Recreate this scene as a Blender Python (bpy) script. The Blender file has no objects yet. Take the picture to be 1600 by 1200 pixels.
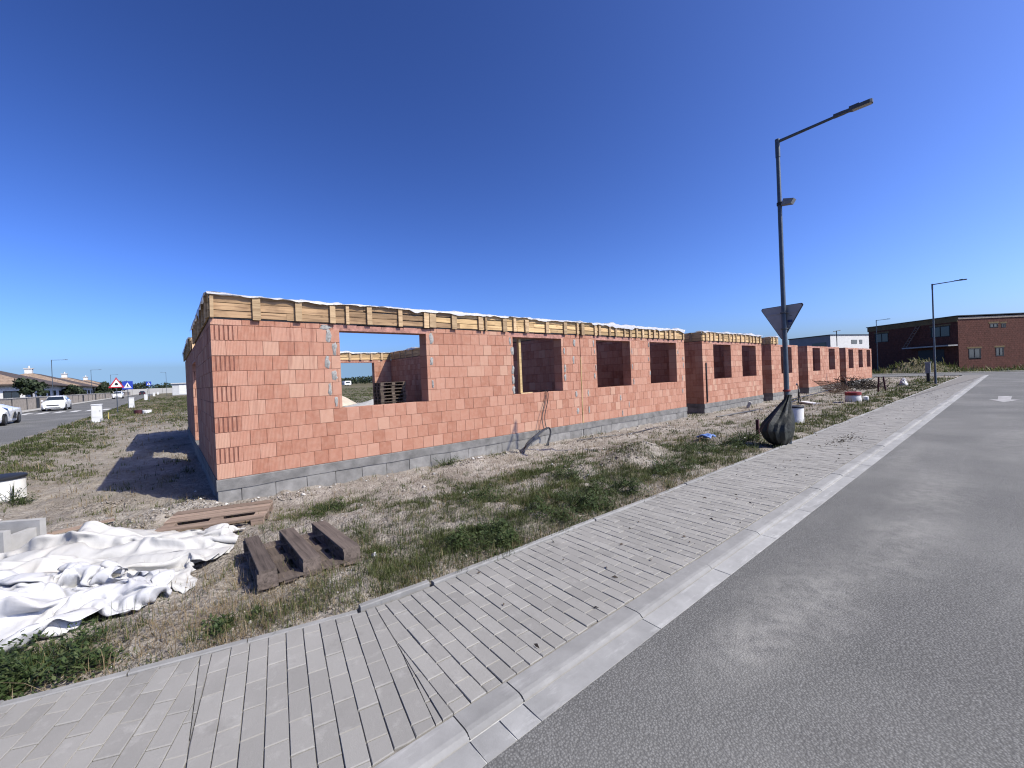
import bpy, math, random
import numpy as np
from mathutils import Vector, Matrix
random.seed(11)
rng = np.random.default_rng(11)
S = bpy.context.scene
COL = S.collection

# ------------------------------------------------------------------ camera
CAM = Vector((-0.560, -7.880, 1.465))
YAW, PITCH, ROLL = 0.66004, -0.00692, -0.04228
fwd = Vector((math.sin(YAW) * math.cos(PITCH), math.cos(YAW) * math.cos(PITCH), math.sin(PITCH)))
rt = Vector((math.cos(YAW), -math.sin(YAW), 0.0))
up = rt.cross(fwd)
R_ = math.cos(ROLL) * rt + math.sin(ROLL) * up
U_ = -math.sin(ROLL) * rt + math.cos(ROLL) * up
cd = bpy.data.cameras.new('camera')
cam = bpy.data.objects.new('camera', cd)
COL.objects.link(cam)
cam.matrix_world = Matrix(((R_.x, U_.x, -fwd.x, CAM.x), (R_.y, U_.y, -fwd.y, CAM.y), (R_.z, U_.z, -fwd.z, CAM.z), (0, 0, 0, 1)))
cd.sensor_fit = 'HORIZONTAL'
cd.sensor_width = 36.0
cd.lens = 640.6 / 1600 * 36.0
cd.shift_x = 39.4 / 1600
cd.shift_y = -5.65 / 1600
cd.clip_start = 0.05
cd.clip_end = 6000
S.camera = cam

# ------------------------------------------------------------------ sky, sun, exposure
SUN_AZ, SUN_EL = math.radians(180 - 29.0), math.radians(44.5)   # azimuth measured from +Y towards +X
W = bpy.data.worlds.new('World')
S.world = W
W.use_nodes = True
wn = W.node_tree
wn.nodes.clear()
sky = wn.nodes.new('ShaderNodeTexSky')
sky.sky_type = 'NISHITA'
sky.sun_disc = False
sky.sun_elevation = SUN_EL
sky.sun_rotation = SUN_AZ
sky.altitude = 0
sky.air_density = 0.8
sky.dust_density = 2.0
sky.ozone_density = 3.0
bg = wn.nodes.new('ShaderNodeBackground')
bg.inputs['Strength'].default_value = 0.050
wo = wn.nodes.new('ShaderNodeOutputWorld')
gam = wn.nodes.new('ShaderNodeGamma')          # deep, contrasty late-summer blue
gam.inputs[1].default_value = 1.55
tcw = wn.nodes.new('ShaderNodeTexCoord')       # the sky just above the haze line also fills the last degrees to the horizon
spx = wn.nodes.new('ShaderNodeSeparateXYZ'); cmx = wn.nodes.new('ShaderNodeCombineXYZ'); mxz = wn.nodes.new('ShaderNodeMath')
mxz.operation = 'MAXIMUM'; mxz.inputs[1].default_value = 0.045
wn.links.new(tcw.outputs['Generated'], spx.inputs[0]); wn.links.new(spx.outputs[2], mxz.inputs[0])
wn.links.new(spx.outputs[0], cmx.inputs[0]); wn.links.new(spx.outputs[1], cmx.inputs[1]); wn.links.new(mxz.outputs[0], cmx.inputs[2])
wn.links.new(cmx.outputs[0], sky.inputs[0])
wn.links.new(sky.outputs[0], gam.inputs[0])
tin = wn.nodes.new('ShaderNodeMix'); tin.data_type = 'RGBA'; tin.blend_type = 'MULTIPLY'; tin.inputs[0].default_value = 1.0
tin.inputs[7].default_value = (.82, .945, 1.30, 1)
wn.links.new(gam.outputs[0], tin.inputs[6])
wn.links.new(tin.outputs[2], bg.inputs[0])
wn.links.new(bg.outputs[0], wo.inputs[0])
sd = bpy.data.lights.new('sun', 'SUN')
sd.energy = 5.0
sd.angle = math.radians(0.53)
sd.color = (1.0, 0.93, 0.755)
sun = bpy.data.objects.new('sun', sd)
COL.objects.link(sun)
sdir = Vector((math.sin(SUN_AZ) * math.cos(SUN_EL), math.cos(SUN_AZ) * math.cos(SUN_EL), math.sin(SUN_EL)))
sun.rotation_euler = sdir.to_track_quat('Z', 'Y').to_euler()
sun.location = (0, 0, 30)
S.view_settings.view_transform = 'Standard'
S.view_settings.look = 'None'
S.view_settings.gamma = 1.0
S.view_settings.exposure = 0.58
S.view_settings.use_curve_mapping = False
S.cycles.max_bounces = 6
S.cycles.pixel_filter_type = 'BLACKMAN_HARRIS'
S.cycles.filter_width = 1.15
ALB = 0.68      # all reflectances are scaled to the sunlit exposure set above

# ------------------------------------------------------------------ numpy noise
def _h(a, b, s):
    v = np.sin(a * 127.1 + b * 311.7 + s * 74.7) * 43758.5453
    return v - np.floor(v)
def vnoise(x, y, s=0):
    x = np.asarray(x, float); y = np.asarray(y, float)
    xi = np.floor(x); yi = np.floor(y); u = x - xi; v = y - yi
    u = u * u * (3 - 2 * u); v = v * v * (3 - 2 * v)
    return (_h(xi, yi, s) * (1 - u) + _h(xi + 1, yi, s) * u) * (1 - v) + (_h(xi, yi + 1, s) * (1 - u) + _h(xi + 1, yi + 1, s) * u) * v
def fbm(x, y, s=0, o=4):
    t = 0; a = .5; f = 1.0; n = 0
    for k in range(o):
        t = t + a * vnoise(x * f, y * f, s + k * 3.1); n += a; a *= .5; f *= 2.03
    return t / n
def sst(a):
    a = np.clip(a, 0, 1); return a * a * (3 - 2 * a)

# ------------------------------------------------------------------ materials
def lin(r, g, b):
    f = lambda c: (c / 255 / 12.92) if c / 255 <= .04045 else ((c / 255 + .055) / 1.055) ** 2.4
    return (f(r), f(g), f(b))
MATS = {}
class NT:
    """small node-tree helper"""
    def __init__(s, name):
        s.m = bpy.data.materials.new(name); s.m.use_nodes = True
        s.t = s.m.node_tree; s.t.nodes.clear()
        s.out = s.n('ShaderNodeOutputMaterial')
        s.b = s.n('ShaderNodeBsdfPrincipled')
        s.l(s.b.outputs[0], s.out.inputs[0])
        MATS[name] = s.m
    def n(s, typ, **kw):
        nd = s.t.nodes.new(typ)
        for k, v in kw.items(): setattr(nd, k, v)
        return nd
    def l(s, a, b): s.t.links.new(a, b)
    def pos(s): return s.n('ShaderNodeNewGeometry').outputs['Position']
    def objc(s): return s.n('ShaderNodeTexCoord').outputs['Object']
    def mapping(s, vec, scale=(1, 1, 1), rot=(0, 0, 0)):
        mp = s.n('ShaderNodeMapping'); mp.inputs['Scale'].default_value = scale; mp.inputs['Rotation'].default_value = rot
        s.l(vec, mp.inputs['Vector']); return mp.outputs[0]
    def noise(s, vec, scale, detail=4, rough=.55, dist=0.0):
        nz = s.n('ShaderNodeTexNoise'); nz.inputs['Scale'].default_value = scale; nz.inputs['Detail'].default_value = detail
        nz.inputs['Roughness'].default_value = rough; nz.inputs['Distortion'].default_value = dist
        s.l(vec, nz.inputs['Vector']); return nz.outputs['Fac']
    def voro(s, vec, scale, feature='F1'):
        vz = s.n('ShaderNodeTexVoronoi', feature=feature); vz.inputs['Scale'].default_value = scale
        s.l(vec, vz.inputs['Vector']); return vz
    def ramp(s, fac, stops):
        r = s.n('ShaderNodeValToRGB'); e = r.color_ramp.elements
        while len(e) < len(stops): e.new(.5)
        for el, (p, c) in zip(e, stops):
            el.position = p; el.color = (*c, 1) if len(c) == 3 else c
        s.l(fac, r.inputs[0]); return r.outputs[0]
    def mix(s, fac, a, b, mode='MIX'):
        m = s.n('ShaderNodeMix', data_type='RGBA', blend_type=mode)
        if isinstance(fac, (int, float)): m.inputs[0].default_value = fac
        else: s.l(fac, m.inputs[0])
        for v, k in ((a, 6), (b, 7)):
            if isinstance(v, tuple): m.inputs[k].default_value = (*v[:3], 1)
            else: s.l(v, m.inputs[k])
        return m.outputs[2]
    def math(s, op, a, b=0.0, c=None):
        m = s.n('ShaderNodeMath', operation=op)
        for v, k in ((a, 0), (b, 1), (c, 2)):
            if v is None: continue
            if isinstance(v, (int, float)): m.inputs[k].default_value = v
            else: s.l(v, m.inputs[k])
        return m.outputs[0]
    def rnd(s): return s.n('ShaderNodeObjectInfo').outputs['Random']
    def attr(s, name='tone'):
        a = s.n('ShaderNodeAttribute'); a.attribute_name = name; return a.outputs['Fac']
    def bump(s, h, strength=.5, dist=.01):
        b = s.n('ShaderNodeBump'); b.inputs['Strength'].default_value = strength; b.inputs['Distance'].default_value = dist
        s.l(h, b.inputs['Height'])
        s.l(b.outputs[0], s.b.inputs['Normal']); return b
    def col(s, c):
        if isinstance(c, tuple): s.b.inputs['Base Color'].default_value = (*[v * ALB for v in c[:3]], 1)
        else: s.l(s.scaled(c), s.b.inputs['Base Color'])
    def scaled(s, c):
        k = s.n('ShaderNodeVectorMath', operation='SCALE'); s.l(c, k.inputs[0]); k.inputs['Scale'].default_value = ALB; return k.outputs[0]
    def set(s, rough=.8, metal=0.0, spec=.3):
        if isinstance(rough, (int, float)): s.b.inputs['Roughness'].default_value = rough
        else: s.l(rough, s.b.inputs['Roughness'])
        s.b.inputs['Metallic'].default_value = metal
        s.b.inputs['Specular IOR Level'].default_value = spec

def simple(name, c, rough=.7, metal=0.0, var=.25, scale=6.0, bump=0.0, bscale=40, spec=.3, objvar=0.0, space='pos'):
    """plain surface: base colour mottled by noise, optional fine bump and per-object shift"""
    t = NT(name)
    v = t.pos() if space == 'pos' else t.objc()
    nz = t.noise(v, scale, 5, .6)
    lo = tuple(x * (1 - var) for x in c); hi = tuple(min(1, x * (1 + var)) for x in c)
    cc = t.ramp(nz, [(.3, lo), (.7, hi)])
    if objvar:
        k = t.math('MULTIPLY_ADD', t.rnd(), 2 * objvar, 1 - objvar)
        mm = t.n('ShaderNodeVectorMath', operation='SCALE'); t.l(cc, mm.inputs[0]); t.l(k, mm.inputs['Scale']); cc = mm.outputs[0]
    t.col(cc); t.set(rough, metal, spec)
    if bump: t.bump(t.noise(v, bscale, 6, .65), bump, .01)
    return t.m

def brick_mat(name, use_attr):
    t = NT(name)
    p = t.pos()
    tone = t.attr('tone') if use_attr else t.rnd()
    base = t.ramp(tone, [(0.0, (.385, .172, .112)), (.22, (.445, .212, .142)), (.55, (.492, .252, .174)), (.85, (.535, .292, .208)), (1.0, (.565, .345, .245))])
    mott = t.noise(p, 9, 6, .65)
    base = t.mix(t.math('MULTIPLY', t.math('SUBTRACT', mott, .42), 1.1), base, (.62, .435, .330))
    fine = t.noise(p, 130, 3, .6)
    base = t.mix(t.math('MULTIPLY', fine, .22), base, (.33, .14, .095))
    # washed-down wet streaks below the ring beam
    st = t.noise(t.mapping(p, (5.5, 5.5, .55)), 1.0, 4, .6)
    sx = t.n('ShaderNodeSeparateXYZ'); t.l(p, sx.inputs[0])
    hi = t.math('SMOOTHSTEP', sx.outputs[2], 0, 0) if False else t.math('MULTIPLY', t.math('SUBTRACT', sx.outputs[2], .6), .5)
    stf = t.math('MULTIPLY', t.math('GREATER_THAN', st, .62), hi)
    soft = t.ramp(st, [(.57, (0, 0, 0)), (.70, (1, 1, 1))])
    sf = t.math('MINIMUM', t.math('MAXIMUM', t.math('MULTIPLY', soft, hi), 0.0), .55)
    base = t.mix(sf, base, (.235, .090, .066))
    # vertical combing of the clay faces
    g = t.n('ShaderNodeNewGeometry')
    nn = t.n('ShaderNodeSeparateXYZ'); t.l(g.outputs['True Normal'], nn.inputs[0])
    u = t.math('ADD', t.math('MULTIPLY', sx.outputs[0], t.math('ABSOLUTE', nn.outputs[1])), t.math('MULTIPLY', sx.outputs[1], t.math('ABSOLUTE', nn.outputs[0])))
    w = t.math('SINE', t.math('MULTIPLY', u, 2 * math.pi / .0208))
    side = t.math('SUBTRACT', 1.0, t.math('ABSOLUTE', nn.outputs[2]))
    base = t.mix(t.math('MULTIPLY', t.math('MULTIPLY', t.math('MULTIPLY_ADD', w, -.5, .5), side), .13), base, (.30, .125, .085))   # grooves tinted darker: shade between the ribs put into the colour
    t.col(base); t.set(.9, 0, .2)
    hgt = t.math('ADD', t.math('MULTIPLY', t.math('MULTIPLY', w, side), .55), t.math('MULTIPLY', fine, .6))
    t.bump(hgt, .6, .0030)
    return t.m
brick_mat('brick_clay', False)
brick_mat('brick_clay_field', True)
simple('brick_mortar', (.20, .085, .065), .95, var=.3, scale=12)
simple('lintel_red', (.40, .205, .165), .85, var=.45, scale=9, bump=.3, bscale=60)
simple('mortar_grey', (.33, .325, .31), .95, var=.35, scale=22, bump=.8, bscale=90)
simple('plinth_block', (.240, .235, .226), .95, var=.32, scale=4, bump=.5, bscale=120, objvar=.12)
simple('plinth_band', (.185, .181, .175), .95, var=.4, scale=3.5, bump=.5, bscale=70)
simple('concrete_light', (.40, .395, .38), .9, var=.14, scale=5, bump=.3, bscale=120)
simple('slab', (.30, .295, .28), .95, var=.2, scale=2)

def wood_mat(name, c, dark, var=.35, objvar=.35, knots=True):
    t = NT(name)
    oc = t.objc()
    off = t.n('ShaderNodeVectorMath', operation='ADD'); t.l(oc, off.inputs[0])
    cmb = t.n('ShaderNodeCombineXYZ'); r = t.rnd()
    t.l(t.math('MULTIPLY', r, 37.0), cmb.inputs[0]); t.l(t.math('MULTIPLY', r, 91.0), cmb.inputs[1]); t.l(t.math('MULTIPLY', r, 53.0), cmb.inputs[2])
    t.l(cmb.outputs[0], off.inputs[1])
    v = off.outputs[0]
    g = t.noise(t.mapping(v, (1.6, 34, 34)), 1.0, 5, .6, .6)
    cc = t.ramp(g, [(.28, dark), (.5, c), (.75, tuple(min(1, x * (1 + var)) for x in c))])
    st = t.noise(v, 3.0, 4, .6)
    cc = t.mix(t.math('MULTIPLY', t.ramp(st, [(.5, (0, 0, 0)), (.75, (1, 1, 1))]), .55), cc, dark)
    if knots:
        vo = t.voro(t.mapping(v, (3.2, 9, 9)), 1.0)
        kn = t.ramp(vo.outputs['Distance'], [(.05, (1, 1, 1)), (.16, (0, 0, 0))])
        cc = t.mix(t.math('MULTIPLY', kn, .7), cc, tuple(x * .55 for x in dark))
    k = t.math('MULTIPLY_ADD', r, 2 * objvar, 1 - objvar)
    mm = t.n('ShaderNodeVectorMath', operation='SCALE'); t.l(cc, mm.inputs[0]); t.l(k, mm.inputs['Scale'])
    t.col(mm.outputs[0]); t.set(.85, 0, .2)
    t.bump(g, .35, .004)
    return t.m
wood_mat('formwork_wood', (.570, .395, .205), (.310, .190, .095), objvar=.30)
wood_mat('weathered_formwork', (.375, .248, .142), (.150, .090, .052), objvar=.32)
wood_mat('batten_wood', (.480, .345, .205), (.270, .175, .095), objvar=.30)
wood_mat('fresh_timber', (.52, .38, .19), (.38, .26, .12), objvar=.1)
wood_mat('pallet_wood', (.270, .200, .155), (.140, .105, .083), objvar=.25, knots=False)
wood_mat('old_pallet_wood', (.135, .108, .092), (.050, .040, .035), objvar=.30, knots=False)
simple('stake_maroon', (.060, .014, .018), .6, var=.3, scale=10)

def foil(name, c, rough=.35, trans=.0):
    t = NT(name); p = t.pos()
    nz = t.noise(p, 3.2, 5, .6); fine = t.noise(p, 26, 5, .65)
    dirt = t.ramp(t.noise(p, 1.7, 6, .68), [(.52, (0, 0, 0)), (.72, (1, 1, 1))])
    cc = t.ramp(nz, [(.3, tuple(x * .93 for x in c)), (.7, c)])
    cc = t.mix(t.math('MULTIPLY', dirt, .45), cc, (.50, .445, .37))
    t.col(cc); t.set(rough, 0, .35)
    t.bump(t.math('ADD', t.noise(p, 14, 4, .55, .8), t.math('MULTIPLY', fine, .35)), .35, .012)
    if trans:
        tr = t.n('ShaderNodeBsdfTranslucent'); tr.inputs[0].default_value = (*[v * ALB for v in c], 1)
        mx = t.n('ShaderNodeMixShader'); mx.inputs[0].default_value = trans
        t.l(t.b.outputs[0], mx.inputs[1]); t.l(tr.outputs[0], mx.inputs[2]); t.l(mx.outputs[0], t.out.inputs[0])
    return t.m
foil('foil_white', (.66, .67, .69), .32, .25)
foil('tarp_white', (.66, .665, .68), .5, .12)
foil('tarp_soiled', (.60, .595, .575), .6, .10)
simple('bag_olive', (.026, .029, .023), .55, var=.45, scale=6, spec=.35, bump=.9, bscale=16)
simple('black_plastic', (.012, .013, .016), .4, var=.2, spec=.4)
simple('black_lid', (.020, .022, .028), .6, var=.25)

# paving and road
def paver_mat(name, use_attr):
    t = NT(name); p = t.pos()
    tone = t.attr() if use_attr else t.rnd()
    c = t.ramp(tone, [(0, (.272, .265, .248)), (.5, (.305, .297, .278)), (.9, (.335, .327, .306)), (1, (.250, .243, .228))])
    big = t.noise(p, 1.3, 5, .6)
    c = t.mix(t.math('MULTIPLY', t.ramp(big, [(.52, (0, 0, 0)), (.72, (1, 1, 1))]), .35), c, (.43, .415, .39))
    sp = t.noise(p, 7.5, 6, .7)
    c = t.mix(t.math('MULTIPLY', t.ramp(sp, [(.56, (0, 0, 0)), (.72, (1, 1, 1))]), .5), c, (.47, .46, .435))
    dk = t.noise(p, 4.1, 5, .65)
    c = t.mix(t.math('MULTIPLY', t.ramp(dk, [(.60, (0, 0, 0)), (.74, (1, 1, 1))]), .5), c, (.185, .178, .165))
    gr = t.noise(p, 260, 2, .6)
    c = t.mix(t.math('MULTIPLY', gr, .30), c, (.20, .19, .18))
    t.col(c); t.set(.92, 0, .2)
    t.bump(t.math('ADD', t.math('MULTIPLY', gr, .6), t.noise(p, 40, 4, .6)), .35, .004)
    return t.m
paver_mat('paver', False)
paver_mat('paver_field', True)
def kerb_mat(name, c, chalk):
    t = NT(name); p = t.pos()
    k = t.math('MULTIPLY_ADD', t.rnd(), .22, .89)
    nz = t.noise(p, 5, 6, .65)
    cc = t.ramp(nz, [(.3, tuple(x * .82 for x in c)), (.7, tuple(x * 1.12 for x in c))])
    sc = t.noise(t.mapping(p, (3, 14, 6)), 1.0, 5, .7)
    cc = t.mix(t.math('MULTIPLY', t.ramp(sc, [(.55, (0, 0, 0)), (.72, (1, 1, 1))]), chalk), cc, (.60, .60, .585))
    mm = t.n('ShaderNodeVectorMath', operation='SCALE'); t.l(cc, mm.inputs[0]); t.l(k, mm.inputs['Scale'])
    t.col(mm.outputs[0]); t.set(.9, 0, .25)
    t.bump(t.noise(p, 150, 4, .65), .3, .003)
    return t.m
kerb_mat('kerb_stone', (.285, .283, .276), .25)
kerb_mat('gutter_stone', (.335, .335, .328), .45)
simple('joint_sand', (.200, .188, .170), .98, var=.35, scale=18)
simple('white_mortar', (.55, .55, .53), .95, var=.2, scale=18)

t = NT('asphalt'); p = t.pos()
vo = t.voro(p, 95); agg = t.ramp(vo.outputs['Color'], [(.15, (.105, .105, .101)), (.5, (.190, .190, .183)), (.9, (.262, .261, .250))])
agg = t.mix(t.ramp(vo.outputs['Distance'], [(.34, (0, 0, 0)), (.60, (1, 1, 1))]), agg, (.055, .054, .052))
farc = (.168, .168, .162)
cdist = t.n('ShaderNodeCameraData').outputs['View Distance'] if False else None
dust = t.noise(p, .26, 5, .58, .2)
c = t.mix(.48, agg, farc)
c = t.mix(t.math('MULTIPLY', t.ramp(dust, [(.47, (0, 0, 0)), (.72, (1, 1, 1))]), .35), c, (.355, .35, .33))
# dried mud dust spilled on the carriageway: soft patches of their own shape
pz = t.noise(p, 1.1, 6, .62)
for (dx, dy, rx, ry, am) in ((2.9, -7.0, 1.1, .40, .62), (2.0, -6.88, .6, .22, .5), (4.3, -7.25, 1.4, .45, .5), (6.8, -7.2, 2.2, .45, .5), (12.5, -7.9, 4.5, .7, .4), (9.0, -6.75, 2.5, .2, .35), (1.2, -7.6, .7, .3, .25)):
    mp = t.n('ShaderNodeMapping'); mp.inputs['Location'].default_value = (-dx / rx, -dy / ry, 0); mp.inputs['Scale'].default_value = (1 / rx, 1 / ry, 0); t.l(p, mp.inputs['Vector'])
    ln = t.n('ShaderNodeVectorMath', operation='LENGTH'); t.l(mp.outputs[0], ln.inputs[0])
    fall = t.ramp(t.math('ADD', ln.outputs['Value'], t.math('MULTIPLY', t.math('SUBTRACT', pz, .5), 1.6)), [(.15, (1, 1, 1)), (1.0, (0, 0, 0))])
    c = t.mix(t.math('MULTIPLY', t.math('MULTIPLY', fall, am * .8), t.ramp(t.noise(p, 9, 6, .72), [(.36, (.15, .15, .15)), (.62, (1, 1, 1))])), c, (.36, .352, .325))
sw = t.noise(t.mapping(p, (.35, 1.9, 1), (0, 0, -.18)), 1.0, 5, .6, 1.2)
c = t.mix(t.math('MULTIPLY', t.ramp(sw, [(.55, (0, 0, 0)), (.72, (1, 1, 1))]), .14), c, (.325, .322, .305))
t.col(c); t.set(.93, 0, .25)
t.bump(t.math('ADD', t.math('MULTIPLY', vo.outputs['Distance'], -1.0), t.math('MULTIPLY', t.noise(p, 300, 3, .6), .4)), .5, .006)
simple('road_paint', (.62, .62, .60), .8, var=.25, scale=9)
simple('worn_paint', (.36, .355, .345), .85, var=.35, scale=5)

# soil: dry sandy earth, browner and greener plots farther off
t = NT('soil'); p = t.pos()
n1 = t.noise(p, .9, 7, .62); n2 = t.noise(p, 7, 6, .7); n3 = t.noise(p, 45, 4, .65)
c = t.ramp(n1, [(.30, (.260, .230, .196)), (.5, (.385, .350, .306)), (.68, (.470, .436, .392))])
c = t.mix(t.math('MULTIPLY', t.ramp(n2, [(.42, (0, 0, 0)), (.66, (1, 1, 1))]), .55), c, (.170, .138, .112))
c = t.mix(t.math('MULTIPLY', t.ramp(n3, [(.55, (0, 0, 0)), (.75, (1, 1, 1))]), .4), c, (.46, .425, .385))
sx = t.n('ShaderNodeSeparateXYZ'); t.l(p, sx.inputs[0])
fy = t.n('ShaderNodeMapRange'); fy.inputs[1].default_value = 14; fy.inputs[2].default_value = 45; t.l(sx.outputs[1], fy.inputs[0])
n4 = t.noise(p, .22, 6, .65)
veg = t.ramp(n4, [(.35, (.195, .160, .105)), (.5, (.130, .118, .068)), (.66, (.080, .092, .040))])
c = t.mix(t.math('MULTIPLY', fy.outputs[0], .85), c, veg)
fx = t.n('ShaderNodeMapRange'); fx.inputs[1].default_value = 56; fx.inputs[2].default_value = 70; t.l(sx.outputs[0], fx.inputs[0])
c = t.mix(t.math('MULTIPLY', fx.outputs[0], .85), c, veg)
vg = t.attr('veg')
c = t.mix(t.math('MULTIPLY', vg, .72), c, t.ramp(n2, [(.35, (.070, .064, .034)), (.65, (.150, .128, .078))]))
cl = t.voro(p, 26); c = t.mix(t.math('MULTIPLY', t.ramp(cl.outputs['Color'], [(.76, (0, 0, 0)), (.84, (1, 1, 1))]), .30), c, (.130, .106, .086))
t.col(c); t.set(.98, 0, .1)
t.bump(t.math('ADD', t.math('ADD', n2, t.math('MULTIPLY', n3, .5)), t.math('MULTIPLY', cl.outputs['Distance'], -.5)), 1.0, .045)

def leaf(name, stops, trans=.3):
    t = NT(name); c = t.ramp(t.attr(), stops)
    t.col(c); t.set(.65, 0, .25)
    tr = t.n('ShaderNodeBsdfTranslucent'); t.l(t.scaled(c), tr.inputs[0])
    mx = t.n('ShaderNodeMixShader'); mx.inputs[0].default_value = trans
    t.l(t.b.outputs[0], mx.inputs[1]); t.l(tr.outputs[0], mx.inputs[2]); t.l(mx.outputs[0], t.out.inputs[0])
    return t.m
leaf('grass_green', [(0, (.046, .066, .018)), (.4, (.086, .112, .032)), (.7, (.150, .160, .056)), (1, (.235, .200, .100))])
leaf('grass_dry', [(0, (.150, .105, .055)), (.5, (.275, .205, .115)), (1, (.400, .320, .205))])
leaf('weed_green', [(0, (.034, .060, .018)), (.6, (.064, .100, .030)), (1, (.115, .138, .055))])
leaf('tree_leaf', [(0, (.016, .028, .014)), (.6, (.034, .052, .024)), (1, (.060, .080, .036))], .2)
simple('bark', (.075, .058, .045), .95, var=.3)
t = NT('rubble'); c = t.ramp(t.attr(), [(0, (.20, .17, .14)), (.5, (.33, .30, .265)), (.85, (.48, .46, .43)), (1, (.68, .67, .65))]); t.col(c); t.set(.95, 0, .2)

# metals, paints, glass
simple('galvanised', (.085, .105, .125), .45, metal=.55, var=.2, scale=8, spec=.5)
simple('lamp_grey', (.10, .105, .11), .5, metal=.3, var=.15)
simple('lamp_lens', (.42, .40, .37), .35, var=.08)
simple('sign_back', (.36, .365, .375), .6, metal=.15, var=.1, spec=.4)
simple('sign_edge', (.045, .05, .06), .5, metal=.3, var=.1)
simple('sticker_blue', (.035, .06, .19), .5, var=.1)
simple('sign_white', (.78, .78, .78), .5, var=.04)
simple('sign_red', (.45, .018, .035), .45, var=.06)
simple('sign_blue', (.018, .050, .36), .45, var=.06)
simple('sign_black', (.015, .015, .018), .5, var=.1)
simple('red_paint', (.24, .030, .026), .55, var=.25, scale=6)
simple('white_paint', (.70, .70, .69), .6, var=.10, scale=6, bump=.15)
simple('cabinet_white', (.66, .67, .66), .55, var=.08, scale=3)
simple('render_white', (.66, .66, .65), .9, var=.08, scale=1.5)
simple('render_shaded', (.30, .31, .33), .9, var=.08, scale=1.5)  # darker copy of the white render, shade put into the colour
simple('panel_grey', (.47, .48, .49), .8, var=.1, scale=2)
simple('garden_wall', (.36, .315, .265), .95, var=.22, scale=2.5, bump=.5, bscale=14)
simple('coping', (.52, .50, .47), .9, var=.12)
simple('dark_steel', (.022, .024, .028), .55, metal=.2, var=.2)
simple('utility_grey', (.22, .235, .25), .6, var=.12)
simple('dark_brick', (.118, .044, .032), .95, var=.25, scale=3, objvar=.0, bump=.4, bscale=30)
simple('dark_brick_joint', (.055, .024, .020), .95, var=.25)
simple('overgrown_soil', (.060, .058, .030), .98, var=.5, scale=1.6, bump=.9, bscale=6)
simple('brush_dark', (.040, .031, .024), .95, var=.4)
simple('insulation_tan', (.165, .120, .060), .95, var=.25, scale=2)
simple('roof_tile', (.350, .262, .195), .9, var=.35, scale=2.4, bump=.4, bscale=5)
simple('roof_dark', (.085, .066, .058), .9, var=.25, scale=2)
simple('car_white', (.80, .81, .82), .18, var=.02, spec=.5)
simple('car_dark', (.018, .020, .026), .2, var=.05, spec=.5)
simple('tyre', (.012, .012, .013), .8, var=.2)
simple('rim', (.16, .16, .17), .35, metal=.8, var=.1)
simple('rust', (.075, .040, .026), .9, var=.4, scale=20)
simple('tan_sand', (.50, .435, .345), .98, var=.15, scale=2, bump=.4, bscale=20)
simple('blue_pack', (.14, .24, .55), .5, var=.35, scale=14)
simple('yellow_stake', (.52, .42, .12), .7, var=.15)
t = NT('window_glass'); t.col((.020, .030, .045)); t.set(.06, 0, .6)
t = NT('headlight'); t.col((.55, .57, .60)); t.set(.1, 0, .6)

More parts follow.
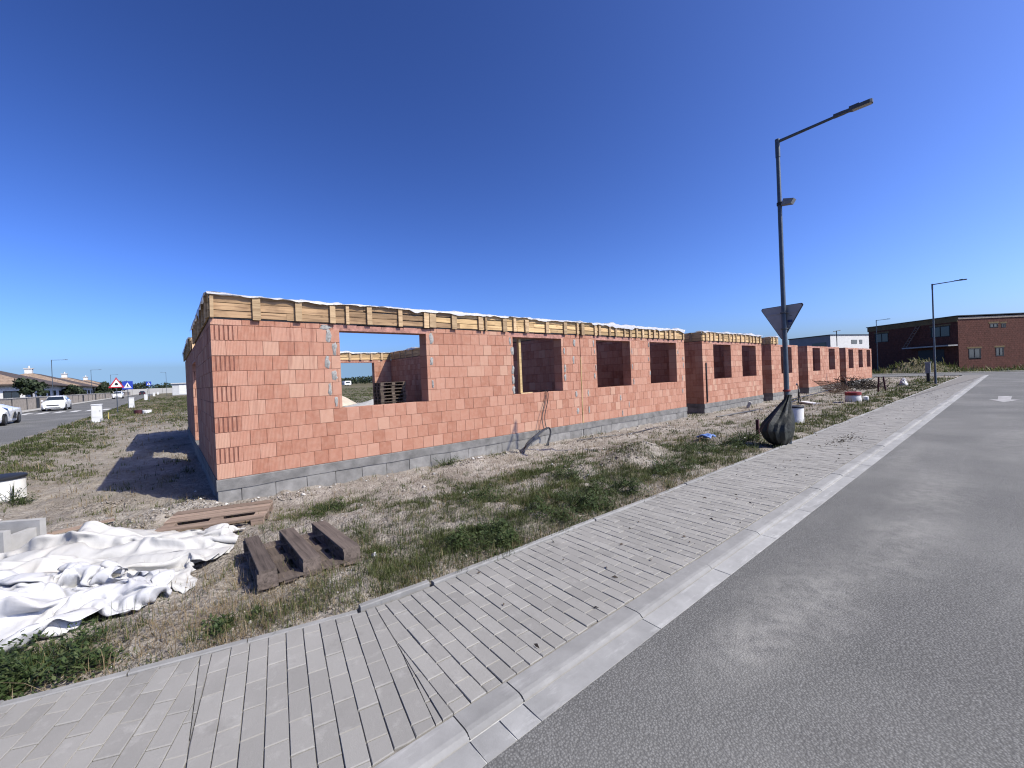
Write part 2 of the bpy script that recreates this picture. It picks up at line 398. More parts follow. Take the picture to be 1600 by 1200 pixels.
# ------------------------------------------------------------------ mesh helpers
PW = {}
def rz(a): return Matrix.Rotation(a, 4, 'Z')
def T(x, y, z): return Matrix.Translation((x, y, z))
def link(o, parent=None, world=None):
    COL.objects.link(o)
    world = world if world is not None else Matrix.Identity(4)
    PW[o.name] = world
    if parent is not None:
        o.parent = parent
        o.matrix_local = PW[parent.name].inverted() @ world
    else:
        o.matrix_world = world
    return o
def tag(o, label, cat, group=None):
    o['label'] = label; o['category'] = cat
    if group: o['group'] = group
    return o
def thing(name, label, cat, loc=(0, 0, 0), rot=0.0, group=None):
    o = bpy.data.objects.new(name, None); o.empty_display_size = .2
    link(o, None, T(*loc) @ rz(rot))
    return tag(o, label, cat, group)
def obj(name, me, parent=None, world=None, kind=None):
    o = bpy.data.objects.new(name, me); link(o, parent, world)
    if kind: o['kind'] = kind
    return o
class MB:
    """collects faces of one part"""
    def __init__(s): s.v = []; s.f = []; s.t = []; s.mi = []
    def add(s, verts, faces, tone=0.0, mi=0):
        b = len(s.v); s.v += [tuple(p) for p in verts]
        for f in faces: s.f.append(tuple(i + b for i in f)); s.t.append(tone); s.mi.append(mi)
    def box(s, lo, hi, tone=0.0, mi=0, M=None):
        x0, y0, z0 = lo; x1, y1, z1 = hi
        vs = [(x0, y0, z0), (x1, y0, z0), (x1, y1, z0), (x0, y1, z0), (x0, y0, z1), (x1, y0, z1), (x1, y1, z1), (x0, y1, z1)]
        if M is not None: vs = [M @ Vector(p) for p in vs]
        s.add(vs, [(3, 2, 1, 0), (4, 5, 6, 7), (0, 1, 5, 4), (1, 2, 6, 5), (2, 3, 7, 6), (3, 0, 4, 7)], tone, mi)
    def prism(s, poly, z0, z1, tone=0.0, mi=0, M=None):
        n = len(poly)
        vs = [(x, y, z0) for x, y in poly] + [(x, y, z1) for x, y in poly]
        if M is not None: vs = [M @ Vector(p) for p in vs]
        fs = [tuple(range(n - 1, -1, -1)), tuple(range(n, 2 * n))] + [(i, (i + 1) % n, n + (i + 1) % n, n + i) for i in range(n)]
        s.add(vs, fs, tone, mi)
    def tube(s, pts, r, seg=8, tone=0.0, mi=0, cap=True):
        pts = [Vector(p) for p in pts]; rs = r if isinstance(r, (list, tuple)) else [r] * len(pts)
        rings = []; prev = None
        for i, p in enumerate(pts):
            d = (pts[min(i + 1, len(pts) - 1)] - pts[max(i - 1, 0)]).normalized()
            ref = Vector((0, 0, 1)) if abs(d.z) < .92 else Vector((1, 0, 0))
            a = d.cross(ref).normalized() if prev is None else (prev - d * prev.dot(d)).normalized()
            prev = a; b = d.cross(a)
            rings.append([p + rs[i] * (math.cos(2 * math.pi * k / seg) * a + math.sin(2 * math.pi * k / seg) * b) for k in range(seg)])
        vs = [q for rg in rings for q in rg]; fs = []
        for i in range(len(rings) - 1):
            for k in range(seg):
                k2 = (k + 1) % seg
                fs.append((i * seg + k, i * seg + k2, (i + 1) * seg + k2, (i + 1) * seg + k))
        if cap: fs += [tuple(range(seg - 1, -1, -1)), tuple(range((len(rings) - 1) * seg, len(rings) * seg))]
        s.add(vs, fs, tone, mi)
    def lathe(s, prof, c=(0, 0, 0), seg=24, tone=0.0, mi=0):
        vs = []; fs = []; n = len(prof)
        for r, z in prof:
            for k in range(seg):
                a = 2 * math.pi * k / seg; vs.append((c[0] + r * math.cos(a), c[1] + r * math.sin(a), c[2] + z))
        for i in range(n - 1):
            for k in range(seg):
                k2 = (k + 1) % seg; fs.append((i * seg + k, i * seg + k2, (i + 1) * seg + k2, (i + 1) * seg + k))
        fs += [tuple(range(seg - 1, -1, -1)), tuple(range((n - 1) * seg, n * seg))]
        s.add(vs, fs, tone, mi)
    def mesh(s, name, mats, smooth=False):
        me = bpy.data.meshes.new(name); me.from_pydata(s.v, [], s.f)
        for m in (mats if isinstance(mats, (list, tuple)) else [mats]): me.materials.append(MATS[m])
        if any(s.mi): me.polygons.foreach_set('material_index', s.mi)
        a = me.attributes.new('tone', 'FLOAT', 'FACE'); a.data.foreach_set('value', s.t)
        if smooth:
            me.polygons.foreach_set('use_smooth', [True] * len(s.f))
            me.set_sharp_from_angle(angle=math.radians(35)) if hasattr(me, 'set_sharp_from_angle') else None
        me.update(); return me
    def build(s, name, mats, parent=None, kind=None, smooth=False, world=None):
        """verts given in world space; the object's origin is moved to the middle of its base"""
        a = np.array([tuple(v) for v in s.v]); c = (a.min(0) + a.max(0)) / 2; c[2] = a[:, 2].min()
        s.v = [tuple(x) for x in (a - c)]
        return obj(name, s.mesh(name, mats, smooth), parent, T(*c), kind)
_bc = {}
def boxmesh(dx, dy, dz, mat, ch=0.0):
    """cached box centred in x and y, standing on z = 0, with its long edges chamfered"""
    k = (round(dx, 3), round(dy, 3), round(dz, 3), mat, ch)
    if k in _bc: return _bc[k]
    dx, dy, dz = k[:3]
    m = MB(); x, y = dx / 2, dy / 2
    if ch:
        c = ch
        sec = [(-y + c, 0), (y - c, 0), (y, c), (y, dz - c), (y - c, dz), (-y + c, dz), (-y, dz - c), (-y, c)]
        vs = [(-x, a, b) for a, b in sec] + [(x, a, b) for a, b in sec]
        fs = [tuple(range(7, -1, -1)), tuple(range(8, 16))] + [(i, (i + 1) % 8, 8 + (i + 1) % 8, 8 + i) for i in range(8)]
        m.add(vs, fs[::1])
    else:
        m.box((-x, -y, 0), (x, y, dz))
    me = m.mesh('piece', mat)
    _bc[k] = me; return me
def npmesh(name, V, F, mat, tone=None, smooth=False, per_face=True):
    """mesh from numpy arrays; F is an (n,3) or (n,4) array"""
    V = np.asarray(V, np.float32); F = np.asarray(F, np.int32)
    me = bpy.data.meshes.new(name); n, k = F.shape
    me.vertices.add(len(V)); me.vertices.foreach_set('co', V.ravel())
    me.loops.add(n * k); me.loops.foreach_set('vertex_index', F.ravel())
    me.polygons.add(n); me.polygons.foreach_set('loop_start', np.arange(n, dtype=np.int32) * k)
    me.materials.append(MATS[mat])
    if tone is not None:
        a = me.attributes.new('tone', 'FLOAT', 'FACE'); a.data.foreach_set('value', np.asarray(tone, np.float32))
    if smooth: me.polygons.foreach_set('use_smooth', np.ones(n, bool))
    me.update(calc_edges=True); me.validate(); return me

# ------------------------------------------------------------------ terrain
PAVE_E, KERB_Y, GUT_Y, ROAD_Y = -5.06, -6.22, -6.365, -6.50
PZ = -0.12
def edge_y(x):
    """grass-side edge of the pavement (outer face of the edging)"""
    return np.interp(x, [-6, -3.2, -1.31, -.8, -.23, .45, .52, 60], [-2.2, -3.75, -4.60, -4.74, -4.87, -5.02, -5.045, -5.045])
def zbase(x, y):
    x = np.asarray(x, float); y = np.asarray(y, float)
    z = -.13 - .27 * sst((y + 5.0) / 4.4)
    s = sst((y - 10) / 20); z = z * (1 - s) - .15 * s
    l = sst((-x - 2.3) / 2.2); z = z * (1 - l) - .15 * l
    r = sst((x - 44) / 6.); z = z * (1 - r) - .15 * r
    return z + .003 * np.maximum(0, y - 15)
HEAPS = [(6.75, -3.25, .62, .45, .22), (5.9, -3.55, .5, .35, .16), (7.5, -2.85, .45, .35, .14), (4.9, -3.2, .45, .3, .10), (-.35, .15, .5, .3, .10), (-1.35, 1.25, .35, .22, .10), (-.1, -.35, .5, .25, .05), (8.3, -.8, .8, .4, .07),
         (-.95, -.35, .45, .3, .09), (4.6, -.5, .5, .3, .06), (9.8, -1.1, 1.0, .5, .06), (.9, -.55, .5, .25, .05), (11.6, -1.2, .7, .4, .07), (18.5, -1.6, 1.0, .5, .10), (26, -1.6, 1.5, .6, .14), (33, -1.6, 2, .6, .16), (71.8, -.4, 2.2, 2.2, 1.45), (74.2, -2.4, 1.6, 1.4, .7)]
def zg(x, y):
    x = np.asarray(x, float); y = np.asarray(y, float)
    z = zbase(x, y)
    for (a, b, rx, ry, h) in HEAPS:
        d = ((x - a) / rx) ** 2 + ((y - b) / ry) ** 2
        z = z + h * np.exp(-d) * (.75 + .5 * vnoise(x * 7, y * 7, 3))
    k = sst((y - edge_y(x)) / .35)            # calm next to the paving
    k = np.where((x > -14) & (x < -5.2), 0.0, k)
    far = np.clip(1 - (np.hypot(x + .5, y + 8) - 30) / 60, .25, 1)
    z = z + k * far * (.07 * (fbm(x * 1.6, y * 1.6, 21, 4) - .5) + .055 * (vnoise(x * 5.3, y * 5.3, 8) - .5) + .04 * (vnoise(x * 12, y * 12, 9) - .5) + .022 * (vnoise(x * 27, y * 27, 10) - .5))
    z = z - .03 * (1 - k)
    # under the streets the ground is lower
    main = (y < edge_y(x)) & (y > -14.5)
    left = (x < -5.3) & (x > -13.4)
    cross = (x > 55) & (x < 66.8)
    z = np.where(main | left | cross, np.minimum(z, zbase(x, y) - .14), z)
    return z
def axis(lo, hi, fine):
    """non-uniform ticks: fine = [(a, b, step), ...] then growing outwards"""
    t = []
    for a, b, st in fine: t += list(np.arange(a, b, st))
    t.append(fine[-1][1]); s = fine[-1][2]
    x = t[-1]
    while x < hi: s *= 1.18; x += s; t.append(min(x, hi))
    s = fine[0][2]; x = t[0]; pre = []
    while x > lo: s *= 1.18; x -= s; pre.append(max(x, lo))
    return np.array(pre[::-1] + t)
gx = axis(-2500, 2500, [(-6, -3, .12), (-3, 5, .055), (5, 13, .11), (13, 24, .25), (24, 60, .6), (60, 70, .8)])
gy = axis(-2500, 2500, [(-7, -5.3, .12), (-5.3, -2.5, .055), (-2.5, 1.0, .07), (1, 6, .14), (6, 20, .3), (20, 60, .9)])
GX, GY = np.meshgrid(gx, gy)
GZ = zg(GX, GY)
nx, ny = len(gx), len(gy)
I = (np.arange(ny - 1)[:, None] * nx + np.arange(nx - 1)[None, :]).ravel()
ground = obj('ground', npmesh('ground', np.stack([GX.ravel(), GY.ravel(), GZ.ravel()], 1), np.stack([I, I + 1, I + nx + 1, I + nx], 1), 'soil', smooth=True), kind='structure')
ground['label'] = 'dry sandy building ground with ruts and bare patches'

# ------------------------------------------------------------------ roads
def sheet(name, poly, z, mat, label, sub=1.0):
    """flat street surface following the slow rise of the ground"""
    xs = [p[0] for p in poly]; ys = [p[1] for p in poly]
    m = MB()
    n = max(1, int((max(ys) - min(ys)) / 12))
    Y = np.linspace(min(ys), max(ys), n + 1)
    for a, b in zip(Y, Y[1:]):
        ra = .003 * max(0, a - 15); rb = .003 * max(0, b - 15)
        m.add([(min(xs), a, z + ra), (max(xs), a, z + ra), (max(xs), b, z + rb), (min(xs), b, z + rb)], [(0, 1, 2, 3)])
    o = m.build(name, mat, None, 'structure'); o['label'] = label; return o
sheet('road', [(-5.0, -13.0), (56.2, ROAD_Y)], -.142, 'asphalt', 'grey dusty asphalt of the near street along the kerb')
sheet('side_street', [(-11.6, -30), (-5.0, 320)], -.146, 'asphalt', 'asphalt side street running past the bungalows')
sheet('cross_street', [(56.2, -40), (66.2, 60)], -.150, 'asphalt', 'asphalt street crossing beyond the last brick shell')
sheet('far_pavement', [(-13.15, -30), (-11.6, 320)], -.10, 'concrete_light', 'narrow pavement in front of the garden walls')
sheet('verge_path', [(66.2, -40), (67.4, 60)], -.10, 'concrete_light', 'pale kerb strip on the far side of the crossing street')
sheet('opposite_verge', [(-5.0, -16.5), (56.2, -13.0)], -.11, 'concrete_light', 'pavement on the other side of the near street')
# zebra crossing and worn arrow
def paint(name, polys, z, mat, label):
    m = MB()
    for pl in polys:
        m.add([(x, y, z + .003 * max(0, y - 15)) for x, y in pl], [tuple(range(len(pl)))])
    o = m.build(name, mat, None, 'structure'); o['label'] = label
for i in range(6):
    x0 = -10.9 + i * 1.05
    paint('crossing_stripe', [[(x0, 44.2), (x0 + .52, 44.2), (x0 + .52, 47.6), (x0, 47.6)]], -.141, 'road_paint', 'white stripe of the zebra crossing')
paint('road_arrow', [[(23.6, -7.98), (22.2, -7.62), (23.6, -7.26), (23.6, -7.47), (25.6, -7.45), (25.6, -7.79), (23.6, -7.77)]], -.137, 'worn_paint', 'worn pale arrow painted on the near street')

# ------------------------------------------------------------------ pavement: bed, edging, pavers, kerb, gutter
m = MB()
xs = np.concatenate([np.linspace(-5.0, .6, 24), np.linspace(1, 55.5, 60)])
for a, b in zip(xs, xs[1:]):
    m.add([(a, KERB_Y, PZ - .009), (b, KERB_Y, PZ - .009), (b, float(edge_y(b)) - .045, PZ - .009), (a, float(edge_y(a)) - .045, PZ - .009)], [(0, 1, 2, 3)])
pavement = m.build('pavement', 'joint_sand', None, 'structure'); pavement['label'] = 'grey concrete block pavement with dark sanded joints'

def clip_poly(poly, a, b, c):
    """keep the part of a convex polygon where a*x + b*y + c >= 0"""
    out = []
    for i in range(len(poly)):
        p, q = poly[i], poly[(i + 1) % len(poly)]
        dp = a * p[0] + b * p[1] + c; dq = a * q[0] + b * q[1] + c
        if dp >= 0: out.append(p)
        if (dp >= 0) != (dq >= 0):
            u = dp / (dp - dq); out.append((p[0] + u * (q[0] - p[0]), p[1] + u * (q[1] - p[1])))
    return out
def area(pl): return .5 * abs(sum(pl[i][0] * pl[(i + 1) % len(pl)][1] - pl[(i + 1) % len(pl)][0] * pl[i][1] for i in range(len(pl)))) if len(pl) > 2 else 0
def hp(p, q):
    """half plane left of the line p->q"""
    dx, dy = q[0] - p[0], q[1] - p[1]
    return (-dy, dx, dy * p[0] - dx * p[1])
top_y = lambda x: float(edge_y(x)) - .052
# three fans of rows that meet in cut wedges
J1 = ((.535, -5.05), (.385, -6.24))      # between the slanted middle rows and the straight right rows
J2 = ((-.47, -4.85), (-.62, -6.24))      # between left and middle rows
def rows(angle, anchor, x0, x1, halfs):
    """rows of 200 x 100 mm pavers; rows run across the pavement, tilted by angle"""
    c, s = math.cos(angle), math.sin(angle)
    dv = (s, -c)          # along a row, towards the kerb
    nv = (c, s)           # from row to row
    out = []
    k0 = int((x0 - anchor[0]) / .1) - 16; k1 = int((x1 - anchor[0]) / .1) + 16
    for k in range(k0, k1):
        off = (.1 if k % 2 else 0.0) + random.uniform(-.012, .012)
        for j in range(-5, 16):
            a0 = off + j * .2; a1 = a0 + .2; b0 = k * .1; b1 = b0 + .1
            g = random.uniform(.0012, .0028)
            cn = [(a0 + g, b0 + g), (a1 - g, b0 + g), (a1 - g, b1 - g), (a0 + g, b1 - g)]
            pl = [(anchor[0] + dv[0] * a + nv[0] * b, anchor[1] + dv[1] * a + nv[1] * b) for a, b in cn]
            cx = sum(p[0] for p in pl) / 4
            if cx < x0 - .7 or cx > x1 + .7: continue
            # pavement borders
            pl = clip_poly(pl, 0, 1, -(KERB_Y + .006))
            if len(pl) < 3: continue
            e0, e1 = cx - .15, cx + .15
            pl = clip_poly(pl, *[-v for v in hp((e0, top_y(e0)), (e1, top_y(e1)))])
            for h in halfs:
                if len(pl) < 3: break
                pl = clip_poly(pl, *h)
            if len(pl) >= 3 and area(pl) > .0006: out.append(pl)
    return out
neg = lambda h: tuple(-v for v in h)
g_ = .004
Rj1 = hp(*J1); Rj2 = hp(*J2)
sh = lambda h, d: (h[0], h[1], h[2] - d * math.hypot(h[0], h[1]))
right = rows(math.radians(-2.5), (.6, -5.06), .3, 55.3, [sh(Rj1, .002), (-1, 0, 55.4)])
mid = rows(math.radians(-10.7), (.173, -5.0), -.9, .6, [sh(neg(Rj1), .002), sh(Rj2, .002)])
leftr = rows(math.radians(-21), (-.672, -4.85), -4.9, -.3, [sh(neg(Rj2), .002), (1, 0, 4.9)])
allp = leftr + mid + right
def dist_cam(pl):
    x = sum(p[0] for p in pl) / len(pl); y = sum(p[1] for p in pl) / len(pl)
    f = (x - CAM.x) * fwd.x + (y - CAM.y) * fwd.y; r = (x - CAM.x) * rt.x + (y - CAM.y) * rt.y
    u = r / max(f, .01)
    v = 1.59 / max(f, .01) - .042 * u
    seen = f > .3 and -1.25 < u < 1.4 and v < .99
    return (0 if seen else 1, math.hypot(x - CAM.x, y - CAM.y))
allp.sort(key=dist_cam)
def paver_geo(m, pl, tone, near):
    cx = sum(p[0] for p in pl) / len(pl); cy = sum(p[1] for p in pl) / len(pl)
    a = random.uniform(-.006, .006); b = random.uniform(-.006, .006); dz = random.uniform(-.0025, .0025)
    zt = lambda x, y: PZ + dz + a * (x - cx) + b * (y - cy)
    n = len(pl)
    if near:
        c = .0035
        inn = [(cx + (x - cx) * (1 - c / max(.02, math.hypot(x - cx, y - cy)) * 1.4), cy + (y - cy) * (1 - c / max(.02, math.hypot(x - cx, y - cy)) * 1.4)) for x, y in pl]
        vs = [(x, y, zt(x, y)) for x, y in inn] + [(x, y, zt(x, y) - .0035) for x, y in pl] + [(x, y, PZ - .02) for x, y in pl]
        fs = [tuple(range(n))] + [(n + i, n + (i + 1) % n, (i + 1) % n, i) for i in range(n)] + [(2 * n + i, 2 * n + (i + 1) % n, n + (i + 1) % n, n + i) for i in range(n)]
    else:
        vs = [(x, y, zt(x, y)) for x, y in pl] + [(x, y, PZ - .02) for x, y in pl]
        fs = [tuple(range(n))] + [(n + i, n + (i + 1) % n, (i + 1) % n, i) for i in range(n)]
    sgn = sum(pl[i][0] * pl[(i + 1) % n][1] - pl[(i + 1) % n][0] * pl[i][1] for i in range(n))
    if sgn < 0: fs = [f[::-1] for f in fs]
    m.add(vs, fs, tone)
for pl in allp[:300]:
    m = MB(); paver_geo(m, pl, 0, True); m.build('paver', 'paver', pavement)
m = MB()
for pl in allp[300:]: paver_geo(m, pl, random.random(), len(pl) < 7 and pl[0][0] < 7)
m.build('paver_field', 'paver_field', pavement, 'stuff')
# thin edging stones against the earth
ex = [-3.2, -2.3, -1.31, -.8, -.23, .42]
k = 0
def edging(xa, xb, lift=0.0, dy=0.0):
    ya, yb = float(edge_y(xa)) + dy, float(edge_y(xb)) + dy
    L = math.hypot(xb - xa, yb - ya) - .006
    a = math.atan2(yb - ya, xb - xa)
    obj('edging_stone', boxmesh(L, .05, .16, 'kerb_stone', .006), pavement, T((xa + xb) / 2, (ya + yb) / 2 - .025, PZ - .152 + lift) @ rz(a) @ Matrix.Rotation(random.uniform(-.006, .006), 4, 'Y'))
for a, b in zip(ex, ex[1:]): edging(a, b, random.uniform(-.008, .004))
edging(.44, .98, .016, .022)
x = 1.0
while x < 55:
    edging(x, min(x + 1.0, 55.2), random.uniform(-.006, .012), random.uniform(-.006, .01)); x += 1.0
# kerb stones and gutter slabs
kerb = thing('kerb', 'row of pale concrete kerb stones between the pavement and the road', 'kerb', (27, KERB_Y - .15, PZ - .05))
del kerb['category']; kerb['kind'] = 'structure'
def kerb_mesh(L):
    m = MB(); x = L / 2
    sec = [(0, -.15), (0, -.004), (-.004, 0), (-.098, -.001), (-.118, -.006), (-.140, -.026), (-.143, -.034), (-.143, -.15)]
    vs = [(-x, a, b) for a, b in sec] + [(x, a, b) for a, b in sec]; n = len(sec)
    fs = [tuple(range(n)), tuple(range(2 * n - 1, n - 1, -1))] + [(i, n + i, n + (i + 1) % n, (i + 1) % n) for i in range(n)]
    m.add(vs, fs); return m.mesh('kerb_stone', 'kerb_stone')
def gutter_mesh(L):
    m = MB(); x = L / 2
    sec = [(0, -.1), (0, -.003), (-.003, 0), (-.128, -.006), (-.133, -.010), (-.133, -.1)]
    vs = [(-x, a, b) for a, b in sec] + [(x, a, b) for a, b in sec]; n = len(sec)
    fs = [tuple(range(n)), tuple(range(2 * n - 1, n - 1, -1))] + [(i, n + i, n + (i + 1) % n, (i + 1) % n) for i in range(n)]
    m.add(vs, fs); return m.mesh('gutter_slab', 'gutter_stone')
jx = [-4.6, -3.6, -2.6, -1.58, -.57, .44, .77, 1.82, 2.82, 3.83, 4.88, 5.9] + [6.92 + 1.01 * i for i in range(48)]
cache = {}
for a, b in zip(jx, jx[1:]):
    L = round(b - a - .008, 3)
    if L not in cache: cache[L] = (kerb_mesh(L), gutter_mesh(L))
    dz = random.uniform(-.003, .003)
    obj('kerb_stone', cache[L][0], kerb, T((a + b) / 2, KERB_Y - .002 + random.uniform(-.003, .003), PZ + dz) @ Matrix.Rotation(random.uniform(-.003, .003), 4, 'Y'))
gxj = [-4.6, -3.6, -2.6, -1.58, -.57, .43, .60, .75, 1.80, 2.82, 3.83, 4.88, 5.9] + [6.92 + 1.01 * i for i in range(48)]
for a, b in zip(gxj, gxj[1:]):
    L = round(b - a - .007, 3)
    obj('gutter_slab', gutter_mesh(L), kerb, T((a + b) / 2, GUT_Y - .004, PZ - .017 + random.uniform(-.002, .002)))
m = MB(); m.box((-4.6, GUT_Y - .130, PZ - .09), (55.4, GUT_Y + .006, PZ - .026)); m.box((-4.6, KERB_Y - .13, PZ - .12), (55.4, KERB_Y - .005, PZ - .022))
m.build('joint_mortar', 'white_mortar', kerb)

# ------------------------------------------------------------------ brick shells
TH = 0.30
def cut(runs, s0, s1):
    out = []
    for a, b in runs:
        if s1 <= a or s0 >= b: out.append((a, b)); continue
        if s0 - a > .02: out.append((a, s0))
        if b - s1 > .02: out.append((s1, b))
    return out
def courses(length, openings, lead=None, ncourse=10, top=.10, z0=0.0, skip_top=()):
    """(course, s0, s1, za, zb) for every brick of a wall; lead(k) gives the lengths the course starts with"""
    res = []
    for k in range(ncourse + (1 if top else 0)):
        za = z0 + k * .25; zb = za + (.25 if k < ncourse else top)
        s = 0.0; br = []
        ls = list(lead(k)) if lead else ([.125] if k % 2 else [])
        while s < length - .02:
            w = ls.pop(0) if ls else .25
            e = min(s + w, length)
            if length - e < .06: e = length
            br.append((s, e)); s = e
        for (o0, o1, oz0, oz1) in openings:
            if oz0 < zb - .03 and oz1 > za + .03:
                br = [q for r in br for q in cut([r], o0, o1)]
        if k == ncourse:
            for o0, o1 in skip_top: br = [q for r in br for q in cut([r], o0, o1)]
        res += [(k, a, b, za, zb) for a, b in br]
    return res
_bm = {}
def brick_mesh(w, h, d=TH):
    key = (round(w, 3), round(h, 3), d)
    if key in _bm: return _bm[key]
    w, h = key[:2]; m = MB(); c = .004; x = w / 2
    vs = [(-x + c, 0, c), (x - c, 0, c), (x - c, 0, h - c), (-x + c, 0, h - c), (-x, c * .8, 0), (x, c * .8, 0), (x, c * .8, h), (-x, c * .8, h), (-x, d, 0), (x, d, 0), (x, d, h), (-x, d, h)]
    fs = [(0, 1, 2, 3), (4, 5, 1, 0), (5, 6, 2, 1), (6, 7, 3, 2), (7, 4, 0, 3), (5, 9, 10, 6), (9, 8, 11, 10), (8, 4, 7, 11), (7, 6, 10, 11), (4, 8, 9, 5)]
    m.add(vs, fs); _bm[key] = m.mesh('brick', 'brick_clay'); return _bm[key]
def toothed_mesh(w, h, d=TH, n=5):
    """corner brick turned end-on: deep vertical tongues and grooves"""
    key = ('t', round(w, 3), round(h, 3))
    if key in _bm: return _bm[key]
    m = MB(); x = w / 2
    m.box((-x, .050, 0), (x, d, h))
    body = .315 if w > .33 else w * .85
    m.box((-x + body, 0, 0), (x, .0495, h))
    p = body / n
    for i in range(n): m.box((-x + i * p + .002, 0, .004), (-x + i * p + p * .68, .0495, h - .004))
    _bm[key] = m.mesh('brick', 'brick_clay'); return _bm[key]
def mortar_core(m, bricks, put, d=TH, inset=.007):
    rows_ = {}
    for k, a, b, za, zb in bricks: rows_.setdefault((k, za, zb), []).append((a, b))
    for (k, za, zb), rs in rows_.items():
        rs.sort(); mer = [list(rs[0])]
        for a, b in rs[1:]:
            if a - mer[-1][1] < .01: mer[-1][1] = b
            else: mer.append([a, b])
        for a, b in mer: put(m, a + inset, b - inset, inset, d - inset, za - .004, zb - .006)
def putx(x0, y0):
    return lambda m, a, b, c, d, za, zb, tone=0.0: m.box((x0 + a, y0 + c, za), (x0 + b, y0 + d, zb), tone)
def puty(x0, y0):
    return lambda m, a, b, c, d, za, zb, tone=0.0: m.box((x0 + c, y0 + a, za), (x0 + d, y0 + b, zb), tone)
def field(m, core, bricks, put, d=TH):
    for k, a, b, za, zb in bricks:
        j = random.uniform(-.003, .003)
        put(m, a + .0022, b - .0022, j, d + j, za + .001, zb - .007, min(1, max(0, random.gauss(.5, .34))))
    mortar_core(core, bricks, put, d)
def board(name, parent, p, q, w, thk, mat, zc, out, ch=.0):
    """board from p to q (xy), height w centred at zc, thickness thk; out = unit normal it stands proud to"""
    d = Vector((q[0] - p[0], q[1] - p[1])); L = d.length; a = math.atan2(d.y, d.x)
    return obj(name, boxmesh(round(L, 2), thk, round(w, 3), mat), parent, T((p[0] + q[0]) / 2, (p[1] + q[1]) / 2, zc - w / 2) @ rz(a) @ Matrix.Rotation(random.uniform(-.003, .003), 4, 'Y'))
FZ0, FZ1 = 2.615, 2.985
def formwork_x(parent, x0, x1, y, side, battens, old=0.0):
    """shuttering boards along x at face y; side = -1 faces -Y"""
    h = (FZ1 - FZ0) / 3
    for r in range(3):
        x = x0 + .012; first = True
        while x < x1 - .05:
            L = random.uniform(1.2, 2.3) if not first else random.uniform(.6, 2.0)
            first = False
            e = min(x + L, x1 - .012)
            if x1 - e < .4: e = x1 - .012
            hh = h - random.uniform(.004, .030)
            yy = y + side * (.014 + random.uniform(-.004, .004))
            board('board', parent, (x, yy), (e - .004, yy), hh, .022, 'weathered_formwork' if (x < old) else 'formwork_wood', FZ0 + h * (r + .5) + random.uniform(-.004, .004), side)
            x = e
    for bx, bw in battens:
        z0 = FZ0 - random.uniform(-.004, .02); z1 = FZ1 - random.uniform(0, .06) + .01
        tl = random.uniform(-.02, .02)
        obj('batten', boxmesh(round(bw, 2), .036, round(z1 - z0, 2), 'batten_wood'), parent, T(bx + bw / 2, y + side * (.0295 + .0185), z0) @ Matrix.Rotation(tl, 4, 'Y'))
def formwork_y(parent, x, y0, y1, side, n, joined=False):
    h = (FZ1 - FZ0) / 3
    for r in range(3):
        hh = h - random.uniform(.004, .016)
        y = y0 + .01
        while y < y1 - .05:
            e = min(y + random.uniform(1.4, 2.4), y1 - .01)
            xx = x + side * .014
            board('board', parent, (xx, y), (xx, e - .004), hh, .022, 'formwork_wood', FZ0 + h * (r + .5), side)
            y = e
    for i in range(n):
        yy = y0 + (y1 - y0) * (i + random.uniform(.2, .6)) / n
        bw = random.choice([.06, .09, .11])
        obj('batten', boxmesh(.03, bw, .37, 'batten_wood'), parent, T(x + side * .042, yy, FZ0 - random.uniform(0, .02)))
def foil_strip(parent, p, q, w, out, seed, hang=.034, top=FZ1):
    """wrinkled foil laid over the shuttering from p to q (xy); out = outward normal"""
    p = np.array(p, float); q = np.array(q, float); L = np.linalg.norm(q - p); d = (q - p) / L; o = np.array(out, float)
    n = max(8, int(L / .05)); m_ = 9
    u = np.linspace(0, L, n); prof_s = np.array([-.085, -.08, -.07, -.055, .0, .06, .14, w * .7, w]); prof_z = np.array([-1.0, -.55, -.1, .004, .006, .010, .012, .008, .0])
    V = []
    for i, s in enumerate(u):
        hg = hang * (2.1 * float(vnoise(s * 1.6 + seed, 3.3, seed)) ** 2 + .9 * float(vnoise(s * 5.1 + seed, 1.3, seed))) * (1 if float(vnoise(s * .6, seed, 7)) > .35 else .15)
        lift = .22 * max(0, float(fbm(s * 1.9, seed, seed)) - .46)
        for j in range(m_):
            z = prof_z[j] * hg if prof_z[j] < -.05 else prof_z[j] + lift * (1 if 3 < j < 7 else .4)
            nz = .030 * (float(vnoise(s * 6 + j * .9, j * 1.7 + seed, 2)) - .5) + .018 * (float(vnoise(s * 17, j * 2.1, 5)) - .5)
            off = -prof_s[j] + (.012 * (float(vnoise(s * 9, j, 4)) - .3) if j < 4 else 0)
            b = p + d * s + o * off
            V.append((b[0], b[1], top + z + nz))
    F = [(i * m_ + j, (i + 1) * m_ + j, (i + 1) * m_ + j + 1, i * m_ + j + 1) for i in range(n - 1) for j in range(m_ - 1)]
    return obj('foil', npmesh('foil', V, F, 'foil_white', np.zeros(len(F)), smooth=True), parent)
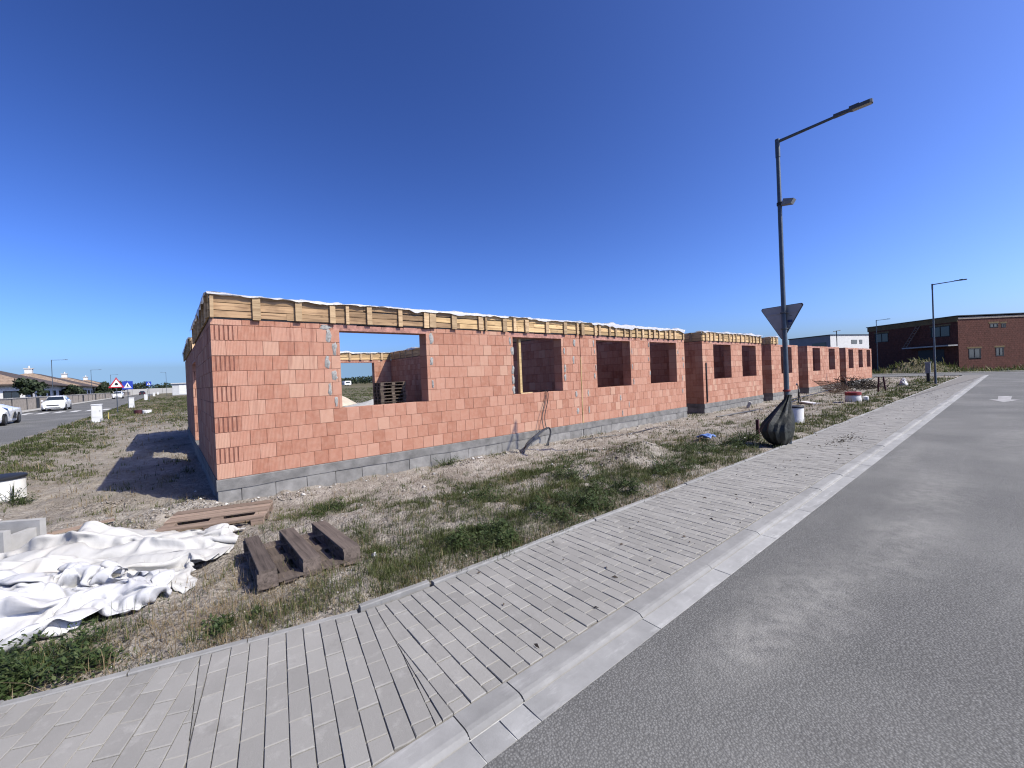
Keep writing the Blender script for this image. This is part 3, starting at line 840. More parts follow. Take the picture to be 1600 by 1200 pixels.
def plinth_x(parent, x0, x1, y, fine=True, jitter=True):
    """poured band over a course of concrete blocks"""
    m = MB(); n = int((x1 - x0) / .25)
    xs = np.linspace(x0 - .012, x1 + .012, n + 1)
    for a, b in zip(xs, xs[1:]):
        ja, jb = .008 * float(vnoise(a * 3, 1, 4)), .008 * float(vnoise(b * 3, 1, 4))
        za, zb_ = -.165 - .02 * float(vnoise(a * 2, 7, 4)), -.165 - .02 * float(vnoise(b * 2, 7, 4))
        vs = [(a, y - .020 - ja, za), (b, y - .020 - jb, zb_), (b, y - .020 - jb, -.014), (a, y - .020 - ja, -.014), (b, y - .006, -.003), (a, y - .006, -.003), (a, y + .3, -.003), (b, y + .3, -.003), (a, y + .1, za), (b, y + .1, zb_)]
        m.add(vs, [(0, 1, 2, 3), (3, 2, 4, 5), (5, 4, 7, 6), (1, 0, 8, 9)])
    for xe, sg in ((x0 - .012, -1), (x1 + .012, 1)):
        q = [(xe, y - .02, -.18), (xe, y + .3, -.18), (xe, y + .3, -.003), (xe, y - .02, -.010)]
        m.add(q if sg > 0 else q[::-1], [(0, 1, 2, 3)])
    m.build('plinth_band', 'plinth_band', parent)
    x = x0; first = True
    while x < x1 - .03:
        L = .33 if first else .51
        first = False
        e = min(x + L, x1)
        if fine: obj('plinth_block', boxmesh(round(e - x - .006, 2), .29, .47, 'plinth_block', .004), parent, T((x + e) / 2, y + .133 + random.uniform(-.004, .004), -.645))
        x = e
    if not fine:
        m = MB(); m.box((x0, y - .004, -.65), (x1, y + .298, -.178)); m.build('plinth_blocks', 'plinth_block', parent)
def plinth_y(parent, x, y0, y1, side):
    m = MB(); m.box((x - .012, y0, -.178), (x + TH + .012, y1, -.003)); m.build('plinth_band', 'plinth_band', parent)
    m = MB(); m.box((x, y0, -.65), (x + TH, y1, -.179)); m.build('plinth_blocks', 'plinth_block', parent)
def patch(parent, x, z, w, h, seed, y=-.006):
    """smeared grey mortar plug on a brick joint"""
    r = random.Random(seed); n = 14; pl = []
    for i in range(n):
        a = 2 * math.pi * i / n
        k = r.uniform(.45, 1.15)
        pl.append((w / 2 * math.copysign(abs(math.cos(a)) ** .7, math.cos(a)) * k, h / 2 * math.copysign(abs(math.sin(a)) ** .7, math.sin(a)) * r.uniform(.8, 1.08)))
    m = MB(); vs = [(x, y - .006, z)] + [(x + a * .75, y - r.uniform(.003, .008), z + b * .8) for a, b in pl] + [(x + a, y + .003, z + b) for a, b in pl]
    fs = [(0, 1 + (i + 1) % n, 1 + i)[::-1] for i in range(n)] + [(1 + i, 1 + (i + 1) % n, 1 + n + (i + 1) % n, 1 + n + i)[::-1] for i in range(n)]
    m.add(vs, fs); m.build('mortar_patch', 'mortar_grey', parent, smooth=True)
def lintel(parent, x0, x1, y, za=2.478, zb=2.598):
    m = MB(); L = x1 - x0
    m.box((x0, y + .002, za), (x1, y + TH - .002, za + .072))
    x = x0
    while x < x1 - .05:      # uneven brick and mortar bedding on top
        e = min(x1, x + random.uniform(.3, .55)); m.box((x + .002, y + random.uniform(.004, .012), za + .074), (e - .006, y + TH - .01, zb - random.uniform(0, .02))); x = e
    m.build('lintel', 'lintel_red', parent)

WIN_A = [(2.05, 3.92), (6.45, 8.28)]
WIN_B = [(9.87 - 9.115, 11.68 - 9.115), (12.89 - 9.115, 14.72 - 9.115)]
def lead_a(k):
    if k == 0: return [.25]
    if k == 10: return [.19]
    return [.375] if k % 2 else [.20, .29]
def front(parent, x0, x1, wins, lead, individual, corner_teeth=False, y=0.0, top=.10):
    L = x1 - x0
    br = courses(L, [(a, b, 1.0, 2.48) for a, b in wins], lead, skip_top=[(a - .12, b + .12) for a, b in wins] if top else (), top=top)
    core = MB(); put = putx(x0, y)
    mortar_core(core, br, put)
    if individual:
        for k, a, b, za, zb in br:
            w = b - a - .0035; h = zb - za - .006
            if corner_teeth and a == 0 and k % 2 and k < 10: me = toothed_mesh(w, h)
            else: me = brick_mesh(w, h)
            obj('brick', me, parent, T(x0 + (a + b) / 2, y + random.uniform(-.003, .003), za + .002) @ rz(random.uniform(-.006, .006)))
    else:
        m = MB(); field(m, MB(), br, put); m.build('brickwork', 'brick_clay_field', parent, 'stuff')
    core.build('mortar', 'brick_mortar', parent)
    for a, b in wins: lintel(parent, x0 + a - .12, x0 + b + .12, y)
def wall_y(parent, x, y0, y1, openings=(), lead=None, top=.10, d=TH, ncourse=10):
    br = courses(y1 - y0, openings, lead, top=top, ncourse=ncourse); m = MB(); core = MB()
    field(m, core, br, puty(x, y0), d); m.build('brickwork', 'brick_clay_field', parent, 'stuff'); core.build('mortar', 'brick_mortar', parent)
def wall_x(parent, x0, x1, y, openings=(), top=.10, d=TH):
    br = courses(x1 - x0, openings, None, top=top); m = MB(); core = MB()
    field(m, core, br, putx(x0, y), d); m.build('brickwork', 'brick_clay_field', parent, 'stuff'); core.build('mortar', 'brick_mortar', parent)

# house A: the nearest shell
A = thing('brick_house', 'nearest unfinished red brick house shell, with wide window and toothed left corner', 'house', (4.5, 0, -.4), group='unfinished brick houses in the row')
XA0, XA1 = 0.0, 9.085
front(A, XA0, XA1, WIN_A, lead_a, True, True)
wall_y(A, XA0, TH, 4.9, lead=lambda k: ([.125] if k % 2 else []))
# side opening spanned by a lintel, then the rear wing flush with the side wall
m = MB(); m.box((.004, 4.72, 2.20), (.296, 6.90, 2.27)); m.build('lintel', 'lintel_red', A)
m = MB(); putb = puty(0.0, 4.9)
for i in range(7): putb(m, i * .26 + .002, i * .26 + .257, 0, TH, 2.275, 2.49, random.random()); putb(m, i * .26 + .002, i * .26 + .257, 0, TH, 2.495, 2.598, random.random())
m.build('brickwork', 'brick_clay_field', A, 'stuff')
br = courses(1.6, [], lambda k: ([.375] if k % 2 else [.2, .29])); m = MB(); core = MB()
mortar_core(core, br, putx(0.0, 6.72)); putw = putx(0.0, 6.72)
for k, a, b, za, zb in br:
    w = b - a - .0035; h = zb - za - .006
    if a == 0 and k % 2 and k < 10: obj('brick', toothed_mesh(w, h), A, T((a + b) / 2, 6.72, za + .002))
    else: putw(m, a + .0018, b - .0018, 0, TH, za + .001, zb - .005, random.random())
m.build('brickwork', 'brick_clay_field', A, 'stuff')
core.build('mortar', 'brick_mortar', A)
wall_y(A, 0.0, 7.02, 12.2)
wall_x(A, 0.0, 8.7, 12.2, [(4.6, 7.78, -.1, 2.48)])
lintel(A, 4.45, 7.93, 12.2)
wall_y(A, 8.70, TH, 12.5)
m = MB(); m.box((.02, .28, -.16), (9.06, 12.48, -.012)); m.build('floor_slab', 'slab', A)
plinth_x(A, XA0, XA1, 0.0)
plinth_y(A, XA0 - .0, .301, 12.5, -1)
batA = [(0.0, .05), (0.6, .12), (1.27, .11), (1.87, .10), (2.17, .06), (2.59, .10), (3.26, .09), (3.86, .12), (4.0, .16), (4.58, .13), (5.34, .13), (5.54, .05), (6.1, .13), (6.45, .09), (6.86, .13), (7.63, .12), (8.36, .13), (8.92, .07)]
formwork_x(A, XA0, XA1, 0.0, -1, batA, old=3.6)
formwork_y(A, XA0, 0.0, 4.9, -1, 7)
formwork_y(A, 0.0, 6.72, 12.5, -1, 8)
formwork_x(A, 0.0, 1.6, 6.72, -1, [(.02, .06), (.7, .1)])
formwork_x(A, 1.9, 8.7, 12.2, -1, [(x, .1) for x in np.arange(2.1, 8.7, .55)])
formwork_y(A, 8.70, .5, 12.2, -1, 16)
m = MB()
m.box((.0, .012, 2.602), (9.07, .29, 2.93)); m.box((.012, .30, 2.602), (.29, 4.88, 2.93)); m.box((.012, 6.74, 2.602), (1.6, 7.0, 2.93)); m.box((.012, 7.02, 2.602), (.29, 12.2, 2.93)); m.box((.02, 12.22, 2.602), (8.7, 12.48, 2.93)); m.box((8.72, .30, 2.602), (8.98, 12.2, 2.93))
m.build('ring_beam', 'plinth_band', A)
foil_strip(A, (XA0 - .03, 0), (XA1, 0), .32, (0, -1), 1)
foil_strip(A, (XA0, 4.9), (XA0, -.02), .32, (-1, 0), 2, .10)
foil_strip(A, (0.0, 12.5), (0.0, 6.70), .32, (-1, 0), 3, .10)
foil_strip(A, (0.0, 12.2), (8.7, 12.2), .32, (0, -1), 4)
foil_strip(A, (8.7, 12.2), (8.7, .3), .32, (-1, 0), 5)
rp = random.Random(5)
for i, (x, k) in enumerate([(1.84, 9), (1.93, 8), (1.82, 7), (1.92, 6), (1.83, 5), (1.93, 4), (4.06, 9), (4.05, 7), (4.04, 5), (6.34, 9), (6.40, 8), (6.40, 6), (6.42, 5), (6.40, 4), (8.40, 8), (8.42, 6), (8.42, 5), (8.85, 9), (8.80, 7), (8.86, 3), (8.88, 1)]):
    patch(A, x + rp.uniform(-.02, .02), .25 * k + .125, rp.uniform(.075, .125), rp.uniform(.19, .27), i)
patch(A, 1.78, 2.53, .26, .10, 77)
# timber prop standing in the second window, foam strip in the joint
obj('prop', boxmesh(.075, .08, 1.46, 'fresh_timber', .004), A, T(6.80, .16, 1.0))
obj('prop_shim', boxmesh(.46, .10, .025, 'batten_wood'), A, T(6.92, .10, .998) @ rz(.1))
obj('joint_strip', boxmesh(.024, .12, 1.95, 'fresh_timber'), A, T(9.100, .045, 0.0))

# house B: the other half of the nearest block
B = thing('brick_house', 'brick house shell right of the joint strip, with two windows under pale shuttering', 'house', (12.2, 0, -.4), group='unfinished brick houses in the row')
XB0, XB1 = 9.115, 15.36
front(B, XB0, XB1, WIN_B, lambda k: ([.14] if k % 2 else [.265]), True)
wall_y(B, XB0, TH, 11.5); wall_y(B, 12.2, TH, 8.0); wall_y(B, XB1 - TH, TH, 11.8)
wall_x(B, XB0 + TH, XB1 - TH, 11.5)
m = MB(); m.box((XB0 + .02, .28, -.16), (XB1 - .02, 11.7, -.012)); m.build('floor_slab', 'slab', B)
plinth_x(B, XB0, XB1, 0.0); plinth_y(B, XB1 - TH, .32, 11.8, 1)
batB = [(9.13, .13), (9.75, .10), (9.95, .10), (10.48, .08), (10.81, .09), (11.3, .05), (11.62, .09), (12.0, .07), (12.36, .1), (12.77, .1), (13.1, .11), (13.45, .05), (13.84, .11), (14.15, .14), (14.53, .12), (15.17, .06)]
formwork_x(B, XB0, XB1, 0.0, -1, batB)
formwork_y(B, 12.2, .4, 8.0, -1, 9); formwork_y(B, XB1, .0, 11.8, 1, 6)
m = MB(); m.box((XB0 + .01, .012, 2.602), (XB1 - .01, .29, 2.93)); m.box((XB0, .30, 2.602), (XB0 + .28, 11.5, 2.93)); m.box((12.22, .30, 2.602), (12.48, 8, 2.93)); m.box((XB1 - .28, .30, 2.602), (XB1 - .012, 11.8, 2.93)); m.build('ring_beam', 'plinth_band', B)
foil_strip(B, (XB0, 0), (XB1 + .03, 0), .32, (0, -1), 6, .09)
foil_strip(B, (XB1, 0.0), (XB1, 11.8), .32, (1, 0), 7, .09)
for i, (x, k) in enumerate([(9.72, 9), (9.78, 8), (9.80, 6), (9.72, 5), (9.40, 3), (9.42, 1), (11.76, 8), (11.78, 6), (11.8, 4), (12.82, 9), (12.80, 7), (12.84, 5), (11.05, 2), (11.5, 1), (11.1, 0), (14.86, 8), (15.2, 7), (15.22, 6), (15.1, 4), (15.12, 2)]):
    patch(B, x + rp.uniform(-.02, .02), .25 * k + .125, rp.uniform(.05, .085), rp.uniform(.15, .24), 100 + i)

# houses C to F down the street
def shell(label, x0, x1, wins, form=None, top=.10, depth=11.8, partial=None):
    H = thing('brick_house', label, 'house', ((x0 + x1) / 2, 0, -.4), group='unfinished brick houses in the row')
    L = x1 - x0
    front(H, x0, x1, [(a - x0, b - x0) for a, b in wins], lambda k: ([.375] if k % 2 else [.25]), False, top=top)
    wall_y(H, x0, TH, depth, top=top); wall_y(H, x1 - TH, TH, depth, top=top)
    wall_x(H, x0 + TH, x1 - TH, depth - TH, top=top)
    inner = [(a + b) / 2 for a, b in zip([w[1] for w in wins], [w[0] for w in wins][1:])]
    for xi in inner: wall_y(H, xi - .15, TH, 7.0, top=top)
    m = MB(); m.box((x0 + .02, .28, -.16), (x1 - .02, depth, -.012)); m.build('floor_slab', 'slab', H)
    plinth_x(H, x0, x1, 0.0, fine=False); plinth_y(H, x0, .301, depth, -1)
    if form:
        f0, f1 = form
        n = int((f1 - f0) / .45)
        formwork_x(H, f0, f1, 0.0, -1, [(f0 + (f1 - f0) * (i + random.uniform(.1, .5)) / n, random.choice([.08, .12, .16])) for i in range(n)])
        formwork_y(H, x0, 0.0, depth, -1, 9)
        m = MB(); m.box((f0, .012, 2.602), (f1, .29, 2.93)); m.box((x0 + .012, .3, 2.602), (x0 + .29, depth, 2.93)); m.build('ring_beam', 'plinth_band', H)
        foil_strip(H, (f0, 0), (f1, 0), .32, (0, -1), f0, .03)
    return H
C_ = shell('brick house shell second along the row, pale shuttering above its two windows', 16.85, 23.3, [(17.86, 19.62), (20.85, 22.55)], (16.85, 23.3))
D_ = shell('brick house shell behind the yield sign pole, short piece of shuttering on its left corner', 24.65, 29.0, [(26.1, 27.9)], (24.65, 25.7))
E_ = shell('bare brick house shell without shuttering, with two tall windows', 30.85, 38.4, [(31.9, 33.53), (35.6, 37.18)])
F_ = shell('last brick house shell of the row, with three narrow windows', 40.25, 49.4, [(41.1, 42.65), (44.4, 45.92), (47.45, 48.95)])
obj('downpipe', boxmesh(.05, .04, 1.65, 'black_plastic'), C_, T(17.1, -.024, .05))

# draped sheet shapes: two millimetre steps from vertex to vertex
TARP_A = [-1473,-1273,-92,-12,-20,14,4,-39,-3,5,-36,-10,12,-26,-11,21,-17,2,31,-17,-12,39,-11,4,27,-12,6,20,-17,0,20,-16,4,28,-4,9,33,-10,0,33,-10,7,31,-8,7,28,
-7,7,28,-2,6,27,-3,9,25,0,7,24,-6,6,26,-10,4,24,-15,9,19,-6,-12,23,-15,5,21,-9,5,19,-5,3,25,-9,4,24,-9,4,24,-9,8,23,-18,2,24,-10,2,27,7,-4,21,15,16,
39,23,8,36,17,-19,29,4,-11,25,-9,-3,23,-13,-2,22,-12,-6,24,-11,-4,25,-7,-4,25,-7,-2,25,-7,1,24,-9,6,20,-15,11,18,-22,15,20,-29,-1,21,-29,-6,21,-20,-7,
23,-10,-8,25,-7,-3,6,-24,0,-1,-13,-22,13,-16,-26,21,-17,-13,-1245,563,-32,7,-28,1,10,-31,-1,12,-25,2,16,-13,4,36,-9,-2,47,-6,7,34,-10,24,26,-12,5,14,
-16,-14,18,-14,-6,24,-9,3,30,-9,5,32,-10,6,30,-8,6,27,-5,11,23,-3,16,27,-1,5,21,-4,19,24,-2,13,26,3,5,25,2,1,23,-5,4,25,-12,-7,24,-17,3,19,-19,7,25,
-13,-6,24,-8,-5,25,-9,0,25,-8,2,25,0,7,21,7,26,38,21,-9,34,16,-27,28,3,-19,22,-15,-4,17,-30,6,18,-31,12,20,-24,10,19,-18,-1,24,-12,-3,26,-2,3,27,-1,1,
25,-7,0,20,-18,0,20,-24,9,20,-31,-5,21,-31,-6,21,-22,-9,21,-8,-12,26,3,-10,26,6,-10,24,0,-5,16,-19,-13,16,-10,-16,-1248,558,-22,11,-19,-13,13,-26,1,
15,-20,7,21,-16,-2,30,-12,7,33,-10,13,29,-13,8,10,-15,-8,16,-16,-11,22,-8,10,24,-9,-3,29,-9,3,31,-8,9,29,-8,6,25,-6,14,23,-4,10,21,2,14,26,-3,8,25,-7,
10,20,3,9,28,2,2,27,1,0,26,-3,-1,23,-13,-2,24,-6,9,24,-7,8,25,-8,6,25,-7,4,24,-10,4,25,-7,1,25,-6,-11,27,-3,-18,28,-3,-16,23,-10,-4,21,-19,13,17,-34,
18,15,-39,8,16,-30,-9,20,-19,-5,24,-6,-8,27,-5,2,30,0,2,27,1,-1,19,-10,13,21,-18,-9,22,-22,-10,26,-22,-9,25,-17,1,18,-4,-17,25,1,-9,27,2,-10,27,0,-9,
27,-8,1,13,-4,-9,-1224,562,-40,16,-14,11,13,-27,1,11,-24,0,16,-21,-3,21,-16,-1,27,-15,4,27,-14,7,15,-12,-2,10,-8,-2,23,-10,1,24,-8,6,25,-8,3,22,-11,
10,28,-8,10,27,-9,3,24,-12,3,19,-14,11,22,-13,8,24,-5,5,23,-8,12,28,4,4,27,4,4,27,3,-5,28,1,-1,26,-2,0,25,-4,1,25,-6,4,23,-11,5,21,-15,12,20,-17,11,
22,-12,6,26,-8,-1,26,-5,-4,23,-12,-2,19,-20,5,16,-31,-6,23,-24,-18,32,-8,-6,24,-4,8,15,-10,-6,22,-11,-12,28,-12,2,28,-10,4,23,6,8,23,-9,4,25,-12,0,25,
-19,1,24,-16,-10,24,-12,-7,21,-2,-14,25,-1,-8,26,-3,-5,26,-3,-11,18,-5,-17,-1223,557,-26,15,-21,-5,16,-25,-1,15,-22,2,15,-19,7,22,-12,-4,25,-15,9,26,
-16,13,16,-23,10,10,-14,0,21,10,-12,22,-6,-9,24,-8,5,24,-11,2,22,-14,4,22,-16,6,22,-17,6,23,-14,5,23,-11,7,24,-9,5,24,-9,4,24,-9,4,24,-10,5,24,-8,12,
24,-2,14,28,4,8,27,2,-1,26,-4,-3,19,-10,6,22,-19,3,27,-9,-11,28,-2,-8,20,5,15,22,-13,3,19,-20,2,21,-16,-1,23,-12,-7,29,-11,-5,30,-8,2,20,-13,-8,25,-7,
-5,19,-4,-2,26,-9,3,28,-11,-1,29,-11,6,20,5,13,25,-2,3,25,-8,-4,24,-16,1,22,-19,-8,22,-10,-18,23,-7,-12,23,-3,-12,26,-5,-9,22,-6,-8,-1238,527,-17,20,
-17,0,21,-18,-4,17,-18,-4,22,-10,8,21,-14,9,20,-19,9,16,-24,9,20,-18,10,24,-8,-2,22,1,-14,21,5,-16,22,1,-7,25,-6,4,24,-8,3,22,-13,3,22,-16,5,22,-15,5,
23,-14,4,24,-10,4,23,-8,4,25,-6,2,25,-6,4,23,-6,6,22,-14,0,20,-14,7,24,-15,5,25,-8,7,25,-4,-1,29,2,-1,28,6,5,22,-8,-7,24,2,5,19,-16,2,21,-20,4,22,-18,
4,23,-10,4,23,-5,-1,26,-9,-8,25,-12,-3,24,-8,2,24,-7,-2,22,-9,-6,26,-6,6,27,-11,8,33,-13,1,19,12,21,25,-5,10,24,-4,-10,25,-19,-7,12,-16,-27,30,-16,
-11,25,-5,-12,20,1,-17,23,-6,-6,-1256,483,-11,20,-17,-2,20,-16,4,25,-5,9,21,-8,8,21,-12,8,26,-6,-1,21,-15,10,23,-13,2,25,-10,1,16,-1,-20,24,0,-8,23,3,
-14,27,-6,1,26,-7,4,22,-9,9,23,-12,-3,22,-14,4,21,-14,9,25,-11,3,23,-8,-4,25,-7,1,23,-6,8,24,-7,-2,19,-12,5,23,-15,0,25,-13,6,24,-10,5,26,-5,1,26,0,5,
27,-4,-5,26,-2,-1,24,-3,11,21,-10,-4,17,-20,3,21,-19,6,24,-13,5,24,-9,-2,22,-1,0,24,-10,-9,25,-11,-2,25,-11,-2,23,-11,3,23,-2,-1,27,-11,3,32,-9,14,31,
-8,8,17,12,22,25,-3,6,23,-10,-13,8,-13,-32,30,-21,-8,23,-12,-23,29,-3,-2,20,-1,-17,-1244,470,21,8,-2,-21,21,0,5,25,-5,-5,23,-12,-5,24,1,6,22,-15,5,22,
-17,7,20,-7,11,26,-10,8,23,-14,-2,19,-5,-18,24,-6,-9,25,-4,-6,25,-7,-1,24,-9,2,24,-10,1,22,-10,8,23,-12,-3,20,-11,9,24,-9,7,23,-10,5,24,-8,-1,20,-11,
-11,25,-10,3,22,-12,8,24,-13,-2,25,-11,1,25,-5,4,25,-5,0,25,0,1,27,-2,5,24,-6,4,20,-13,-6,22,-12,3,22,-18,4,23,-14,2,24,-11,6,22,-10,-5,24,-1,2,22,
-11,-9,25,-11,0,25,-11,3,24,-9,-2,24,-3,10,29,-11,-3,28,-11,5,27,-2,18,19,11,15,25,-5,-2,9,-8,-25,23,-16,-18,32,-17,1,11,-4,-28,27,-2,-8,-1214,494,11,
1,-1,-24,18,-13,-7,17,-13,-8,15,-13,7,22,-9,-8,24,-11,2,25,-14,2,21,-17,3,21,-14,12,26,-6,11,25,4,13,25,-9,5,24,-11,-8,24,-6,-8,24,-8,-3,24,-9,2,24,
-10,2,23,-11,3,23,-10,6,21,-12,-1,21,-12,0,24,-9,-2,19,-4,2,22,-13,-3,24,-12,2,25,-10,2,24,-9,2,25,-9,2,25,-6,4,26,-5,-1,24,-1,9,23,-10,-8,26,-7,1,23,
-7,8,20,-15,-5,22,-14,3,24,-13,1,24,-10,5,23,-12,-6,24,-5,3,23,-11,-5,24,-11,0,24,-10,2,23,-7,3,25,-6,2,29,-5,7,23,-9,7,22,-11,7,24,11,3,24,-8,0,12,
-4,-23,26,-11,5,11,-7,-16,16,-2,-23,-1198,428,6,20,6,-14,15,12,13,21,13,-7,18,1,-17,14,-17,-8,19,-17,6,20,-15,5,21,-14,3,19,-9,-4,20,-11,0,28,-9,3,27,
-7,13,22,3,6,27,-10,1,25,-9,0,24,-9,0,25,-10,0,24,-10,2,19,-16,8,20,-6,-4,20,-8,-5,26,-9,-1,23,-7,10,19,-10,-10,24,-9,5,24,-9,-2,24,-9,5,26,-11,-2,25,
-9,0,25,-7,1,25,-5,3,25,-11,-2,24,-1,8,23,-12,-3,21,-7,3,22,-13,-5,23,-11,7,22,-13,-4,24,-14,-2,25,-11,1,24,-9,1,24,-11,-2,24,-9,3,23,-8,3,24,-8,-1,
25,-9,2,26,-10,1,21,-14,3,25,-9,4,22,5,7,17,10,1,24,-5,-9,17,-6,0,-7,2,-29,-1146,415,20,6,-14,0,12,-16,6,22,-9,-6,24,1,-10,21,17,-4,11,21,5,13,16,-17,
17,-19,-13,15,-24,0,15,-17,11,17,-11,3,27,-5,2,30,-2,-2,28,-6,10,25,-9,8,24,-5,-6,24,-10,1,23,-14,0,23,-14,3,17,-6,-2,23,-10,2,23,-8,-6,20,-7,2,24,
-10,-4,22,-10,-1,23,-9,0,25,-11,-1,27,-9,2,24,-9,4,23,-6,4,25,-6,-2,25,-9,-5,26,-11,0,24,-5,7,20,-10,-3,18,-14,-2,24,-8,4,24,-10,0,24,-14,-3,26,-12,4,
24,-12,-4,25,-9,1,24,-9,0,24,-10,1,24,-10,3,23,-9,2,24,-10,1,24,-11,0,22,-12,6,24,-6,-5,14,17,5,20,2,15,21,-2,-4,0,1,-26,-1147,414,5,15,-15,15,10,-18,
3,11,-13,-9,26,-8,7,23,2,14,25,6,3,22,14,-4,13,22,-11,8,0,-10,20,-8,-17,19,-16,-4,24,-12,3,27,-6,8,17,-12,22,28,0,4,25,-7,5,20,-14,0,23,3,-9,24,-10,
-9,24,-10,-6,23,-12,-4,23,-11,-1,22,-12,1,23,-13,2,22,-14,6,22,-16,7,20,-18,7,15,-23,3,21,-1,12,24,-8,3,25,-7,-4,26,-4,-9,26,-4,-9,26,-5,-8,25,-7,-7,
24,-9,-5,22,-13,-4,23,-14,1,23,-13,6,23,-17,9,22,-16,3,21,-12,-2,25,-9,1,25,-7,0,25,-8,2,24,-9,0,25,-6,0,22,-11,2,25,-7,0,22,-5,-13,24,-5,-7,16,12,11,
8,12,6,18,-10,-14,-1140,432,6,12,-19,-1,5,-16,-5,-10,-3,0,15,-13,7,29,-6,0,28,2,16,21,10,19,25,10,6,24,9,-1,21,5,-12,22,-11,3,21,-7,4,21,-8,11,24,-8,
15,19,-14,17,22,-11,7,21,-12,1,15,-20,-7,20,-16,-9,21,-15,-9,21,-14,-9,22,-14,-7,21,-14,-4,22,-14,1,19,-19,5,18,-21,8,20,-19,7,22,-13,7,17,-17,-6,24,
-8,-6,26,-5,-7,27,-1,-8,28,-1,-7,27,-1,-5,27,-2,-6,27,-1,-5,22,-12,-5,21,-15,-1,20,-19,1,24,-15,6,24,-12,4,25,-8,1,24,-6,0,26,-3,-1,25,-4,2,26,-3,-1,
25,-3,-6,24,-5,-9,21,-12,-11,23,-3,-11,24,6,-8,22,1,-4,-5,5,9,20,11,-2,-1118,416,5,2,-21,-10,-13,-11,4,-12,-3,9,18,-10,-13,27,5,3,24,3,9,20,7,11,28,5,
7,28,3,7,30,2,7,30,1,11,27,-5,16,23,-10,19,19,-15,19,20,-16,15,19,-16,7,19,-17,-1,21,-17,-6,20,-15,-12,20,-13,-16,22,-11,-12,25,-11,-7,22,-14,-5,18,
-19,-2,15,-16,16,18,-22,7,18,-20,5,21,-16,2,24,-11,-1,26,-5,-4,28,-2,-5,29,0,-6,28,-1,-8,25,0,-13,25,-1,-5,28,-2,-2,25,-7,-4,21,-13,-4,20,-19,-5,10,
-16,-15,23,-13,-2,24,-8,-5,25,-5,-7,25,-5,-5,25,-6,-4,25,-5,-4,25,-3,-2,27,0,-2,23,6,3,16,5,4,11,7,3,16,5,2,7,3,17,9,-2,17,-1081,373,-52,-24,-2,0,-4,
-7,16,-15,-11,-6,19,-12,-15,26,1,4,20,-1,10,22,-8,-7,26,-2,-2,25,-3,2,26,-6,8,24,-9,19,30,0,17,32,6,9,27,-5,14,22,-12,13,19,-14,5,18,-19,-5,26,-7,-8,
18,-21,-9,23,-17,-9,24,-16,-9,24,-11,-10,25,-8,-6,25,-2,-2,25,-1,9,17,-3,18,21,-14,10,21,-14,2,25,-8,-1,26,-7,-6,24,-1,-11,29,1,-11,27,-4,-10,25,-4,
-9,26,9,0,16,-13,-14,25,-7,-3,25,-4,6,22,-11,7,22,-12,15,11,-14,2,22,-5,-11,25,-4,-7,23,-4,-10,24,-6,-7,25,-6,-2,25,-4,4,22,-3,3,16,-1,10,18,-13,-14,
19,-17,1,23,-3,5,15,-3,9,-1,16,10,-1109,375,-9,3,-19,11,-17,-11,1,-20,1,-13,14,-1,-24,27,-8,-4,26,-10,5,20,-2,14,24,-8,4,24,8,1,25,-5,-1,21,-8,14,28,
-9,1,30,-11,4,30,-11,8,26,-9,7,25,-9,2,25,-12,-2,25,-13,-6,26,-12,-2,25,-12,-3,23,-10,-4,21,-6,8,23,-7,0,17,1,-15,23,-10,6,21,-11,10,25,-7,6,24,-8,4,
24,-10,-4,22,-13,-11,23,-15,-2,24,0,-19,26,2,-13,27,7,-1,25,10,3,23,-1,-2,23,-9,-3,24,-10,6,21,-11,13,19,-14,19,21,-10,15,23,-6,-9,22,-2,-13,23,-4,
-11,24,-4,-8,24,-5,-8,25,-6,-5,25,-7,0,23,-10,2,17,-12,11,10,-3,3,-3,-14,21,12,-10,1,-5,17,-15,-1092,375,29,-12,-17,-9,-1,0,-20,-12,-3,-1,19,-10,-14,
19,6,-13,24,-8,2,21,-10,16,26,-12,1,24,-4,14,26,-5,8,27,-5,3,29,-6,5,32,-9,6,34,-4,-1,20,-11,18,25,-5,-3,22,-7,-11,24,-15,2,25,-13,-3,23,-11,7,25,-3,
-7,26,-3,0,25,-4,5,17,-13,14,25,-2,-8,22,-6,-13,22,-6,-10,23,-6,4,24,-8,4,24,-12,-1,18,-14,-18,19,-14,9,21,-13,15,20,-18,2,22,-14,2,24,-11,-4,24,-10,
2,24,-6,10,27,-4,11,29,-2,4,27,-5,0,23,-10,-2,22,-12,-4,23,-11,-6,24,-7,-4,25,0,-4,26,2,-2,25,6,-1,22,12,5,25,-1,-1,8,-9,8,-1,-6,-8,-2,-14,-16,21,4,
16,-1163,428,-28,19,-5,-6,16,-6,-10,16,-17,7,6,-11,-5,16,-24,3,15,-1,-22,18,-17,3,20,-11,10,26,-9,1,27,-9,10,28,-4,12,32,0,16,38,-5,-3,27,-7,19,20,
-11,20,24,-7,0,22,-3,-16,22,-10,-10,25,-14,-2,23,-11,-5,25,-7,3,26,-4,2,27,-3,2,24,-4,7,13,-4,-20,25,-8,-4,24,-9,-4,24,-7,-3,24,-11,-2,20,-13,-2,19,
-18,-9,24,-15,4,19,-18,2,23,-9,8,23,-10,6,23,-10,6,25,-10,4,25,-10,3,28,-5,4,27,2,3,19,-12,-2,25,-5,-6,19,-13,-7,25,-8,-2,24,-10,-4,24,4,9,24,0,8,24,
-1,9,24,0,11,24,-4,11,6,-25,-7,5,-19,-15,1,-9,-14,22,3,-3,-1179,469,-49,24,0,8,20,-3,18,16,0,21,22,-10,9,22,-7,-7,20,-15,-11,19,-16,-12,18,-17,-10,18,
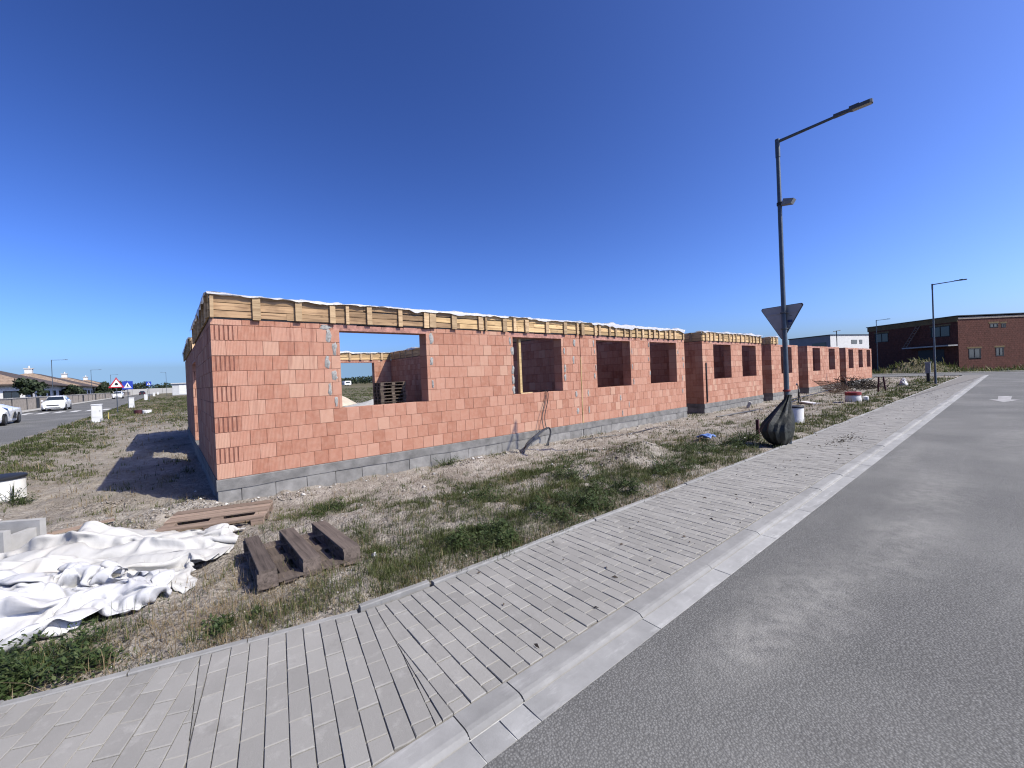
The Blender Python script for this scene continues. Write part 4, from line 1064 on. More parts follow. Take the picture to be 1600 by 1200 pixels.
-19,1,20,-15,5,23,-9,7,30,-2,9,37,-1,10,26,-9,24,23,-10,19,22,-9,1,22,-5,-12,23,-3,-16,25,-13,-7,23,-11,-3,25,-6,0,25,-4,9,24,-8,13,17,-20,6,18,-19,
-2,21,-10,-11,20,-7,-17,26,-5,-3,28,-3,-1,27,-5,-5,23,-5,-11,23,-18,-7,20,-17,2,22,-12,-1,24,-11,3,23,-10,5,24,-9,5,23,-11,8,22,-4,2,26,-3,0,26,-3,-1,
19,-9,-2,26,-4,-7,24,-6,-7,24,-7,-6,25,-7,-2,25,-6,1,23,4,10,24,-2,9,24,-7,10,19,-15,7,12,-23,-4,9,-24,-9,6,-18,-17,-1193,547,-47,23,-9,-5,24,-18,9,
19,-19,16,21,-14,20,20,-10,20,22,-12,17,21,-16,11,20,-17,4,23,-11,-4,24,-3,-7,24,-9,-3,26,-10,7,19,-14,18,23,-13,22,20,-20,11,18,-19,-4,21,-11,-3,27,
-5,-2,22,-3,-9,26,0,-1,23,-10,-1,17,-16,-2,14,-23,-7,16,-20,-6,22,-13,-4,27,-5,-4,28,1,-6,28,0,-5,29,-2,-4,28,-5,0,28,-2,-5,27,-2,-8,23,-10,-4,17,-18,
7,19,-17,7,23,-10,5,24,-9,4,25,-7,2,25,-6,1,24,-6,0,26,-5,-1,25,-6,-4,24,-7,-8,24,-6,-7,23,-5,-6,26,-1,-7,25,-5,-6,24,-2,-7,23,-9,-4,22,-12,7,15,-7,
16,9,-15,-15,20,-19,-7,13,-12,-2,-1195,571,-41,22,-9,0,26,-13,1,20,-15,11,20,-17,6,21,-22,2,19,-27,9,19,-27,22,20,-20,27,22,-11,25,22,-14,19,26,-11,6,
19,-14,12,20,-22,13,3,-31,5,16,-23,-2,20,-17,-4,24,-8,-4,29,1,-3,31,7,0,32,7,3,31,6,-3,26,-3,-11,22,-10,-11,20,-9,-15,27,-2,3,30,2,-3,30,2,-7,27,-2,
-16,24,-6,-14,24,-8,-10,24,-9,-9,24,-11,-6,24,-10,1,21,-16,3,14,-21,-3,19,-10,10,24,-9,5,20,-8,-2,21,-14,-8,22,-14,-6,23,-13,-3,24,-10,0,24,-10,4,24,
-9,4,22,6,2,25,4,-2,26,-3,-4,26,-2,2,25,-6,8,21,-15,4,24,-10,1,10,-15,-17,19,-21,5,16,-17,-3,-1205,579,-52,20,-11,12,29,-11,2,19,-15,8,23,-11,-4,21,
-13,6,17,-13,6,18,-14,17,25,-24,0,21,-31,9,21,-29,17,19,-17,28,21,-8,31,17,-23,22,16,-26,9,16,-19,-6,24,-10,-6,26,1,-11,32,12,8,34,6,-16,21,-9,-28,28,
-2,-17,27,0,-7,25,-5,0,25,-5,3,24,-8,-5,22,-15,-11,19,-17,-13,22,-18,-9,23,-13,-3,21,-9,-2,23,-7,-7,25,-3,-4,26,1,-1,27,-1,7,21,-8,16,24,-6,8,21,-10,
-12,23,-14,-8,21,-15,-9,23,-16,-2,22,-10,0,22,-8,-1,24,-8,3,23,-10,2,23,-13,-3,22,-13,6,16,-10,-9,21,-13,-5,24,-10,6,26,0,7,26,3,1,27,0,3,27,-12,11,
18,-16,8,-1218,576,-61,20,-16,4,28,-16,15,23,0,14,21,-12,10,21,-15,2,22,-12,-5,17,-19,2,16,-12,16,19,-14,7,20,-14,9,24,-19,3,24,-24,6,23,-22,15,21,
-16,16,22,-7,13,24,-9,-2,27,-3,-3,25,-8,-17,27,-9,-6,22,-7,-4,20,-3,-1,29,4,-1,30,-1,12,24,-11,10,23,5,-10,21,-4,-15,21,-10,-17,21,-14,-11,24,-11,-6,
25,-8,-2,25,-5,2,25,-6,5,26,-1,8,26,0,10,27,2,-4,26,-4,0,22,-13,4,17,-19,7,20,-20,-2,21,-18,-4,22,-13,-1,23,-11,0,24,-12,0,22,-13,-4,22,-16,-9,16,-21,
-8,20,-11,-20,19,-18,-9,20,-17,-4,21,-15,-2,20,-11,6,23,-11,-5,31,-13,4,22,3,11,-1211,588,-40,20,-16,4,30,-22,7,22,-15,7,22,-7,14,24,2,11,22,-7,14,19,
-12,13,18,-19,4,17,-19,1,21,-14,-5,17,-18,6,20,-16,8,19,-17,14,25,-15,9,25,-13,4,24,-9,5,23,-10,7,22,-13,2,25,-10,1,27,-3,4,30,4,15,30,5,14,30,-1,8,
25,-8,-1,22,-7,-14,19,-5,-21,20,-5,-22,20,-5,-19,17,-7,-19,25,-7,-1,26,-5,2,26,-2,3,28,0,3,27,0,4,27,-4,-2,25,-7,-1,22,-13,1,21,-17,2,19,-18,3,19,-20,
3,17,-20,-1,25,-8,-2,25,-5,-3,25,-6,-2,25,-9,-1,23,-12,2,21,-17,1,21,-19,0,19,-18,-1,19,-20,-6,19,-18,-10,21,-11,-11,30,-22,-1,24,-10,0,-1220,574,-24,
25,-4,1,37,-14,-4,19,-17,2,12,-12,2,23,-11,2,23,-10,8,24,-7,12,20,-12,9,21,-14,8,20,-15,8,20,-16,7,21,-15,7,24,-14,4,26,-12,4,13,-8,22,26,-3,4,20,-9,
2,24,-10,-5,22,-13,1,25,-7,8,28,-1,11,29,-1,11,23,-13,5,14,-9,0,20,-3,-21,25,0,-18,21,-3,-20,24,-5,-15,23,-5,-14,24,-7,-9,22,-11,-8,20,-16,-4,22,-17,
3,25,-5,7,21,-12,7,24,-10,-1,22,-13,4,20,-16,6,20,-17,3,21,-18,-2,21,-18,-6,23,-14,-4,24,-11,1,25,-6,3,27,-3,3,27,-1,0,27,-1,-6,26,-2,-4,26,-4,-4,25,
-7,0,24,-12,1,22,-12,2,35,-18,0,24,-10,-4,-1254,489,-35,21,-11,9,36,-7,18,22,-4,8,25,0,2,24,4,0,25,-1,-4,25,-8,-3,22,-12,0,22,-13,8,23,-13,9,25,-12,9,
25,-12,7,26,-12,7,9,-10,25,16,-9,21,18,-15,12,23,-7,-10,20,-13,-15,25,-9,-10,23,-6,2,27,-10,4,29,-5,10,24,-5,14,17,-5,17,15,1,-24,23,-2,-20,25,-3,-16,
27,-6,-12,25,-13,-6,24,-10,-8,23,-8,-9,20,-14,-7,22,-12,-9,19,-18,-4,18,-19,0,19,-17,3,21,-15,4,21,-15,2,22,-9,1,25,-11,-4,26,-11,-1,26,-11,0,22,-14,
2,23,-8,-2,21,-12,-10,21,-13,-4,20,-17,2,22,-14,8,26,-6,10,27,-3,6,28,0,0,26,-3,-2,38,-11,-7,20,-5,-15,-1245,520,14,24,-12,-3,26,-18,10,24,-18,8,25,
-14,4,26,-8,3,26,-1,1,25,4,5,24,-5,-8,25,4,1,25,-7,1,25,-9,4,25,-12,7,23,-11,11,16,-15,14,18,-18,13,18,-7,16,10,-9,-16,25,-8,-9,25,-9,-8,24,-7,0,25,
-8,17,22,-8,18,22,-4,15,27,-1,1,27,-10,-11,26,-10,-18,22,10,-19,26,-8,-5,24,-8,-11,22,-14,-5,18,-19,-2,22,-11,-10,23,-8,-11,17,-20,-5,23,-14,-4,16,
-13,1,22,-14,-4,17,-14,10,25,-9,-3,22,-16,5,26,-11,0,26,-10,-2,23,-11,-3,23,-7,-8,24,-10,-7,22,-13,-5,22,-7,-3,21,-13,0,19,-10,-10,23,-12,-3,23,-12,
-2,22,-14,-1,36,-17,0,24,-13,3,-1241,592,-31,26,-8,8,37,-11,17,21,-23,6,22,-21,16,23,-20,18,23,-16,21,22,-19,13,25,-13,5,24,-7,-4,26,-1,5,25,0,6,24,1,
0,22,-14,10,21,-12,11,22,-13,10,16,-15,8,15,-10,-3,23,-3,-11,25,-4,-11,24,-6,-8,23,-14,3,22,-12,7,25,-7,1,30,2,-6,33,13,8,31,7,-15,19,-14,-20,21,-16,
-11,20,-9,-6,18,-14,-3,25,-1,0,19,-16,2,23,-15,5,22,-17,2,20,-16,-8,20,-13,-4,23,-13,0,21,-14,6,24,-14,7,21,-13,-8,23,-12,-7,23,-12,-2,23,-12,1,21,-9,
-2,22,-11,-6,22,-12,-4,22,-6,-13,22,-11,8,20,-7,-15,23,-12,-4,23,-3,-1,24,-8,1,37,-14,1,22,-7,-4,-1249,578,-33,27,-8,3,39,-18,7,23,-11,4,24,-9,6,20,
-11,13,22,-19,9,23,-27,10,21,-26,20,19,-13,25,24,-11,19,24,-9,14,17,-15,2,22,-12,10,22,-11,11,22,-9,12,24,-9,4,26,-5,-5,27,5,-13,27,8,-13,28,4,-9,25,
-5,-2,24,-9,-3,25,-6,-5,28,-2,-3,14,-20,-19,18,-20,-18,22,-18,-10,19,-6,-5,23,-6,2,25,2,-9,26,-5,1,25,-12,4,24,-13,7,24,-14,6,23,-14,5,21,-15,5,22,
-13,-1,25,-14,-3,25,-15,-3,22,-14,5,19,-11,4,21,-10,-6,22,-9,-10,23,-12,-5,22,-9,-2,19,-11,-8,22,-11,2,20,-10,-1,20,-11,-11,22,-11,2,21,1,-13,24,-6,
-3,39,-13,4,23,-8,-7,-1222,591,-13,27,-4,3,31,-10,5,13,-18,11,23,-9,-9,18,-23,-2,19,-20,4,21,-12,7,21,-8,15,20,-23,1,22,-25,12,21,-25,12,20,-17,17,22,
-10,17,24,-8,12,24,-5,7,26,-1,3,21,-1,-11,27,2,-16,30,5,-4,19,-2,-3,26,-8,5,25,-8,18,31,-2,7,24,-10,4,20,-16,-6,18,-19,-9,18,-18,-9,21,-16,-6,24,-10,
2,26,-6,7,27,-4,7,27,-6,3,27,-6,0,27,-4,-2,24,-3,-10,22,-12,3,7,-21,14,22,-5,-16,24,-10,-13,24,-11,-10,24,-12,-4,23,-13,-2,22,-15,-3,21,-18,-6,21,-18,
-4,17,-14,-9,19,-14,-5,23,-11,-1,19,-11,0,21,-13,7,21,-1,-13,22,0,-13,41,-12,3,24,-6,-5,-1218,575,-34,26,10,15,32,-8,33,14,-6,24,23,-10,8,22,-15,-1,
22,-15,-11,20,-12,-19,16,-28,-3,15,-22,11,19,-11,9,21,-14,-1,22,-12,10,24,-14,4,24,-10,10,25,-8,9,24,-6,5,24,-8,6,24,-4,-8,26,-3,0,30,1,13,27,-5,35,
42,13,14,35,7,4,26,-8,0,17,-22,-4,15,-23,-11,17,-19,-14,20,-12,-11,24,-8,-6,27,-6,0,27,-5,5,27,-6,0,24,-6,10,26,-7,4,25,-8,-2,14,-14,15,17,-18,7,13,
-23,-8,8,-19,12,14,-24,-1,24,-12,-6,23,-12,-6,23,-12,-9,22,-14,-13,23,-13,-15,25,-4,-19,23,-10,-18,21,-20,-11,14,-23,1,23,-7,-6,24,-8,3,20,1,-16,35,
-7,-16,25,-5,-1,-1213,574,-33,26,-9,12,29,-18,30,12,-6,22,27,4,5,26,0,9,24,2,13,23,-9,6,17,-22,-3,21,-17,-18,17,-25,-10,18,-21,-3,18,-18,6,22,-12,8,
22,-10,15,22,-8,18,24,-5,17,27,-4,12,27,-3,11,30,-1,11,36,8,9,40,13,-4,35,5,-6,26,-8,-4,15,-25,-2,6,-36,1,11,-22,-28,17,-21,-16,20,-16,-7,23,-12,0,27,
-4,0,27,-4,2,27,-4,4,27,-6,4,27,-6,5,25,-8,5,21,-14,8,18,-18,7,9,-14,11,16,-16,-3,1,-25,-8,23,-12,-7,26,-10,-3,23,-11,-1,24,-12,-1,26,-3,1,25,-11,-1,
24,-16,-3,23,-9,-13,18,-9,-13,21,-3,-14,23,-4,-13,23,-5,-10,36,-10,-19,23,-7,-10,-1219,549,-13,21,-13,17,38,-8,14,16,-12,11,20,-14,-2,20,-12,12,25,3,
4,26,3,6,25,-1,3,22,-11,7,19,-13,12,15,-18,13,18,-16,7,23,-11,7,27,-5,8,30,-1,7,30,-1,5,28,-6,3,23,-11,-1,21,-15,0,24,-10,-2,28,-6,-2,25,-9,3,18,-20,
0,10,-32,0,10,-29,-26,18,-16,-30,25,-7,-18,26,-2,3,20,-11,-12,22,-12,-5,23,-14,-1,23,-14,2,25,-12,2,24,-10,2,25,-9,1,25,-8,3,25,-6,9,17,8,13,16,-17,
-6,26,-7,1,29,-3,1,26,-4,9,25,-9,2,22,-13,1,22,-14,3,22,-13,2,22,-14,4,20,-16,4,18,-19,5,15,-20,-12,17,-12,-18,20,-11,-14,35,-14,-15,22,-9,-9,-1213,
595,-48,21,-16,15,34,-15,18,25,-4,18,18,-15,12,24,-10,6,17,-11,-14,21,-13,-2,25,-7,3,24,-7,7,24,-5,11,25,-5,15,23,-11,14,26,4,9,27,1,11,26,-8,3,21,
-15,1,16,-21,4,11,-26,3,16,-22,-8,22,-14,-2,26,-9,8,27,-7,6,16,-19,8,17,-10,-23,21,-11,-26,26,-12,-11,29,0,-8,26,-6,-5,23,-8,-6,23,-11,-5,22,-12,-4,
23,-12,-2,22,-9,0,24,-8,0,25,-6,3,24,-6,1,24,-4,7,25,-6,1,26,-5,4,27,-5,3,29,-2,6,20,-18,-10,24,-14,-6,22,-14,-5,21,-15,-4,24,-11,-5,21,-13,-4,19,-16,
3,20,-16,13,22,-14,20,15,-12,23,14,-26,-3,30,-21,-14,21,-10,-12,-1207,658,-89,22,-21,2,26,-25,5,22,-28,5,21,-28,15,21,-18,25,20,-6,20,20,-16,-1,22,-3,
-15,25,-6,-4,25,-8,3,23,-12,10,22,-16,14,22,-13,18,22,3,9,11,-19,16,18,-18,1,23,-14,-9,29,-5,-2,22,-7,3,18,-15,5,23,-14,8,26,-13,13,23,-5,8,7,-11,-26,
27,-9,-18,29,-15,5,27,-8,-8,25,-8,-5,24,-8,-5,24,-8,-4,25,-8,-6,24,-8,-6,21,-5,-2,23,-4,-9,26,-5,0,24,-6,5,21,-7,-2,24,-3,8,23,-8,-6,25,-9,-1,25,-7,3,
27,-13,-5,26,-13,-1,26,-14,-3,26,-14,2,25,-5,-4,26,-10,-9,20,-1,9,11,-9,2,18,-13,-7,11,-18,4,22,-3,18,22,-19,-15,11,-16,-16,-1178,614,-45,17,-19,4,20,
-17,-1,21,-17,2,22,-18,7,21,-24,8,22,-28,7,18,-22,18,20,-5,16,23,-8,-2,23,-1,-4,25,-8,4,19,-13,14,24,-15,12,18,-20,2,21,-13,11,14,-14,14,26,-7,0,18,
-16,12,24,-11,5,25,-11,2,24,-8,-11,21,-8,18,24,-5,-6,17,-12,-15,29,-14,-4,25,-15,-7,19,-9,-10,22,-9,-9,22,-8,-5,23,-8,-3,24,-5,-7,26,-5,-7,19,-6,1,26,
-3,5,24,-4,2,21,-5,-4,25,-2,0,23,-6,-4,24,-7,-5,24,-7,1,26,-12,-4,26,-10,-1,28,-12,0,26,-11,1,25,-11,-2,26,-10,1,24,-8,14,19,-6,-20,19,-9,15,10,-16,
-14,15,-12,0,21,-6,-5,17,-6,-7,23,-11,-2,-1123,600,-18,0,-10,21,5,-31,12,15,-19,-7,13,-19,-5,11,-24,-1,21,-12,-5,23,-11,0,21,-14,0,20,-15,13,18,-10,
18,19,-16,13,27,-8,-4,21,-18,7,16,-20,18,16,-16,16,21,-11,12,27,-7,-3,23,-14,8,15,-14,-12,27,-6,2,20,-7,11,29,-4,-3,24,-12,0,22,-12,-4,24,-6,-10,24,
-5,-7,24,-8,-7,23,-10,-8,22,-10,-8,23,-11,-5,23,-11,0,18,-18,3,17,-16,6,22,8,-9,26,3,-6,25,-3,-5,25,-4,-6,25,-5,-6,24,-8,-3,26,-9,-5,27,-11,-1,30,-11,
3,24,-10,5,25,-10,-4,21,-10,-7,25,-6,0,25,-4,7,23,0,11,14,-8,-15,23,-11,-3,7,-15,18,20,-2,-12,29,-15,2,20,-3,-11,-1101,562,-15,0,-6,26,4,-24,21,-5,
-11,24,15,-20,5,10,-20,-6,19,-17,-22,12,-30,-19,26,11,-17,21,-7,6,17,-11,4,19,-20,5,23,-19,18,23,-17,18,24,-20,3,14,-15,19,21,-11,10,26,-9,5,13,-19,
-2,12,-8,5,30,-5,-4,30,-4,14,38,-3,16,17,-18,18,25,4,3,23,-10,-5,23,-11,-7,23,-11,-7,23,-12,-7,23,-9,-9,15,-20,-1,20,-16,-3,20,4,-16,22,4,-14,24,-8,0,
21,-16,-3,21,-12,-9,21,-11,-13,21,-8,-10,25,-5,-5,28,-3,-2,29,0,-7,30,-3,-12,26,-14,-6,22,-11,1,25,-7,-2,25,-6,0,26,-5,2,20,-5,6,22,-11,9,11,-13,12,
18,9,-7,24,-3,-4,21,2,-10,-6,-7,-22,-1045,513,-3,-1,-4,27,-5,-6,28,-9,-21,15,2,-16,27,11,-23,15,19,-17,-4,22,-9,-20,11,-30,-24,20,6,-23,25,9,-15,19,
-17,1,16,-17,18,28,-17,9,23,-20,20,18,-18,16,22,-14,6,15,-14,10,23,-8,-7,29,-7,12,29,-1,27,26,-21,39,9,-34,27,21,-17,10,25,-2,-9,28,4,-16,29,3,-14,25,
-3,-14,24,-6,-12,22,-11,-10,21,-14,-7,20,-15,0,23,-10,-6,13,-16,-10,5,-23,-11,12,-18,-12,20,-13,-11,23,-11,-9,23,-9,-9,26,-5,-8,28,-3,-7,30,1,-5,31,4,
-4,30,6,-4,24,13,0,28,-2,-4,26,-9,-1,25,-11,5,21,-11,3,18,-12,12,17,-13,10,18,5,-8,16,8,-20,14,0,-13,1,-2,-21,-1024,468,-7,1,-8,25,-11,-3,14,-5,4,8,
16,-2,20,3,-17,21,13,-20,25,13,-24,12,11,-18,-9,25,-11,-9,14,-23,-13,24,-2,-12,25,4,6,23,-13,15,19,-20,22,21,-12,20,26,-5,10,23,-12,6,26,-8,6,25,-11,
17,15,-25,25,13,-27,22,21,-16,5,25,-7,-17,36,17,-12,31,8,-30,20,-11,-30,20,-17,-16,23,-4,-13,25,1,-6,26,-2,1,26,-6,4,20,-15,1,16,-21,-4,16,-21,-5,14,
-21,-10,14,-17,-10,18,-16,-11,22,-12,-4,20,-5,-6,27,-1,-4,29,2,-6,29,0,-6,23,0,2,21,-10,2,19,-14,-3,25,0,6,19,-5,9,26,-4,7,25,-3,5,26,-3,2,19,3,-19,
15,3,-19,5,7,-13,5,-3,-24,-1041,438,8,1,-16,-1,-6,-2,14,-6,16,-2,5,-16,12,13,-10,16,25,-14,3,24,-3,15,9,-23,21,22,-12,15,24,-12,12,25,-11,9,16,-11,24,
23,-11,22,14,-21,25,21,-17,14,24,-11,0,26,-1,-5,27,2,-6,25,-3,0,23,-14,-1,16,-19,-7,22,-10,-10,31,3,-13,20,-15,-29,23,-17,-24,26,-14,-6,19,-9,-15,19,
-8,-10,18,-4,-6,24,-4,-9,25,-6,-7,25,-4,-6,25,-2,-4,25,-1,-4,25,-8,-3,23,-11,-4,13,-17,-13,23,-11,-8,25,-7,-3,22,8,10,29,2,5,28,0,4,25,-6,-1,20,-13,7,
18,-20,2,11,-23,4,3,-9,7,23,2,13,28,-7,2,28,-3,10,28,-1,-11,8,4,-25,15,4,-13,-8,1,-22,-1068,410,1,4,-19,-11,0,-13,12,-6,17,8,19,-6,11,3,-17,3,24,-10,
-6,24,-6,-5,20,-6,5,25,-9,14,24,-11,21,23,-12,28,24,-11,33,24,-8,31,19,-17,22,20,-15,7,25,9,0,28,9,-15,8,-21,-21,20,-16,-8,28,-8,3,30,-6,8,26,-8,7,23,
-9,-9,23,-11,-13,25,-13,-7,23,-6,-11,24,-9,-6,22,-7,-8,19,-1,-16,23,-8,-6,21,-6,-12,19,-8,-13,24,-8,-11,24,-9,-8,23,-10,-9,25,-7,-7,26,-6,-4,27,-6,-3,
27,-8,-1,24,0,-14,25,-13,-1,26,-12,1,16,-13,4,9,-14,12,4,-3,12,12,-8,-12,19,-10,-7,17,-19,-1,25,6,13,22,-8,18,16,-13,24,14,-2,-3,2,16,-14,5,-17,-17,
-1071,414,-8,-5,-17,-17,1,-7,-16,22,-7,17,25,2,10,11,13,12,16,-8,-14,23,-2,2,24,-5,-3,26,-3,2,24,-5,8,24,-11,13,22,-10,25,24,-13,23,23,-6,20,22,4,14,
18,-16,-7,12,-21,-4,13,-11,16,30,-7,9,41,-4,14,28,-4,27,28,-3,10,21,-5,-16,16,-11,-19,24,-14,-9,24,-10,-10,23,-7,-11,23,-5,-11,22,-5,-11,25,-3,-3,21,
-8,-13,17,-6,-3,24,-6,-5,24,-4,-9,22,-2,-14,22,-15,3,18,-20,9,23,-17,-2,26,-11,-9,27,-9,-8,26,-7,-9,24,7,-10,24,-5,-13,23,-13,-1,16,-18,8,4,-14,21,18,
-17,-7,15,-16,-9,8,-13,-9,-1,-12,22,5,-16,20,16,-14,-2,17,-10,-2,13,16,-8,-1071,451,-30,-4,-18,-17,14,-2,-12,13,-7,4,26,-1,9,25,-1,7,13,4,14,21,-9,-7,
22,1,13,22,-10,10,24,-8,7,26,-6,7,29,-3,6,18,-6,21,21,-8,13,24,-13,2,22,-12,9,13,-10,20,32,-8,8,36,-5,16,33,-5,21,14,-5,27,25,-6,-1,16,-6,-23,22,-13,
-17,24,-15,-3,23,-7,-10,21,-4,-14,23,-6,-11,23,-7,-11,21,-6,-14,23,-10,-7,16,-8,-17,18,-13,-10,25,-5,-2,25,4,-5,24,-9,4,19,-18,4,19,-9,4,26,-4,3,26,
-8,0,26,-12,0,26,-12,1,25,-11,0,13,-17,-14,23,-13,5,22,-10,13,22,-10,10,22,-12,6,17,-2,-10,0,-24,-3,6,-16,-23,-4,-4,-20,-8,3,-19,-12,-5,3,-1049,458,
-31,20,-9,13,1,-9,14,22,-11,-3,24,-6,-5,17,-5,-1,21,2,13,23,-11,6,18,-11,-11,20,-12,13,25,-2,12,26,1,15,28,1,15,26,-5,17,19,-11,14,25,-11,-1,14,-11,
20,21,-10,11,31,-7,9,37,-6,13,14,-8,34,25,-1,18,27,-1,-2,21,-7,-12,22,-14,-6,23,-7,-11,23,-6,-8,21,-11,-6,22,-13,-7,21,-12,-13,20,-12,-16,20,-13,-19,
19,-11,-17,22,-5,-15,17,-3,-19,23,-8,-10,25,-9,-2,22,-5,9,18,-19,-1,22,-15,1,25,-9,1,29,-4,-4,26,-11,0,25,5,6,23,-12,0,22,-15,7,21,-3,22,30,-9,9,27,
-10,4,22,-14,1,11,-14,-14,-6,3,-25,-23,-2,-8,9,-2,-20,-21,13,0,-1065,447,-43,21,-15,-2,14,-6,10,22,-11,4,21,-7,11,26,-2,-2,24,-9,2,22,-14,0,19,-17,4,
16,-17,12,19,-10,6,24,-7,11,27,-5,12,26,-4,14,20,-3,19,16,-7,11,21,-12,12,26,-3,19,40,-5,14,30,-5,35,14,-7,43,25,-9,20,23,-9,-5,22,-5,-20,22,0,-25,22,
-4,-19,25,-9,-12,24,-10,-7,14,-13,-17,18,-13,-14,19,-13,-14,19,-12,-13,19,-13,-13,22,-12,-3,20,-13,-9,24,-3,-9,22,-8,-6,25,-8,-10,22,-16,-6,22,-18,-3,
20,-13,-1,26,-8,-10,30,1,1,25,8,5,21,-14,-3,21,-5,13,14,-19,9,21,-20,6,23,-13,6,16,2,9,19,5,-4,8,5,-8,-14,2,-17,19,-5,-8,-6,-3,-24,-1098,448,-21,23,
-6,-6,20,-7,8,24,-12,3,24,-8,15,22,0,19,23,-5,17,23,-9,7,24,-9,0,25,-9,-3,22,-13,5,20,-11,12,20,-9,15,23,-9,13,24,-9,10,25,-10,7,28,-7,10,31,-5,17,20,
-8,35,15,-8,35,21,-7,19,22,-12,-9,30,5,-21,24,0,-34,31,5,-24,28,2,-14,26,-3,-10,25,-7,-7,17,-10,-12,20,-14,-8,20,-15,-4,17,-16,-9,18,-19,-6,16,-20,-3,
16,-21,1,17,-19,7,18,-17,-1,19,-16,-7,22,-12,-10,24,-9,-9,22,-15,-2,20,-2,-23,24,2,-9,26,-6,-2,25,-3,6,23,-6,9,6,-27,2,22,-10,6,24,-10,6,15,-11,1,6,
21,12,19,15,11,14,-17,-13,10,2,-23,9,-9,-23,-1118,489,-17,16,-4,11,24,-7,-4,23,-14,-4,21,-21,-7,25,-22,7,23,-13,18,21,-4,17,24,-9,12,24,-8,10,24,-8,9,
24,-9,11,24,-8,12,24,-10,10,24,-10,7,23,-11,3,24,-4,10,24,-7,12,23,-7,17,23,-1,15,24,4,5,28,2,-9,29,-1,-19,29,4,-3,26,-5,-2,20,-7,-10,22,-6,-12,22,-9,
-12,22,-11,-9,22,-14,-7,23,-15,-1,19,-17,-9,16,-20,-12,17,-18,-10,16,-19,-7,15,-20,-3,14,-22,1,16,-22,3,19,-18,0,23,-11,-5,23,-6,-10,27,4,-13,22,-3,7,
24,7,-4,25,-10,3,14,-18,7,10,-19,-13,19,-19,-5,23,-15,6,18,-4,5,17,5,15,11,21,10,22,-8,7,13,-17,-14,10,-12,-22,-1132,541,-8,16,-2,-20,24,-7,-5,19,-11,
3,23,-13,-1,24,-19,-3,25,-16,4,25,-13,5,24,-10,7,25,-9,6,24,-8,7,24,-10,9,24,-9,11,24,-6,11,24,-4,10,24,2,9,23,0,11,24,-6,12,24,-16,11,24,-18,13,24,
-14,10,24,-2,8,25,1,-4,22,1,-14,25,6,-11,25,6,-12,26,2,-9,25,-3,-6,22,-9,-6,22,-14,-7,23,-18,0,18,-23,-8,20,-29,-3,20,-31,-3,20,-29,3,19,-23,-9,20,
-18,-4,18,-10,-10,20,-12,8,19,-12,9,23,-9,-4,18,-7,12,27,-14,3,14,-14,-10,11,3,10,27,2,-5,13,-9,-15,6,-20,-9,27,-6,-6,17,-8,-14,23,-5,12,19,-5,-9,21,
6,11,14,-19,-9,23,-13,-2,-1154,546,13,16,-2,-18,25,-8,-13,23,-11,-6,24,-15,0,20,-16,10,23,-12,-7,21,-9,3,24,-7,6,23,-3,9,24,-3,5,25,-2,-1,25,-5,5,25,
-6,7,25,-5,7,24,-5,7,25,-12,11,25,-18,19,23,-23,32,31,-18,28,17,0,9,21,9,-20,22,-4,-12,21,0,-5,25,1,-8,25,0,-11,24,-1,-10,25,-4,-7,25,-6,-6,25,-5,-4,
25,-8,-4,22,-13,-2,22,-19,-2,21,-26,0,20,-30,-2,19,-31,4,16,-29,-5,13,-22,-2,22,-20,5,16,-22,11,13,-19,6,15,-26,6,16,-23,-6,13,-12,-21,25,-4,5,24,2,3,
21,1,5,10,2,-15,23,2,-12,18,-13,-11,22,12,-5,20,-5,-5,25,-8,-1,26,-11,6,22,-12,-2,]
